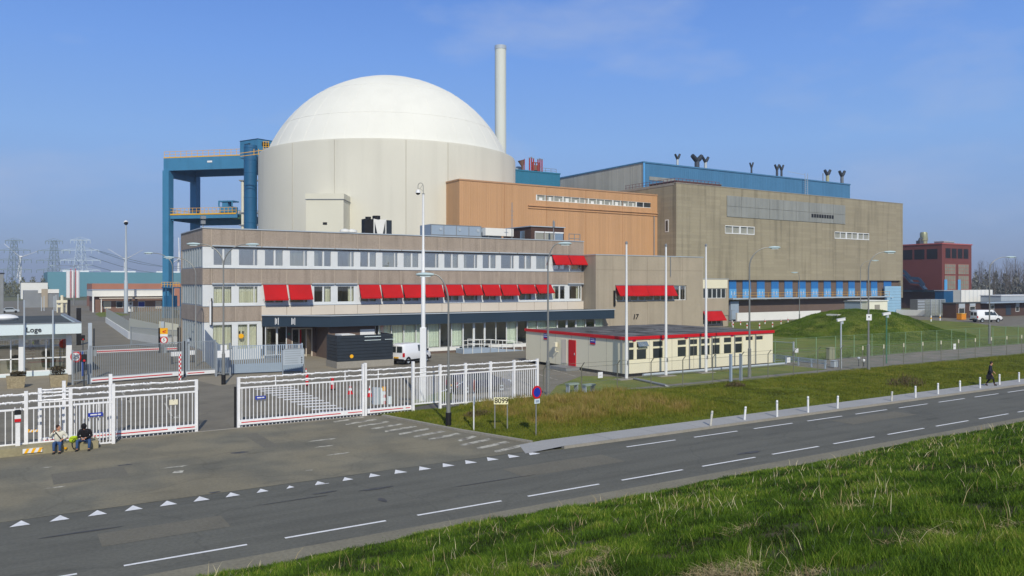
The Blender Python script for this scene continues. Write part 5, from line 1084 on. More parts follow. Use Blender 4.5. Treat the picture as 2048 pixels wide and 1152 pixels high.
t, L = rail_panel('inner_sliding_gate', 'grey barred sliding gate with a red striped bottom beam left of the office', 'gate', G(181,768), G(366,753), .45, 2.8, .135, m_fence); stripe_beam(t, L, .12, .32)
build('dark_post', MB().box(L+.1, L+.28, -.1, .1, 0, 2.9), m_black, t); build('grey_post', MB().box(L+.32, L+.5, -.1, .1, 0, 3.05), m_lgrey, t)
rail_panel('barred_fence', 'narrow grey barred fence panel beside the gatehouse corner', 'fence', G(145,770), G(176,768), .3, 2.5, .14, m_fence)
t, L = rail_panel('inner_sliding_gate', 'short barred gate with red stripe between grey post and slatted screen', 'gate', G(372,753), G(430,749), .45, 2.8, .14, m_fence); stripe_beam(t, L, .12, .28)
rail_panel('pedestrian_gate', 'grey barred pedestrian gate with white notices, left of the slatted palisade', 'gate', G(432,753), G(460,751), .2, 2.6, .13, m_fence)
# angled screen + palisade
t = thing('slatted_screen', 'blue grey solid slatted screen sloping down at the office corner', 'screen', G(430,741)); A = G(430,741); B = G(409,722); hA, hB = 1.95, 3.2
build('slats', MB().prism([A, B, B+Vector((0,0,hB)), A+Vector((0,0,hA+.6))], (0,.12,0)), m_slat, t, world=True)
C2 = G(461,748); build('slats', MB().prism([Vector((A.x+.02,A.y,0)), C2, C2+Vector((0,0,1.9)), Vector((A.x+.02,A.y,hA+.6))], (0,.1,0)), m_slat, t, world=True)
t, L = rail_panel('palisade_fence', 'blue grey close palisade fence in front of the entrance', 'fence', G(461,749), G(604,743), .1, 2.35, .17, m_slat, bar=.085)
build('lower_boards', MB().box(0, L, .07, .11, .05, .85), m_slat, t)
t = thing('notice_board', 'pale grey notice board with printed lines on the palisade fence', 'notice board', G(587,750)); g = t.location; X0, X1 = FY(566,g.y)-g.x, FY(607,g.y)-g.x
def zg(y, g): D = g.x*SN+g.y*CS; return ZD(y, D)
build('board', MB().box(X0, X1, -.05, .05, zg(729,g), zg(699,g)), m_lgrey, t); b = MB()
for k in range(6): z = zg(729,g)+(k+.7)*.19; b.box(X0+.12, X1-.25 if k > 2 else X1-.45, -.06, -.052, z, z+.05)
build('printed_lines', b, m_fence, t); b = MB()
for k in range(3): b.box(X1-.22, X1-.12, -.062, -.052, zg(729,g)+.1+k*.2, zg(729,g)+.2+k*.2)
build('symbols', b, m_black, t); build('frame', MB().box(X0-.06, X0, -.06, .06, 0, zg(697,g)).box(X1, X1+.06, -.06, .06, 0, zg(697,g)).box(X0-.06, X1+.06, -.06, .06, zg(699,g), zg(697,g)), m_fence, t)
t = thing('notice_plates', 'white notice plates on the grey pedestrian gate', 'sign', G(446,755)); g = t.location; sc = (g.x*SN+g.y*CS)/F_PX
build('plate', MB().box(-.45, .5, -.05, .0, zg(715,g), zg(701,g)), m_white, t); build('plate', MB().box(-.2, .3, -.05, 0, zg(700.5,g), zg(690,g)), m_white, t); build('symbol', MB().disc((.02,-.055,zg(705,g)), (0,-1,0), .1, .01, 10), m_black, t); build('post', MB().box(-.03, .03, .0, .05, 0, zg(690,g)), m_fence, t)
# round road signs on poles
def round_sign(px, ybase, yc, r, txt, nm, pole=m_lampp, ring=m_redp, face=m_white, tcol=m_black, yaw=None, size=None, x0=None):
    g = G(px, ybase); D = g.x*SN+g.y*CS; zc_ = ZD(yc, D); t = thing('road_sign', nm, 'road sign', g, -YAW if yaw is None else yaw)
    build('pole', MB().cyl((0,.05), 0, zc_+r*.8, .035, n=8), pole, t); dsc = build('ring', MB().disc((0,-.02,zc_), (0,1,0), r, .03, 28), ring, t); build('face', MB().disc((0,-.03,zc_), (0,1,0), r*.72, .009, 28), face, dsc)
    if txt: build('numerals', facing(text_mb(txt, size or r*1.05, .004, .004), (0,-.036,zc_)), tcol, dsc)
    return t, g, D, zc_
round_sign(152, 768, 713.5, .43, '25', 'round red ringed speed sign reading 25 beside the gatehouse')
t, g, D, zc_ = round_sign(328, 706, 680, .42, '5', 'round 5 speed sign under a yellow plate on black posts')
build('yellow_plate', MB().box(-.42, .42, -.03, 0, ZD(668,D), ZD(656,D)), m_signy, t); build('white_plate', MB().box(-.42, .42, -.03, 0, ZD(673,D), ZD(668.3,D)), m_white, t); build('black_post', MB().box(-.62, -.46, 0, .15, 0, ZD(656,D)), m_black, t)
build('arrow_mark', MB().beam((-.15,-.035,ZD(663,D)), (.25,-.035,ZD(661,D)), .01, .1).beam((-.15,-.035,ZD(664,D)), (.2,-.035,ZD(665,D)), .01, .08), m_redp, t); build('grey_box', MB().box(-.3, .05, -.1, .1, ZD(655.5,D), ZD(643,D)), m_lgrey, t)
def post(name, nm, px, yb_, yt, w_, m_, cat='post', group=None):
    g = G(px, yb_); o = thing(name, nm, cat, g, group=group); build('shaft', MB().box(-w_/2, w_/2, -w_/2, w_/2, 0, zg(yt, g)), m_, o); return o, g
post('black_pillar', 'black square pillar behind the gatehouse corner', 157.5, 690, 616, .5, m_black, 'pillar'); post('black_pillar', 'black square pillar farther up the road behind the gatehouse', 138, 645, 599, .45, m_black, 'pillar')
post('grey_gate_post', 'pale grey square gate post behind the inner gate', 180, 760, 646, .26, m_lgrey); post('dark_gate_post', 'dark slim gate post left of the inner gate', 188, 706, 657, .14, m_char)
post('dark_gate_post', 'dark slim gate post right of the yellow sign, nearer the office', 363, 706, 655, .2, m_black); post('dark_gate_post', 'second dark gate post close to the office wall', 356, 706, 655, .16, m_black)
o, g = post('striped_post', 'red and white chequered post at the right end of the inner gate', 359.5, 760, 708, .18, m_white)
b = MB(); h_ = zg(708, g)
for k in range(12): s = (k % 2)*.09; b.box(-.09+s, 0+s, -.1, -.092, h_*k/12, h_*(k+1)/12)
build('red_checks', b, m_redp, o)
for px, yb_, yt, nm in ((168,772,714,'small black and red intercom post beside the speed sign'),(166,706,674,'dark box post behind the gatehouse fence')):
    o, g = post('intercom_post', nm, px, yb_, yt, .08, m_char); h_ = zg(yt,g); build('box', MB().box(-.18,.18,-.2,.1,h_-.35,h_+.2), m_black, o); build('red_light', MB().disc((0,-.2,h_-.25), (0,-1,0), .08, .02, 12), m_redp, o)
post('blue_post', 'slim blue post inside the inner gate', 165, 752, 702, .2, mat('post_blue', lin(50,76,140), .6))
def barrier(nm, A, B, z):
    t = thing('boom_barrier', nm, 'barrier', A); A = Vector(A); B = Vector(B); build('boom', MB().beam((0,0,z), B-A+Vector((0,0,z)), .08, .3), m_white, t); build('red_stripe', MB().beam((0,-.05,z), B-A+Vector((0,-.05,z)), .02, .12), m_redp, t)
    build('post', MB().box(-.15, .15, -.15, .15, 0, z+.2), m_fence, t)
barrier('long red and white boom across the road behind the inner gate', G(190,712), G(318,706), .45)
barrier('short red and white boom right of the 5 speed sign', G(330,706), G(357,705), .45)
t = thing('security_wall', 'grey mesh screen on a low concrete wall curving along the inner road', 'wall', G(212,645))
pts = [G(212,645), G(258,678), G(318,688), G(357,688)]
b = MB(); m2 = MB()
for a, c in zip(pts[:-1], pts[1:]): b.beam(a+Vector((0,0,.5)), c+Vector((0,0,.5)), .2, 1.0); m2.quad(a+Vector((0,0,1.0)), c+Vector((0,0,1.0)), c+Vector((0,0,2.5)), a+Vector((0,0,2.9)))
build('concrete_base', b, m_whitew, t, world=True); build('mesh_screen', m2, mesh_mat('screen_mesh', lin(190,192,178), .86), t, world=True)
t, L = rail_panel('far_fence', 'grey green fence panels standing before the brick office', 'fence', G(262,650), G(360,652), .1, 3.4, .5, m_fence, bar=.08); build('mesh', MB().quad((0,.02,0),(L,.02,0),(L,.02,3.4),(0,.02,3.4)), mesh_mat('fence_mesh2', lin(150,144,118), .45), t)
t, L = rail_panel('barred_gate', 'fine silver gate bars below the gantry beside the office', 'gate', G(262,690), G(357,700), .1, 2.2, .25, m_fence, bar=.05)
for k, (px, yb_) in enumerate(((345,738),)): pass
t = thing('planter_bench', 'white striped bench box behind the inner gate by the checked post', 'bench', G(348,728)); build('box', MB().box(-.3, 1.1, -.2, .2, .75, 1.15), m_white, t); build('legs', MB().box(-.25, -.15, -.15, .15, 0, .75).box(.95, 1.05, -.15, .15, 0, .75), m_black, t)
t = thing('planter_bench', 'white box on black legs right of the grey gate post', 'bench', G(378,725)); build('box', MB().box(-.4, .5, -.2, .2, .75, 1.15), m_white, t); build('legs', MB().box(-.35, -.25, -.15, .15, 0, .75).box(.35, .45, -.15, .15, 0, .75), m_black, t)
# clutter behind gatehouse
for k, (px, yb_, yt) in enumerate(((83,622,594),(88,622,592),(108,622,592),(112,622,590),(36,620,588))):
    post('slim_pole', 'slim pale pole behind the gatehouse roof, %s from the left' % ORD[(1,2,3,4,0)[k]], px, yb_, yt, .22, m_lgrey, group='slim poles behind the gatehouse')
t = thing('valve_station', 'cream valve pipes and boxes standing behind the gatehouse roof', 'valve station', G(124,625)); b = MB().box(-1.3,1.2,-.5,.5,2.6,3.3).cyl((0,0),0,4.6,.35,n=10).box(-1,-.2,-.3,.3,1.4,2.0).cyl((1.0,0),0,2.6,.15,n=8).cyl((-1.1,0),0,2.6,.15,n=8); build('pipes', b, m_cream, t)
t = thing('parked_car_row', 'dark car parked behind the gatehouse at the left edge', 'car', G(20,626)); build('body', MB().prism([(-2.1,0,.3),(2.1,0,.3),(2.1,0,.8),(1.3,0,.9),(.7,0,1.4),(-1.0,0,1.4),(-1.6,0,.9),(-2.1,0,.8)], (0,1.7,0)), m_lgrey, t, bevel=.06); 
for x in (-1.3, 1.3): build('wheel', MB().disc((x,-.02,.33), (0,1,0), .33, .2, 16), m_rubber, t)
build('window', MB().prism([(-1.35,-.01,.95),(1.1,-.01,.95),(.6,-.01,1.33),(-.95,-.01,1.33)], (0,.02,0)), m_glassd, t)

# ================================================================== WHITE PERIMETER GATES
FYY = 43.3
def wavy(b, L, z, x0=0, y=0):
    n = int(L/.16); r = random.Random(int(L*10)); b.tube([(x0+L*k/n, y+.02*math.sin(k*2.2), z+.012*math.sin(k*1.7)+r.uniform(-.008,.008)) for k in range(n+1)], .044, 5)
    for k in range(0, n, 1): x = x0+L*(k+.5)/n; b.beam((x-.05,y-.06,z+r.uniform(-.07,.07)), (x+.05,y+.06,z+r.uniform(-.07,.07)), .03)
def white_gate(name, nm, cat, X0, X1, Y, zbar0, zbar1, pitch, beam=None, posts=(), dens=.037, top=(2.3,2.6), tip=None, group=None, teeth=False, frame=True):
    t = thing(name, nm, cat, (X0, Y, 0), group=group); L = X1-X0; b = MB(); n = max(2, int(L/pitch))
    for k in range(1, n): x = L*k/n; b.box(x-dens/2, x+dens/2, -.02, .02, zbar0 if not teeth else beam[0]-.13, zbar1)
    build('pickets', b, m_gate, t); build('top_rail', MB().box(0, L, -.04, .04, zbar1, zbar1+.08), m_gate, t)
    if beam: 
        bb = build('bottom_beam', MB().box(0, L, -.1, .1, beam[0], beam[1]), m_gate, t); mid = (beam[0]+beam[1])/2; build('red_stripe', MB().box(.15, L*.8, -.105, -.101, mid-.02, mid+.03).box(L*.86, L-.1, -.105, -.101, mid-.02, mid+.03), m_redp, bb)
    else: build('bottom_rail', MB().box(0, L, -.035, .035, zbar0-.07, zbar0), m_gate, t)
    if teeth:
        pass
    if top:
        b = MB()
        for z in top: wavy(b, L, z)
        build('spiked_wire', b, m_gate, t)
        k = 0
    for x, h in posts: build('post', MB().box(x-X0-.075, x-X0+.075, -.075, .075, 0, h), m_gate, t)
    if tip:
        for x in tip: build('wire_stay', MB().box(x-X0-.025, x-X0+.025, -.02, .02, zbar1+.05, top[-1]+.05), m_gate, t)
    return t
Yf = 42.15
def gx(px, Y): return FY(px, Y)
white_gate('perimeter_fence', 'white barred fence on the kerb at the left edge of the entrance', 'fence', gx(-90,Yf), gx(52,Yf), Yf, .42, 1.9, .26, posts=[(gx(52,Yf),2.75)], top=(2.25,2.6))
white_gate('perimeter_fence', 'white barred fence behind the two seated people, right of the first post', 'fence', gx(54,Yf)+.05, gx(141,Yf), Yf, .42, 1.93, .2, posts=[(gx(141,Yf),2.8)], top=(2.28,2.62))
white_gate('perimeter_fence', 'white close barred fence section ending at the tall post by the sliding gate', 'fence', gx(141,Yf)+.1, gx(226,Yf), Yf, .1, 1.95, .13, posts=[(gx(226.5,Yf),2.85)], top=None)
white_gate('sliding_gate', 'open white sliding gate left of the drive with red striped bottom beam', 'gate', gx(79,FYY), gx(393,FYY), FYY, .38, 2.02, .2, beam=(.14,.38), posts=[(gx(79.5,FYY),2.72),(gx(128,FYY-.1),3.0),(gx(221,FYY),3.2),(gx(392.5,FYY),2.68)], top=(2.32,2.62), teeth=True)
build('dark_end_post', MB().box(gx(396,FYY)-gx(79,FYY)-.06, gx(396,FYY)-gx(79,FYY)+.06, .1, .2, 0, 2.1), m_black, bpy.data.objects['sliding_gate'])
white_gate('sliding_gate', 'wide white sliding gate right of the drive, closed against a double post', 'gate', gx(476,FYY), gx(727,FYY), FYY, .38, 2.05, .2, beam=(.14,.38), posts=[(gx(477,FYY),2.66)], top=(2.33,2.62), teeth=True, tip=(gx(551,FYY),gx(690,FYY)))
build('dark_end_post', MB().box(-.16, -.05, .1, .2, 0, 2.15), m_black, bpy.data.objects['sliding_gate.001'])
white_gate('sliding_gate', 'third white gate leaf between the double post and the narrow gate', 'gate', gx(734,FYY-.1), gx(822,FYY-.1), FYY-.1, .38, 2.05, .2, beam=(.14,.38), posts=[(gx(725,FYY),3.0),(gx(730.5,FYY-.1),3.05)], top=(2.33,2.62), teeth=True, tip=(gx(755,FYY),))
white_gate('pedestrian_gate', 'narrow close barred white gate behind the thick camera pole', 'gate', gx(829,43.0), gx(877,43.0), 43.0, .5, 2.05, .1, posts=[(gx(826,43.0),3.0),(gx(880,43.0),2.72)], top=(2.3,2.6), dens=.04)
prev = 880
for k, px in enumerate((931, 981, 1028, 1074.5)):
    white_gate('perimeter_fence', 'white barred fence panel right of the narrow gate, %s from it' % ORD[k], 'fence', gx(prev+2,43.0), gx(px,43.0), 43.0, .32, 2.05, .15, posts=[(gx(px,43.0),2.72)], top=(2.3,2.6), dens=.04, group='white fence panels right of the narrow gate'); prev = px
# concrete ledge with hazard boards
t = thing('concrete_ledge', 'low concrete ledge under the white fence where two people sit', 'ledge', (gx(-90,41.8), 41.3, 0)); x1 = gx(196, 41.5)-t.location.x; build('kerb_block', MB().box(0, x1, 0, 1.1, 0, .36), mat('ledge_concrete', lin(150,142,112), .9, var=.1, scale=1, streak=.25, fine=.1), t)
def hazard(nm, px, py, Y, z, w_=.75, h_=.2):
    o = thing('hazard_board', nm, 'hazard board', (gx(px, Y), Y, z)); build('board', MB().box(-w_/2, w_/2, -.02, .02, 0, h_), m_white, o); b = MB()
    for k in range(3): x = -w_/2+.05+k*w_/3; b.prism([(x,-.024,0),(x+.12,-.024,0),(x+.22,-.024,h_),(x+.1,-.024,h_)], (0,.003,0))
    build('stripes', b, m_signy, o)
hazard('yellow striped hazard board on the face of the concrete ledge', 65, 900, 41.27, .1)
hazard('yellow striped board behind the white fence bars at the left', 64, 858, 44.5, .5, .6, .16)
for px, py, Y, w_, nm in ((521,795,43.15,.55,'small blue plate hanging on the white gate right of the drive'),(191,829,42.05,.62,'small blue plate on the close barred fence left of the drive')):
    o = thing('blue_plate', nm, 'sign', (gx(px,Y), Y, ZY(px,py,Y))); build('plate', MB().box(-w_/2, w_/2, -.02, 0, -.09, .09), m_signb, o); build('white_marks', MB().box(-w_*.35, w_*.1, -.026, -.021, -.03, .03).box(w_*.15, w_*.36, -.026, -.021, -.03, .03), m_white, o)
o = thing('cream_plate', 'small cream plate on the left sliding gate', 'sign', (gx(347,FYY-.05), FYY-.05, ZY(347,804,FYY))); build('plate', MB().box(-.2, .2, -.02, 0, -.13, .13), m_cream, o); build('screw', MB().disc((0,-.02,.1), (0,-1,0), .02, .01, 8), m_grey, o)
o = thing('intercom_post', 'black, white and red access box on a white stem at the left fence', 'intercom', (gx(35.5,41.9), 41.9, .36)); z1 = ZY(35,820,41.9)-.36; build('stem', MB().box(-.09,.09,-.05,.05,0,z1-.55).box(-.13,-.09,-.05,.05,z1-.1,z1+.12).box(.09,.13,-.05,.05,z1-.1,z1+.12), m_gate, o); build('box', MB().box(-.13,.13,-.12,.1,z1-.2,z1), m_black, o); build('white_face', MB().box(-.12,.12,-.11,.1,z1-.38,z1-.2), m_white, o); build('red_face', MB().box(-.12,.12,-.115,.1,z1-.52,z1-.38), m_redp, o)
o = thing('intercom_post', 'tall black access reader on a bent white arm behind the fence', 'intercom', (gx(908,44.2), 44.2, 0)); build('reader', MB().box(-.1,.1,-.1,.1,ZY(908,784,44.2),ZY(908,757,44.2)), m_black, o, bevel=.02); build('arm', MB().beam((-.9,0,.9),(0,0,1.1),.06).beam((0,0,1.1),(.9,.3,1.4),.06).beam((0,.12,0),(0,.12,1.2),.07), m_white, o)
# cones and posts on the drive
def cone(px, yb_, nm, kind):
    g = G(px, yb_); o = thing('traffic_cone' if kind else 'marker_post', nm, 'traffic cone' if kind else 'marker post', g, group='cones and marker posts on the drive')
    if kind:
        build('base', MB().box(-.2,.2,-.2,.2,0,.05), m_redp, o); build('cone', MB().lathe([(.16,.05),(.12,.25)],14).lathe([(.085,.42),(.05,.58)],14), m_redp, o, True); build('bands', MB().lathe([(.12,.25),(.085,.42)],14).lathe([(.05,.58),(.03,.72),(.01,.73)],14), m_white, o, True)
    else:
        build('base', MB().lathe([(.2,0),(.18,.08),(.01,.09)],12), m_black, o); build('post', MB().lathe([(.12,.09),(.12,.4)],12).lathe([(.11,.62),(.11,.85),(.01,.87)],12), m_redp, o, True); build('band', MB().lathe([(.118,.4),(.118,.62)],12), m_white, o, True)
cone(614, 772, 'red and white marker post on the drive, farthest left of the row', 0); cone(665, 780, 'red and white marker post between the leftmost one and the cone', 0); cone(700.5, 788, 'wide red and white traffic cone behind the gate, left of the post', 1); cone(739.5, 793, 'slim red and white cone right of the double gate post', 1)
o, g = post('striped_marker', 'thin red and white marker pole behind the palisade corner', 612, 764, 737, .07, m_redp); build('white_bands', MB().box(-.04,.04,-.04,.04,.3,.5).box(-.04,.04,-.04,.04,.75,.95), m_white, o)
g = G(757, 808); o = thing('control_cabinet', 'pair of pale grey control cabinets behind the third gate leaf', 'cabinet', g); build('cabinet', MB().box(-.35,-.02,-.2,.2,0,1.05), m_lgrey, o); build('cabinet', MB().box(.06,.3,-.2,.2,0,1.0), m_fasc, o)
o, g = post('striped_marker', 'red and white post with yellow top beside the control cabinets', 768.5, 808, 773, .1, m_redp); build('yellow_top', MB().box(-.12,.05,-.06,.06,.85,1.1), m_signy, o); build('white_bands', MB().box(-.055,.055,-.055,.055,.2,.4).box(-.055,.055,-.055,.055,.6,.8), m_white, o)
o, g = post('low_white_post', 'low white bollard block behind the third gate leaf', 779, 808, 793, .22, m_fasc, 'bollard')

# ================================================================== VERGE SIGNS, POLES
g = G(1002, 862); D = g.x*SN+g.y*CS; t = thing('number_sign', 'cream board reading 8099 on two posts in the dry grass', 'sign', g, -YAW); s_ = D/F_PX
build('board', MB().box(-.37, .37, -.02, .02, ZD(808.5,D), ZD(795,D)), mat('sign_cream', lin(240,236,190), .5, var=.02), t); build('lettering', facing(text_mb('8099', .36, .004, .006), (.02,-.025,ZD(801.8,D))), m_black, t)
for x in (-.32, .33): build('post', MB().box(x-.03, x+.03, .021, .08, 0, ZD(796,D)), m_lampp, t)
t, g, D, zc_ = round_sign(1073.5, 874, 784.5, .325, '', 'round blue no stopping sign with red ring on a thin pole', face=m_signb, yaw=-YAW+.75)
build('under_plate', MB().box(-.16, .2, -.02, .01, ZD(807,D), ZD(798,D)), m_fasc, t); build('plate_mark', MB().box(-.1, .14, -.025, -.021, ZD(805,D), ZD(800,D)), m_slat, t)
g = G(947.5, 862); D = g.x*SN+g.y*CS; t = thing('sign_post', 'white pole with an edge-on red road sign and a pale blue plate', 'sign', g, .95); build('pole', MB().cyl((0,0),0,ZD(785,D),.035,n=8), m_white, t)
build('round_plate', MB().disc((0,-.04,ZD(772,D)), (0,1,0), .33, .03, 24), mat('sign_back', lin(150,70,62), .5), t); build('small_plate', MB().box(-.1, .22, -.05, -.02, ZD(809,D), ZD(793,D)), m_slat, t)
# lamps
def lamp(px, yb_, yt, ends, nm, heads_w=.75, r0=.09, dark=False, r1=.045):
    g = G(px, yb_); D = g.x*SN+g.y*CS; o = thing('street_lamp', nm, 'street lamp', g, -YAW, group='curved arm street lamps'); H_ = ZD(yt, D); s_ = D/F_PX
    build('pole', MB().tube([(0,0,0),(0,0,H_*.22),(0,0,H_*.225),(0,0,H_-1.6)], [r0*1.25,r0*1.2,r0*.75,r0*.5], 10), m_lampp, o, True)
    if dark: build('base_sleeve', MB().cyl((0,0),0,.75,r0*1.6,n=12), m_black, o, True)
    for (ex, ey) in ends:
        dx = (ex-px)*s_; sg = 1 if dx > 0 else -1; za = ZD(ey, D); L = abs(dx)-heads_w*.5; pts = []
        for k in range(9):
            a = math.pi/2*k/8; pts.append((sg*L*(1-math.cos(a)), 0, H_-1.62+(za-H_+1.62)*math.sin(a)))
        build('arm', MB().tube(pts, [r0*.5]*4+[r1*.85]*5, 8), m_lampp, o, True)
        b = MB(); c = sg*abs(dx); 
        secs = [(-.5,.06,.05),(-.3,.13,.09),(0,.17,.12),(.35,.15,.09),(.5,.05,.04)]; V = []; n = 10
        for (u, wy, wz) in secs: V += [(c+u*heads_w*sg*1.0, wy*math.cos(6.2832*k/n), za+wz*math.sin(6.2832*k/n)) for k in range(n)]
        b.add(V, [(i*n+k, i*n+(k+1) % n, (i+1)*n+(k+1) % n, (i+1)*n+k) for i in range(len(secs)-1) for k in range(n)]+[tuple(range(n)), tuple(range((len(secs)-1)*n, len(secs)*n))])
        h_ = build('lamp_head', b, m_lamp, o, True)
        build('diffuser', MB().box(c-.25, c+.3, -.1, .1, za-.13, za-.09), m_fasc, h_)
    return o, H_
lamp(897, 853, 549, [(850,549)], 'street lamp on the grass corner with a black base, its arm bent left', .95, .095, True)
lamp(1096, 789, 487, [(1130,487)], 'street lamp beside the end of the white fence, arm to the right', .9, .11)
lamp(1499, 755, 494, [(1549,495)], 'street lamp in front of the right end of the site office', .95, .11)
o, H_ = lamp(1737, 742, 503, [(1780,504)], 'street lamp with a white notice plate before the grass mound', 1.0, .11); build('notice_plate', MB().box(-.25,.22,-.14,-.12,ZD(640,70),ZD(628,70)), m_white, o); build('plate_symbol', MB().disc((-.02,-.142,ZD(633,70)), (0,-1,0), .07, .01, 10), m_black, o)
lamp(1979, 688, 514, [(2022,514)], 'street lamp nearest the right edge, in front of the bare trees', 1.3, .12)
lamp(447, 769, 489, [(387,488),(505,489)], 'double armed street lamp between the two sliding gates', 1.0, .1, True)
lamp(391.5, 733, 514, [(338,515)], 'street lamp close to the left corner of the office, arm to the left', 1.0, .08)
lamp(345, 705, 505, [(297,506)], 'street lamp left of the gantry leg, arm to the left', 1.0, .08)
lamp(1599, 652, 545, [(1589,545)], 'small far lamp in front of the blue door row', 1.2, .1); lamp(1450, 640, 543, [(1438,543)], 'small far lamp beside the cream panel annex', 1.2, .1); lamp(1721, 650, 521, [(1750,521)], 'far lamp behind the mound, its arm to the right', 1.3, .1)
lamp(148, 610, 524, [(104,531),(178,530)], 'far double armed lamp in front of the white silos', 2.6, .22)
# thick camera pole
g = G(846.5, 802); D = g.x*SN+g.y*CS; s_ = D/F_PX; t = thing('camera_pole', 'tall thick white camera pole rising behind the narrow gate', 'camera pole', g, -YAW); z = lambda y: ZD(y, D)
build('lower_box', MB().box(-.2,.2,-.2,.2,0,z(655)), m_white, t, bevel=.03); build('pole', MB().tube([(0,0,z(655)),(0,0,z(556)),(0,0,z(555)),(0,0,z(500)),(0,0,z(498)),(0,0,z(388))], [.135,.135,.12,.1,.075,.065], 14), m_white, t, True)
build('top_plate', MB().box(-.09,.09,-.09,.09,z(388),z(387)), m_grey, t)
a = MB(); 
pts = [(0,0,z(388)),(0,0,z(372))]+[(-.14+.17*math.cos(q*math.pi/8)-.03,0,z(372)+.2*math.sin(q*math.pi/8)) for q in range(0,9)]+[(-.34,0,z(377))]
a.tube(pts, .02, 6).beam((-.02,0,z(369)),(-.2,0,z(377)),.02).beam((-.2,0,z(377)),(0,0,z(383)),.02).beam((-.34,0,z(377)),(-.2,0,z(377)),.02)
build('hook_arm', a, m_lampp, t); cm = build('camera_dome', MB().lathe([(.01,z(379)),(.1,z(380)),(.17,z(386))], 14).xf(Matrix.Translation((-.34,0,0))), m_white, t, True); build('dark_lens', MB().lathe([(.15,z(386)),(.11,z(388.5)),(.01,z(390))], 14).xf(Matrix.Translation((-.34,0,0))), m_black, cm, True)
# green camera poles, cabinets, guard rail on the right
for px, yb_, yt, nm in ((1682, 737, 640, 'white camera on a slim green post left of the lamp with the notice'), (1773, 727, 628, 'white camera on a slim green post right of the lamp with the notice')):
    g = G(px, yb_); D = g.x*SN+g.y*CS; o = thing('camera_post', nm, 'camera post', g, -YAW, group='cameras on green posts'); h_ = ZD(yt, D); build('post', MB().cyl((0,0),0,h_-.1,.07,n=10), m_green if px > 1700 else m_lgrey, o, True); c = build('camera', MB().beam((-.35,0,h_-.05),(.35,0,h_+.08),.24,.2), m_white, o); build('sunshade', MB().beam((-.4,0,h_+.07),(.38,0,h_+.2),.3,.03), m_white, c); build('bracket', MB().box(-.06,.2,-.06,.06,h_-.35,h_-.1), m_lgrey, o)
def cabinet(nm, px, yb_, yt, w_, m_, d=.4):
    g = G(px, yb_); o = thing('cabinet', nm, 'cabinet', g, group='equipment cabinets by the fence'); h_ = zg(yt, g); build('body', MB().box(-w_/2,w_/2,-d/2,d/2,.08,h_), m_, o, bevel=.02); build('lid', MB().box(-w_/2-.03,w_/2+.03,-d/2-.03,d/2+.03,h_,h_+.06), m_, o); build('door_line', MB().box(-.01,.01,-d/2-.012,-d/2-.002,.15,h_-.05), m_char, o); build('foot', MB().box(-w_/2+.05,w_/2-.05,-d/2+.05,d/2-.05,0,.08), m_kerb, o)
cabinet('tall olive grey cabinet between the two wire fences', 1661, 720, 696, .85, mat('olive_cabinet', lin(142,146,120), .6)); cabinet('low pale cabinet at the end of the steel guard rail', 1669, 736, 722, .62, m_lgrey)
A, B = G(1522, 722), G(1652, 738); t = thing('guard_rail', 'blue grey steel guard rail running from the site office to a pale cabinet', 'guard rail', A); A = A+Vector((.3,0,0)); b = MB(); d = B-A
for z, w_ in ((.72,.12),(.58,.05),(.46,.12)): b.beam(A+Vector((0,-.04 if w_ > .1 else 0,z)), B+Vector((0,-.04 if w_ > .1 else 0,z)), .06, w_)
build('rail', b, m_slat, t, world=True)
for k in range(6): q = A.lerp(B, k/5+.0); build('post', MB().box(q.x-.06,q.x+.06,q.y+.04,q.y+.14,0,.75), m_slat, t, world=True)
for k, (px, yb_, yt) in enumerate(((1461.5,767,709),(1481.5,764,708))):
    o, g = post('blue_steel_post', ('left' if k == 0 else 'right')+' one of two thick blue grey posts at the wire fence', px, yb_, yt, .17, m_slat, group='pair of blue grey posts'); build('cap', MB().box(-.1,.1,-.1,.1,zg(yt,g),zg(yt,g)+.03), m_lgrey, o)
for nm, px, yb_, yt, w_, h_, Y in (('white square notice on the wire fence left of the guard rail end', 1577, 0, 720, .42, .42, 42.4), ('pale notice on the rear green fence behind the guard rail', 1593, 0, 701, .5, .42, 49.9), ('white square notice on the wire fence at the right', 1909, 0, 693, .45, .55, 42.4), ('white square notice on the wire fence in front of the site office', 1200.5, 0, 750, .4, .4, 42.3)):
    o = thing('fence_notice', nm, 'sign', (gx(px,Y), Y, ZY(px,yt,Y))); build('plate', MB().box(-w_/2,w_/2,-.02,0,-h_/2,h_/2), m_white, o); build('print', MB().box(-w_*.3,w_*.3,-.024,-.0205,-h_*.05,h_*.02), m_fence, o)
t = thing('floodlight', 'small ground floodlight pair behind the wire fence', 'floodlight', G(1727,733)); build('lamp', MB().ball((0,0,.55),.16,10), m_white, t, True); build('lamp', MB().ball((-.28,.3,.75),.14,10), m_lgrey, t, True); build('stand', MB().cyl((0,0),0,.5,.03,n=6).cyl((-.28,.3),0,.65,.03,n=6), m_char, t)
for k, (px, yb_) in enumerate(((1144,785),(1177,787))):
    o = thing('low_table', ('left' if k == 0 else 'right')+' one of two low green grey trestle tables behind the wire fence', 'table', G(px,yb_), group='low trestle tables'); build('top', MB().box(-.45,.45,-.25,.25,.55,.66), mat('table_green', lin(140,158,146), .7), o)
    for x in (-.36,.36): build('leg', MB().box(x-.03,x+.03,-.2,.2,0,.55), m_lgrey, o)
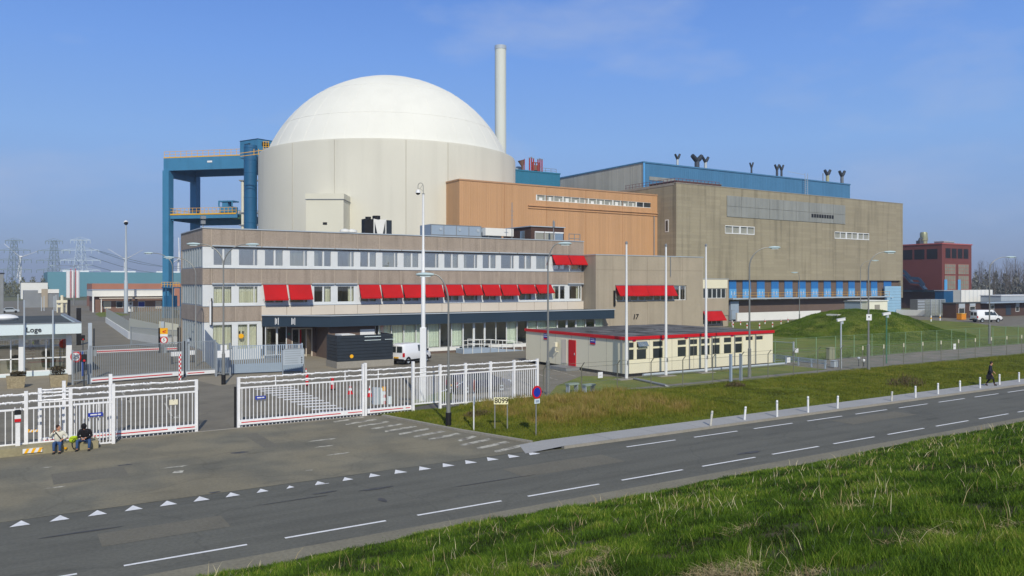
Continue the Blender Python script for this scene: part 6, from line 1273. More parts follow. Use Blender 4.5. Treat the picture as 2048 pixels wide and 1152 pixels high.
# wire fences
def wirefence(nm, cat, X0, X1, Y, h, pitch, mm, pm, arm=True, slats=None, group=None):
    t = thing('wire_fence', nm, cat, (X0, Y, 0)); n = int((X1-X0)/pitch); L = X1-X0
    for k in range(n+1):
        x = L*k/n; b = MB().tube([(x,0,0),(x,0,h)]+([(x+.02,-.28,h+.32)] if arm and x < 33 else []), .035 if arm else .045, 6)
        p_ = build('post', b, pm, t, True)
        if arm and x >= 33: build('post_tip', MB().cyl((x,0),h-.25,h+.1,.055,n=6), m_cream, p_)
    b = MB()
    for z in (h-.02, h*.5, .12): b.tube([(0,0,z),(L,0,z)], .012, 4)
    if arm: b.tube([(0,-.25,h+.28),(33,-.25,h+.28)], .01, 4)
    build('strand', b, pm, t); build('wire_mesh', MB().quad((0,.01,.05),(L,.01,.05),(L,.01,h),(0,.01,h)), mm, t); return t
wirefence('long thin wire fence with bent post tops above the roadside verge', 'fence', gx(1087,42.45), 172, 42.45, 2.05, 3.05, m_meshs, mat('fence_post_grey', lin(118,118,104), .6))
wirefence('rear green wire mesh fence at the edge of the inner lawn', 'fence', gx(1550,50.3), 190, 50.3, 2.35, 3.0, m_meshg, mat('fence_post_green', lin(122,150,112), .6), arm=False)
t, L = rail_panel('side_fence', 'wire fence linking front and rear fences near the guard rail', 'fence', (64.2,50.3,0), (63.0,66,0), .05, 1.9, 2.5, m_lgrey, bar=.05); build('mesh', MB().quad((0,.01,.05),(L,.01,.05),(L,.01,1.9),(0,.01,1.9)), m_meshg, t)
# bollards along the path
for k, (px, yb_, yt) in enumerate(((1421,855,826),(1489,843,817),(1554,837,804),(1616,828,796),(1675,820,795),(1783,805,786),(1831,798,775),(1876,791,769),(1920,785,764),(1960,779,757),(1999,772,751),(2038,766,747))):
    g = G(px, yb_); g.z = .1; D = g.x*SN+g.y*CS; h_ = min(1.0, (yb_-yt)/F_PX*D); lean = {0:(.13,.02), 1:(.09,0), 4:(.04,0), 5:(.07,0)}.get(k, (0,0))
    o = thing('bollard', ('leaning dirty white' if k in (0,1) else 'scuffed grey white' if k == 5 else 'white')+' roadside bollard, %s from the left along the path' % ORD[k], 'bollard', g, group='white bollards along the path')
    b = MB().tube([(0,0,0),(lean[0]*.5,0,h_*.5),(lean[0],0,h_*.97),(lean[0],0,h_)], [.062,.06,.06,.045], 12); build('post', b, mat('bollard_dirty', lin(190,188,178), .7, var=.3, scale=6) if k in (0,5) else m_white, o, True)
    build('reflector_band', MB().lathe([(.064,h_*.82),(.064,h_*.88)], 12).xf(Matrix.Translation((lean[0]*.85,0,0))), m_lgrey, o)
for k, (px, yb_) in enumerate(((1464,651),(1466,655),(1494,657),(1519,657),(1545,655),(1562,648),(1576,645),(1481,650),(1530,648),(1600,643))):
    g = G(px, yb_); o = thing('marker_stake', 'small red and white marker stake on the far lawn, %s from the left' % ORD[sorted((1464,1466,1494,1519,1545,1562,1576,1481,1530,1600)).index(px)], 'marker stake', g, group='marker stakes beyond the site office'); build('stake', MB().cyl((0,0),0,.95,.1,n=8), m_white, o); build('red_band', MB().cyl((0,0),.4,.65,.105,n=8), m_redp, o)
for k, (px, yb_) in enumerate(((1862,643),(1880,641))):
    g = G(px, yb_); o = thing('marker_stake', 'yellow and white stake beyond the mound, '+('left' if k == 0 else 'right')+' of two', 'marker stake', g, group='marker stakes beyond the mound'); build('stake', MB().cyl((0,0),0,1.2,.13,n=8), m_white, o); build('yellow_band', MB().cyl((0,0),.5,.8,.14,n=8), m_signy, o)
o = thing('skip_box', 'small orange box parked beside the brown gatehouse', 'box', G(1923,640)); build('box', MB().box(-.9,.9,-.5,.5,.1,1.3), mat('orange_box', lin(220,140,30), .6), o); build('lid', MB().box(-.95,.95,-.55,.55,1.3,1.4), m_yel, o)
# charcoal boarded enclosure with concrete base
t = thing('bin_enclosure', 'charcoal boarded enclosure on a concrete base beside the white van', 'enclosure', (25, 68.6, 0)); W_ = FY(786, 68.6)-25
b = MB()
for k in range(8): z = .62+k*.295; b.box(0, W_, 0, .08, z, z+.27); b.box(0, .08, .08, 2.8, z, z+.27); b.box(W_-.08, W_, .08, 2.8, z, z+.27)
build('boards', b, m_char, t); build('concrete_base', MB().box(-.06, W_+.06, -.06, 2.8, 0, .6), m_kerb, t); build('inner_lining', MB().box(.1, W_-.1, .1, .14, .62, 2.9).box(.1,.14,.14,2.7,.62,2.9), m_black, t)
build('light_slots', MB().box(2.6, 4.2, -.015, -.003, 2.74, 2.80).box(2.6, 4.2, -.015, -.003, 2.42, 2.47).box(4.6, 5.6, -.015, -.003, 2.44, 2.48), m_fasc, t); build('yellow_sign', MB().disc((1.35,-.02,1.05), (0,-1,0), .17, .02, 16), m_signy, t)
build('white_container_lid', MB().box(.6, 1.9, .5, 2.2, 2.4, 3.0), m_whitew, t)
o = thing('wall_sign', 'yellow warning sign with two dark marks on the office ground floor', 'sign', (FY(482,OY), OY-.05, ZY(482,672,OY))); build('plate', MB().disc((0,0,0), (0,-1,0), .27, .04, 6), m_signy, o); build('dark_marks', MB().box(-.24,-.1,-.06,-.01,.22,.5).box(.1,.24,-.06,-.01,.22,.5), m_black, o)
# ================================================================== VEHICLES
def vehicle(name, nm, cat, loc, rot, L, W, st, m_b, wheels, wr, side_glass, rear_glass=None, wind=None, plate=m_yel, extra=None):
    """st: stations (x, z_sill, z_belt, z_roof, hw_belt, hw_roof), rear x=0 to front x=L; faces +X"""
    t = thing(name, nm, cat, loc, rot); V = []; n = 12
    def ring(s):
        x, z0, zb, zr, hb, hr = s; r = min(.14, max(.01, (zr-zb)*.4)); h = [(hb*.93,z0),(hb,z0+.14),(hb,zb-.05),(hb-.015,zb),(hr,zr-r),(hr-r*.9,zr)]
        return [(x,-y,z) for y, z in h]+[(x,y,z) for y, z in h[::-1]]
    for s in st: V += ring(s)
    m = len(st); F = [(i*n+k, i*n+(k+1) % n, (i+1)*n+(k+1) % n, (i+1)*n+k) for i in range(m-1) for k in range(n)]+[tuple(range(n)), tuple(range((m-1)*n, m*n))]
    body_ = build('body', MB().add(V, F), m_b, t, True)
    def sy(x, z):
        for a, c in zip(st[:-1], st[1:]):
            if a[0] <= x <= c[0]:
                u = (x-a[0])/max(1e-6, c[0]-a[0]); q = [a[i]+(c[i]-a[i])*u for i in range(6)]; break
        else: q = st[-1]
        w_ = 0 if z <= q[2] else min(1, (z-q[2])/max(.01, q[3]-.12-q[2])); return q[4]+(q[5]-q[4])*w_
    for s in (-1, 1):
        for poly in side_glass:
            P_ = [(x, s*(sy(x,z)+.008), z) for x, z in poly]; b = MB().add(P_+[(x, y+s*.012, z) for x, y, z in P_], [tuple(range(len(P_))), tuple(range(len(P_), 2*len(P_)))]+[(i, (i+1) % len(P_), (i+1) % len(P_)+len(P_), i+len(P_)) for i in range(len(P_))]); build('side_window', b, m_glassd, t)
        for wx in wheels:
            yo = s*(W/2-.11); w = build('wheel', MB().tube([(wx,yo-s*.1,wr),(wx,yo-s*.08,wr),(wx,yo+s*.09,wr),(wx,yo+s*.11,wr)], [wr*.9,wr,wr,wr*.9], 20), m_rubber, t, True); build('rim', MB().disc((wx,yo+s*.105,wr), (0,s,0), wr*.6, .015, 16), m_lgrey, w)
            build('wheel_arch', MB().prism([(wx+(wr+.07)*math.cos(a), s*(W/2-.03), wr+(wr+.07)*math.sin(a)) for a in [q*math.pi/10 for q in range(11)]], (0,s*.033,0)), m_black, t)
        build('sill_trim', MB().box(.1, L-.15, min(s*(W/2-.04), s*(W/2+.012)), max(s*(W/2-.04), s*(W/2+.012)), st[2][1]-.02, st[2][1]+.13), m_black, t)
        zb = st[2][2]; build('headlight', MB().box(L-.3, L-.06, min(s*(st[-1][4]-.28), s*(st[-1][4]+.02)), max(s*(st[-1][4]-.28), s*(st[-1][4]+.02)), .62, .8), m_lgrey, t)
        build('tail_light', MB().box(-.03, .12, min(s*(W/2-.14), s*(W/2-.0)), max(s*(W/2-.14), s*(W/2-.0)), zb-.35, zb+.0), m_redp, t); build('mirror', MB().box(wind[0]-.05, wind[0]+.08, min(s*(W/2-.02), s*(W/2+.17)), max(s*(W/2-.02), s*(W/2+.17)), zb+.02, zb+.2), m_black, t)
        build('door_seam', MB().box(wheels[1]-.55, wheels[1]-.535, min(s*(W/2-.03), s*(W/2+.006)), max(s*(W/2-.03), s*(W/2+.006)), st[2][1]+.15, zb), m_grey, t)
    x0, z0, x1, z1, hw0, hw1 = wind[0], wind[1], wind[2], wind[3], wind[4], wind[5]
    build('windscreen', MB().prism([(x0,-hw0,z0),(x0,hw0,z0),(x1,hw1,z1),(x1,-hw1,z1)], (.012,0,.016)), m_glassd, t)
    if rear_glass:
        for (ya, yb_, za, zb_) in rear_glass: build('rear_window', MB().prism([(.02,ya,za),(.02,yb_,za),(.04,yb_,zb_),(.04,ya,zb_)], (-.06,0,0)), m_glassd, t)
    build('number_plate', MB().box(-.055,-.02,-.26,.26,st[0][1]+.22,st[0][1]+.34), plate, t); build('bumper', MB().box(-.06,.2,-W/2+.03,W/2-.03,st[0][1]-.05,st[0][1]+.17), m_black, t, bevel=.03); build('bumper', MB().box(L-.2,L+.05,-W/2+.08,W/2-.08,st[-1][1]-.02,st[-1][1]+.18), m_black, t, bevel=.03)
    return t
m_vanw = mat('van_white', lin(238,240,242,.95), .25, var=.01, spec=.6); m_carb = mat('car_navy', lin(12,20,56), .3, var=.02, spec=.5)
a, c = G(815,729), G(861,722.5); d = (c-a); rot = math.atan2(d.y, d.x)
st = [(0,.34,1.02,1.68,.80,.70),(.08,.32,1.03,1.78,.82,.70),(.5,.30,1.04,1.82,.84,.72),(2.35,.30,1.04,1.80,.84,.72),(2.75,.30,1.03,1.72,.84,.69),(3.38,.30,1.02,1.14,.83,.66),(3.9,.32,.90,.98,.79,.62),(4.1,.36,.72,.78,.72,.58)]
o = Vector((a.x, a.y, 0))+Vector((-math.sin(rot), math.cos(rot), 0))*.82-Vector((math.cos(rot), math.sin(rot), 0))*.62
tv = vehicle('small_van', 'small white delivery van with twin rear windows parked by the charcoal enclosure', 'van', o, rot, 4.1, 1.68, st, m_vanw, (.62, 3.3), .31, [[(2.1,1.1),(3.1,1.1),(2.72,1.62),(2.1,1.64)]], [(-.62,-.06,1.08,1.6),(.06,.62,1.08,1.6)], (3.3,1.17,2.82,1.7,.7,.62))
tv.scale = (1.07,)*3
a = G(1958,644); st = [(0,.42,1.15,1.95,.92,.80),(.1,.38,1.16,2.12,.94,.80),(.5,.36,1.16,2.2,.95,.82),(3.2,.36,1.16,2.18,.95,.82),(3.55,.36,1.15,2.08,.95,.78),(4.35,.36,1.14,1.3,.93,.74),(4.95,.38,1.0,1.08,.88,.7),(5.15,.42,.8,.88,.8,.62)]
t = vehicle('large_van', 'large white panel van with dark windows in front of the brown gatehouse', 'van', a+Vector((-2.4,-.2,0)), -.38, 5.15, 1.9, st, m_vanw, (.95, 4.15), .36, [[(1.5,1.28),(2.35,1.28),(2.35,1.88),(1.5,1.88)],[(2.5,1.28),(4.0,1.24),(3.5,1.92),(2.5,1.92)]], [(-.7,-.08,1.2,1.8),(.08,.7,1.2,1.8)], (4.25,1.34,3.6,2.04,.8,.7))
t.scale = (1.12,)*3
a = G(950,782); c = G(1040,776); st = [(0,.34,.86,.92,.80,.62),(.25,.3,.88,1.28,.84,.60),(.75,.28,.88,1.42,.86,.60),(2.3,.28,.88,1.44,.86,.60),(2.7,.28,.88,1.38,.86,.58),(3.45,.28,.9,.97,.85,.66),(4.2,.3,.76,.84,.80,.6),(4.45,.34,.6,.66,.7,.52)]
vehicle('estate_car', 'dark navy estate car parked behind the white fence panels', 'car', Vector((25.9,48.7,0)), -.06, 4.45, 1.74, st, m_carb, (.85, 3.55), .31, [[(.35,.94),(1.2,.94),(1.2,1.34),(.75,1.34)],[(1.3,.94),(2.15,.94),(2.15,1.35),(1.3,1.35)],[(2.25,.94),(3.2,.94),(2.72,1.32),(2.25,1.35)]], [(-.55,.55,.95,1.2)], (3.4,.98,2.72,1.36,.68,.55))

# ================================================================== PEOPLE
def skin(name, chains, m, parent, lv=1, loc=(0,0,0)):
    V = []; R_ = []; E = []; idx = {}
    for ch in chains:
        prev = None
        for p, r in ch:
            k = tuple(round(q, 3) for q in p)
            if k not in idx: idx[k] = len(V); V.append(p); R_.append(r)
            i = idx[k]
            if prev is not None and prev != i: E.append((prev, i))
            prev = i
    me = bpy.data.meshes.new(name); me.from_pydata(V, E, []); me.materials.append(m); o = bpy.data.objects.new(name, me); COL.objects.link(o); o.parent = parent
    sk = o.modifiers.new('skin', 'SKIN'); sk.use_smooth_shade = True
    for i, s in enumerate(me.skin_vertices[0].data): q = R_[i] if isinstance(R_[i], tuple) else (R_[i], R_[i]); s.radius = q
    seen = set(); adj = {i: [] for i in range(len(V))}
    for a, c in E: adj[a].append(c); adj[c].append(a)
    for i in range(len(V)):
        if i not in seen:
            me.skin_vertices[0].data[i].use_root = True; stck = [i]
            while stck:
                j = stck.pop()
                if j in seen: continue
                seen.add(j); stck += adj[j]
    sb_ = o.modifiers.new('sub', 'SUBSURF'); sb_.levels = lv; sb_.render_levels = lv; return o
def hand(w, d, up, s=1):
    w = Vector(w); d = Vector(d).normalized(); side = d.cross(Vector(up)).normalized(); palm = w+d*.075; ch = [[(tuple(w), .026), (tuple(palm), (.036,.018))]]
    for k, (o_, l) in enumerate(((-.03,.065),(-.011,.078),(.01,.072),(.028,.055))):
        b0 = palm+side*o_; ch.append([(tuple(palm), (.036,.018)), (tuple(b0+d*.025), .010), (tuple(b0+d*(.025+l*.55)-Vector(up)*.012), .009), (tuple(b0+d*(.025+l*.9)-Vector(up)*.04), .008)])
    ch.append([(tuple(w+d*.03), .027), (tuple(w+d*.05+side*.05*s), .012), (tuple(w+d*.085+side*.065*s), .010)]); return ch
def person(nm, loc, rot, J_, m_top, m_leg, m_hair, top_r=1.0, coat=None, hair_k=1.0, m_shoe=m_black, hood=False):
    """J_: joints in local space facing -Y: pelvis chest neck head, and L/R shoulder elbow wrist hip knee ankle toe"""
    t = thing('person', nm, 'person', loc, rot); g = {k: Vector(v) for k, v in J_.items()}; p = lambda k: tuple(g[k])
    mid = tuple((g['pelvis']+g['chest'])/2); hd = (g['head']-g['neck']).normalized()
    ch = [[(p('pelvis'), (.14,.11)), (mid, (.13,.10)), (p('chest'), (.15,.11)), (p('neck'), .055), (tuple(g['neck']+hd*.07), .055)]]
    for s in 'LR':
        w, e = g[s+'wri'], g[s+'elb']; ch.append([(p('chest'), (.15,.11)), (p(s+'sho'), .058), (p(s+'elb'), .043), (p(s+'wri'), .028)]); ch += hand(w, g.get(s+'hnd', w-e) if s+'hnd' in g else (w-e), (0,0,1), 1 if s == 'L' else -1)
        ch.append([(p('pelvis'), (.14,.11)), (p(s+'hip'), .085), (p(s+'kne'), .055), (p(s+'ank'), .036), (tuple(g[s+'ank'].lerp(g[s+'toe'], .45)), .02)])
    body_ = skin('body', ch, m_skin, t)
    # head joined on the neck, with face
    H = MB(); f = Vector(J_.get('face', (0,-1,0))).normalized(); up = hd; sd = f.cross(up).normalized(); up = sd.cross(f).normalized()*1.0; c = g['head']
    M_ = Matrix((( sd.x, -f.x, up.x, c.x),( sd.y, -f.y, up.y, c.y),( sd.z, -f.z, up.z, c.z),(0,0,0,1)))
    H.ball((0,0,0), .1, 14, (.78,.95,1.18)).ball((0,-.035,-.06), .06, 10, (.9,.9,.9)); H.add([(-.014,-.085,-.02),(.014,-.085,-.02),(0,-.12,-.025),(0,-.09,.03)], [(0,1,2),(0,2,3),(1,3,2)])
    for s in (-1, 1): H.ball((s*.08,.005,-.005), .022, 8, (.5,1,1.4))
    H.tube([(-.02,-.092,-.062),(.02,-.092,-.062)], .007, 6); H.xf(M_); hm = build('head', H, m_skin, t, True)
    E_ = MB(); 
    for s in (-1, 1): E_.ball((s*.03,-.088,.01), .009, 6)
    build('eyes', E_.xf(M_), m_black, hm, True)
    hr = MB().ball((0,.018,.03), .106*hair_k, 14, (.82,.95,1.08)) if not hood else MB().ball((0,.02,.02), .125, 14, (.95,1.05,1.15)); build('hair' if not hood else 'hood', hr.xf(M_), m_hair, t, True)
    k = top_r
    tp = [[(p('pelvis'), (.17*k,.135*k)), (mid, (.165*k,.13*k)), (p('chest'), (.18*k,.135*k)), (tuple(g['neck']-hd*.015), .075)]]
    for s in 'LR': tp.append([(p('chest'), (.18*k,.135*k)), (p(s+'sho'), .085*k), (p(s+'elb'), .065*k), (tuple(g[s+'elb'].lerp(g[s+'wri'], .93)), .048*k)])
    jk = skin('jacket', tp, m_top, t)
    lg = []
    for s in 'LR': lg.append([(p('pelvis'), (.15,.12)), (p(s+'hip'), .10), (p(s+'kne'), .075), (tuple(g[s+'kne'].lerp(g[s+'ank'], .93)), .058)])
    skin('trousers', lg, m_leg, t)
    for s in 'LR': a = g[s+'ank']+Vector((0,0,-.02)); skin('shoe', [[(tuple(a+(a-g[s+'toe'])*.25), .062), (tuple(a*.45+g[s+'toe']*.55), .06), (p(s+'toe'), .046)]], m_shoe, t)
    if coat:
        b = MB().lathe([(.17,.0),(.25,-.3),(.29,-.52),(.27,-.53),(.15,-.1)], 16); b.v = [(x*1.05+g['pelvis'].x, y*.8+g['pelvis'].y, z+g['pelvis'].z+.1) for x, y, z in b.v]; build('coat_skirt', b, m_top, t, True)
    return t, g
def seat(lean=0., arms=None, headf=(0,-1,0), knee=.16, dz=0):
    s = dict(pelvis=(0,.02,.42), chest=(0,-.02-lean,.80), neck=(0,-.03-lean*1.35,.99), head=(0,-.05-lean*1.7,1.13-lean*.15), face=headf)
    for q, sg in (('L', 1), ('R', -1)):
        s[q+'hip'] = (.1*sg,0,.42); s[q+'kne'] = (knee*sg,-.42,.50); s[q+'ank'] = (knee*sg*.95,-.46,.09); s[q+'toe'] = (knee*sg*1.05,-.62,.045); s[q+'sho'] = (.19*sg,-.01-lean,.90)
    s.update(arms); return s
A1 = dict(Lelb=(.36,.0,.70), Lwri=(.2,-.2,.62), Relb=(-.32,-.12,.72), Rwri=(-.16,-.27,.98))
g1 = G(118, 900, .0)
m_coatw = mat('cream_jacket', lin(214,212,196), .85, var=.1, scale=5); m_dark1 = mat('black_jacket', lin(22,20,26), .85, var=.1)
X1 = gx(117, 41.42); t1, gj = person('seated person in a cream jacket with a dark shoulder strap, head turned right', (X1, 41.42, -.03), -YAW*.35, seat(.0, A1, headf=(.8,-.5,.1), knee=.12), m_coatw, m_jean, mat('brown_hair', lin(48,34,30), .8), 1.08)
build('shoulder_strap', MB().tube([(-.15,-.02,.98),(-.05,-.16,.88),(.08,-.17,.70),(.19,-.1,.50)], .022, 6), m_black, t1)
A2 = dict(Lelb=(.30,-.16,.66), Lwri=(.07,-.36,.60), Relb=(-.30,-.16,.66), Rwri=(-.07,-.36,.60))
X2 = gx(172, 41.45); t2, gj = person('seated person in a black hooded jacket bent over a small device', (X2, 41.45, -.03), -YAW*.6, seat(.16, A2, headf=(0,-.8,-.6), knee=.26), m_dark1, m_jean, m_dark1, 1.12, hood=True)
o = thing('phone', 'small pale device held by the hooded seated person', 'phone', t2.location+Vector((0,0,0)), t2.rotation_euler.z); build('case', MB().box(-.04,.04,-.50,-.38,.60,.612), m_lgrey, o)
bp = Vector((gx(147,41.25), 41.1, 0)); o = thing('shoulder_bag', 'bright yellow green bag with a dark hoop strap on the ledge between the two people', 'bag', bp); m_lime = mat('lime_fabric', lin(176,204,40), .8, var=.1, scale=8)
build('bag_body', MB().ball((0,.32,.5), .17, 12, (1.1,.6,.95)), m_lime, o, True); build('flap', MB().ball((.02,.26,.6), .14, 10, (1.2,.5,.5)), m_lime, o, True); build('strap', MB().tube([(.03+.1*math.cos(a), .12, .33+.21*math.sin(a)) for a in [q*math.pi/8 for q in range(17)]], .018, 6), m_dark1, o, True)
o = thing('orange_cup', 'small orange item lying on the ledge beside the cream jacketed person', 'cup', (gx(131,41.25), 41.24, .12)); build('cup', MB().lathe([(.05,0),(.07,.08),(.01,.085)], 10), m_signy, o, True)
g3 = G(1980, 769); st = dict(pelvis=(0,0,.95), chest=(0,-.04,1.33), neck=(0,-.06,1.52), head=(0,-.09,1.66), face=(.3,-1,-.2), Lhip=(.09,0,.92), Rhip=(-.09,0,.92), Lkne=(.13,-.22,.52), Lank=(.16,-.30,.09), Ltoe=(.2,-.47,.04), Rkne=(-.12,.02,.5), Rank=(-.16,.28,.12), Rtoe=(-.2,.14,.04), Lsho=(.2,-.04,1.42), Rsho=(-.2,-.04,1.42), Lelb=(.33,-.05,1.16), Lwri=(.26,-.25,1.0), Relb=(-.32,.03,1.15), Rwri=(-.30,-.1,.9))
m_coatd = mat('dark_coat', lin(32,34,48), .85, var=.1)
g3.y = 30.6; g3.x = gx(1980, 30.6); t3, gj = person('person walking along the path in a long dark coat', g3+Vector((0,0,.1)), .55, st, m_coatd, m_dark1, mat('dark_hair', lin(40,32,30), .8), 1.08, coat=True)
o = thing('hand_bag', 'dark bag carried by the walking person', 'bag', g3+Vector((-.38,-.1,.1)), .55); build('bag_body', MB().box(-.06,.06,-.18,.16,.5,.82), m_dark1, o, bevel=.03); build('handle', MB().tube([(0,-.1,.82),(0,-.02,.93),(0,.08,.82)], .012, 6), m_dark1, o)

# ================================================================== GRASS
def tone_mat(name, cols, rough=.75, trans=.0):
    m = bpy.data.materials.new(name); m.use_nodes = True; N, L = m.node_tree.nodes, m.node_tree.links; bs = N['Principled BSDF']; bs.inputs['Roughness'].default_value = rough; bs.inputs['Specular IOR Level'].default_value = .25
    a = N.new('ShaderNodeAttribute'); a.attribute_name = 'tone'; r = N.new('ShaderNodeValToRGB'); e = r.color_ramp.elements; e[0].position = cols[0][0]; e[0].color = cols[0][1]; e[1].position = cols[-1][0]; e[1].color = cols[-1][1]
    for p, c in cols[1:-1]: q = e.new(p); q.color = c
    L.new(a.outputs['Fac'], r.inputs[0]); L.new(r.outputs[0], bs.inputs['Base Color'])
    if trans: 
        tr = N.new('ShaderNodeBsdfTranslucent'); x = N.new('ShaderNodeMixShader'); x.inputs[0].default_value = trans; L.new(r.outputs[0], tr.inputs[0]); L.new(bs.outputs[0], x.inputs[1]); L.new(tr.outputs[0], x.inputs[2]); L.new(x.outputs[0], N['Material Output'].inputs[0])
    return m
def blades(name, P, h, w, lean, tone, m, label, flat_=None):
    n = len(P); az = rng.uniform(0, 2*np.pi, n); la = rng.uniform(0, 2*np.pi, n); side = np.stack([np.cos(az), np.sin(az), np.zeros(n)], 1)*w[:, None]*.5
    ld = np.stack([np.cos(la), np.sin(la), np.zeros(n)], 1)*(h*lean)[:, None]; z = np.zeros((n, 3)); z[:, 2] = 1; up = z*h[:, None]
    if flat_ is not None: up = up*flat_[:, None]
    v = np.stack([P-side, P+side, P+up*.55+ld*.35+side*.8, P+up*.55+ld*.35-side*.8, P+up*.98+ld], 1).reshape(-1, 3)
    base = np.arange(n)*5; lv = np.empty((n, 7), np.int32); lv[:, 0] = base; lv[:, 1] = base+1; lv[:, 2] = base+2; lv[:, 3] = base+3; lv[:, 4] = base+3; lv[:, 5] = base+2; lv[:, 6] = base+4
    me = bpy.data.meshes.new(name); me.vertices.add(n*5); me.vertices.foreach_set('co', v.astype(np.float32).ravel()); me.loops.add(n*7); me.loops.foreach_set('vertex_index', lv.ravel()); me.polygons.add(n*2)
    ls = np.empty((n, 2), np.int32); ls[:, 0] = np.arange(n)*7; ls[:, 1] = np.arange(n)*7+4; me.polygons.foreach_set('loop_start', ls.ravel())
    at = me.attributes.new('tone', 'FLOAT', 'POINT'); at.data.foreach_set('value', np.repeat(tone, 5).astype(np.float32)); me.update(calc_edges=True); me.validate()
    me.materials.append(m); o = bpy.data.objects.new(name, me); COL.objects.link(o); o['kind'] = 'stuff'; tag(o, label, 'grass'); return o
def vnoise(x, y, s):
    xi, yi = np.floor(x/s).astype(int), np.floor(y/s).astype(int); fx_, fy_ = x/s-xi, y/s-yi; fx_, fy_ = fx_*fx_*(3-2*fx_), fy_*fy_*(3-2*fy_)
    hsh = lambda a, b: np.modf(np.abs(np.sin(a*127.1+b*311.7)*43758.5453))[0]
    return (hsh(xi, yi)*(1-fx_)+hsh(xi+1, yi)*fx_)*(1-fy_)+(hsh(xi, yi+1)*(1-fx_)+hsh(xi+1, yi+1)*fx_)*fy_
def hn_np(x, y): return np.sin(x*.9+1.3*np.sin(y*.7))*.5+np.sin(y*1.7+x*.37)*.3+np.sin(x*2.9+y*2.1)*.2
def dikez(x, y): t = np.maximum(0, 21.9+.25*hn_np(x*.6, np.full_like(x, 3.))-y); return -.05+.272*t+.05*hn_np(x*1.3, y*1.3)*np.minimum(1, t/1.5)
def camD(x, y): return x*SN+y*CS
def frustum(x, y, z, mg=1.3):
    D = camD(x, y); r = x*CS-y*SN; return (D > 2) & (np.abs(r)/D < 1024/F_PX*mg+.03) & ((CAM_H-z)/D < .3673*1.22)
m_grass = tone_mat('grass_blades', [(0, lin(42,58,16)), (.3, lin(74,106,24)), (.6, lin(108,138,36)), (.82, lin(148,158,62)), (1, lin(194,184,112))], trans=.3)
m_straw = tone_mat('straw', [(0, lin(132,112,82)), (.5, lin(186,168,120)), (1, lin(232,224,184))], trans=.15)
def sample(x0, x1, y0, y1, n, zf, dens):
    x = rng.uniform(x0, x1, n); y = rng.uniform(y0, y1, n); z = zf(x, y); k = frustum(x, y, z); x, y, z = x[k], y[k], z[k]; D = camD(x, y); k = rng.random(len(x)) < dens(D, x, y); return x[k], y[k], z[k], D[k]
x, y, z, D = sample(-5, 66, 1.5, 22.15, 4400000, dikez, lambda D, x, y: np.minimum(1, (8.5/D)**1.5)*(.25+.75*(vnoise(x, y, .35)*.6+vnoise(x+3, y+8, .9)*.4 > .36))*np.where((vnoise(x+7, y+3, 1.1)+.3*vnoise(x, y, .3) > .97) & (D < 15), .25, 1))
edge = 21.9+.25*hn_np(x*.6, np.full_like(x, 3.)); k = y < edge+.12*rng.standard_normal(len(x)); x, y, z, D = x[k], y[k], z[k], D[k]
print('dike blades', len(x))
cl = vnoise(x, y, .42); cl2 = vnoise(x+50, y, 1.7); h = (.035+.14*cl**1.6+.05*vnoise(x+60, y, .9)**2+.03*cl2)*rng.uniform(.6, 1.3, len(x))*np.where(edge[k] if False else (21.9-y) < .6, .6, 1); w_ = .0065*np.maximum(1, D/8)*rng.uniform(.7, 1.3, len(x))
tone = np.clip(.16+.26*cl2+.42*(cl-.45)+.5*(vnoise(x+9, y+90, .8)-.5)+.17*rng.standard_normal(len(x)), 0, 1)
blades('dike_grass', np.stack([x, y, z-.01], 1), h, w_, rng.uniform(.15, .75, len(x)), tone, m_grass, 'lush green grass covering the dike slope in the foreground')
x, y, z, D = sample(0, 55, 2.5, 21.3, 60000, dikez, lambda D, x, y: np.minimum(1, (9/D)**.7)*.26*(.12+1.8*(vnoise(x+31, y+3, .8) > .68)))
n = len(x); print('straw', n)
blades('straw_stalks', np.stack([x, y, z], 1), rng.uniform(.08, .4, n), .0055*np.maximum(1, D/9), rng.uniform(.1, 1.1, n), rng.random(n), m_straw, 'pale dry stalks standing in the dike grass')
x, y, z, D = sample(2, 40, 2.5, 17, 900000, dikez, lambda D, x, y: np.minimum(1, (8/D)**1.2)*(vnoise(x+7, y+3, 1.1)+.3*vnoise(x, y, .3) > .96)*(D < 15)*.8)
n = len(x); print('thatch', n)
blades('dry_thatch', np.stack([x, y, z+rng.uniform(0, .05, n)], 1), rng.uniform(.1, .3, n), .007*np.maximum(1, D/9), rng.uniform(.7, 1.3, n), rng.random(n)*.75, m_straw, 'matted dry straw lying in patches on the dike', flat_=rng.uniform(.03, .22, n))
def vlf(y): return np.where(y < 31.6, 21.45, np.where(y < 36.3, 21.3-1.45*(y-31.6)/4.7, 19.85-1.5*(y-36.3)/6.8))
def vz(x, y): t = np.clip((y-31.45)/11.7, 0, 1); ed = np.clip((x-vlf(y))/4, 0, 1); return .03+ed*(.16*np.sin(np.pi*t)+.06*hn_np(x, y)*np.sin(np.pi*t))
m_turf = tone_mat('turf', [(0, lin(60,80,18)), (.35, lin(96,122,28)), (.7, lin(126,140,40)), (1, lin(160,150,70))], trans=.2)
m_verge = tone_mat('verge_grass', [(0, lin(76,78,24)), (.25, lin(106,120,32)), (.5, lin(132,134,46)), (.8, lin(160,136,76)), (1, lin(190,168,112))], trans=.25)
x, y, z, D = sample(18, 170, 31.5, 42.9, 1500000, vz, lambda D, x, y: np.minimum(1, (34/D)**1.7)*.9)
k = (x > vlf(y)+.15); x, y, z, D = x[k], y[k], z[k], D[k]; n = len(x); print('verge', n)
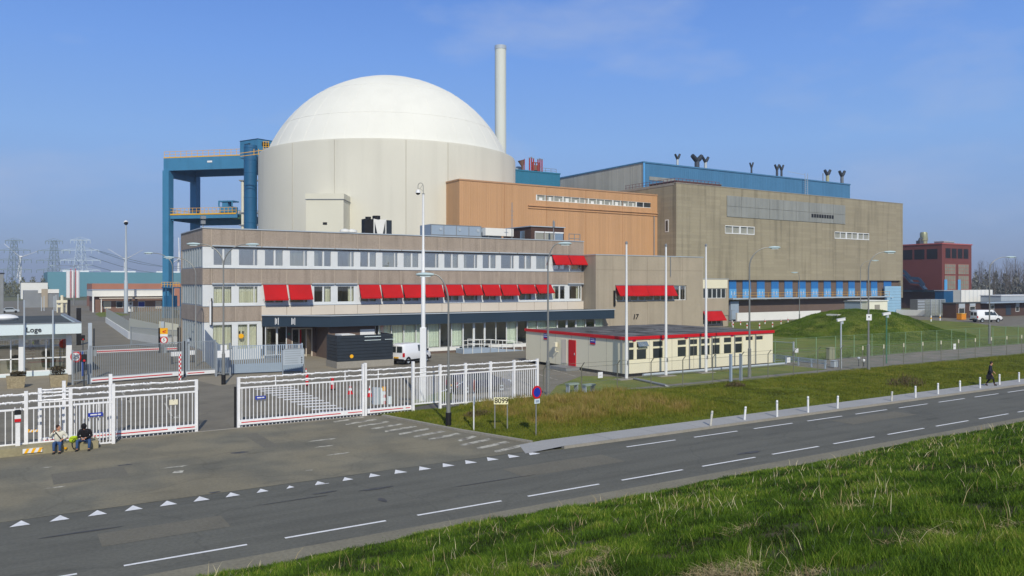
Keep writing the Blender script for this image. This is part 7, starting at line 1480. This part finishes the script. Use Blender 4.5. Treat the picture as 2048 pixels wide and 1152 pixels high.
dry = np.clip(1.35-np.abs((x-29.5)/7.0)**2.5, 0, 1)*np.clip((y-33.2)/1.5, 0, 1)*np.clip((43.2-y)/1.2, .3, 1)*np.clip((x-23.2+(y-33)*.12)/1.5, 0, 1); cl = vnoise(x, y, 1.4); cl2 = vnoise(x+40, y, 3.5); tuft = vnoise(x*1.2, y, .55)
edge_ = np.clip((y-31.5)/1.5, 0, 1)
h = (.06+.10*cl*edge_+.10*np.clip(cl2-.4, 0, 1)*edge_+.50*dry*(.25+.45*cl+.5*(vnoise(x+1, y+2, .5) > .5)))*rng.uniform(.6, 1.25, n); w_ = .017*np.maximum(1, D/40)*rng.uniform(.7, 1.3, n)
tone = np.clip(.22+.25*(cl2-.3)*edge_+.22*(vnoise(x+5, y+5, .9)-.4)*edge_+.36*dry+.3*dry*(vnoise(x+2, y+7, .5)-.5)+.28*(tuft-.5)+.13*rng.standard_normal(n), 0, 1)
blades('verge_grass', np.stack([x, y, z-.01], 1), h, w_, rng.uniform(.1, .6, n), tone, m_verge, 'rough green and dry brown grass on the verge between path and fence')
def lz(x, y): return np.full_like(x, .012)
x, y, z, D = sample(62, 190, 50.6, 80, 500000, lz, lambda D, x, y: np.minimum(1, (75/D)**2)); k = (y < 50.6+(x-62)*.35) & (camD(x, y) < 110); x, y, z, D = x[k], y[k], z[k], D[k]; n = len(x)
blades('lawn_grass', np.stack([x, y, z], 1), rng.uniform(.05, .12, n), .03*rng.uniform(.7, 1.3, n), rng.uniform(.2, .6, n), np.clip(.22+.2*vnoise(x, y, 4)+.06*rng.standard_normal(n), 0, 1), m_turf, 'mown grass of the inner lawn behind the rear fence')
# dark shrub on the verge
for px, py, s, nm in ((1812, 775, 1.0, 'brown thorny shrub on the verge left of the walking person'), (958, 838, .55, 'grey brown tuft of dead stems beside the white sign pole'), (1470, 778, .55, 'low brown shrub patch under the wire fence')):
    g = G(px, py); b = MB(); r = random.Random(px)
    for i in range(700):
        a = r.uniform(0, 6.28); rr = r.random()**.6; p = Vector((math.cos(a)*rr*1.7*s, math.sin(a)*rr*1.1*s, r.random()*.9*s*(1-rr*.6))); d = Vector((r.uniform(-1,1), r.uniform(-1,1), r.uniform(0,1.3))).normalized()*.3*s; q = Vector((d.y,-d.x,0)).normalized()*.018; b.quad(p-q, p+q, p+d)
    o = thing('shrub', nm, 'shrub', g+Vector((0,0,.1))); build('twigs', b, mat('shrub_twigs', lin(92,78,54), .95, var=.3, scale=3), o)
# grass on the mound
na_ = 150000; aa = rng.uniform(0, 6.2832, na_); r2 = np.sqrt(rng.random(na_)); rr_ = r2*(1+.06*np.sin(3*aa+1)); x = mc.x+17.5*rr_*np.cos(aa); y = mc.y+15.5*rr_*np.sin(aa); z = .014+3.55*(np.cos(np.pi*np.clip((r2-.12)/.88, 0, 1))*.5+.5)
k = camD(x, y) < camD(mc.x, mc.y)+6; x, y, z = x[k], y[k], z[k]; n = len(x)
blades('mound_grass', np.stack([x, y, z-.02], 1), (.08+.22*vnoise(x, y, 1.1)**2)*rng.uniform(.6, 1.3, n), .045*rng.uniform(.7, 1.3, n), rng.uniform(.2, .6, n), np.clip(.10+.3*vnoise(x, y, 2.3)+.2*(vnoise(x+4, y, .8)-.5)+.06*rng.standard_normal(n), 0, 1), m_turf, 'coarse turf growing over the grass mound')
# ================================================================== HAZE
hme = bpy.data.meshes.new('haze'); hb_ = MB().box(-2201, 3201, -301, 2901, -1.2, 75); hme.from_pydata(hb_.v, [], hb_.f); hzo = bpy.data.objects.new('haze', hme); COL.objects.link(hzo); hzo['kind'] = 'stuff'
hm_ = bpy.data.materials.new('haze_air'); hm_.use_nodes = True; hn_ = hm_.node_tree.nodes; hn_.remove(hn_['Principled BSDF']); pv = hn_.new('ShaderNodeVolumePrincipled'); pv.inputs['Color'].default_value = (.78, .86, 1, 1); pv.inputs['Density'].default_value = .00032; pv.inputs['Anisotropy'].default_value = .2
hm_.node_tree.links.new(pv.outputs[0], hn_['Material Output'].inputs['Volume']); hme.materials.append(hm_); hzo['label'] = 'thin pale blue haze filling the air over the site'
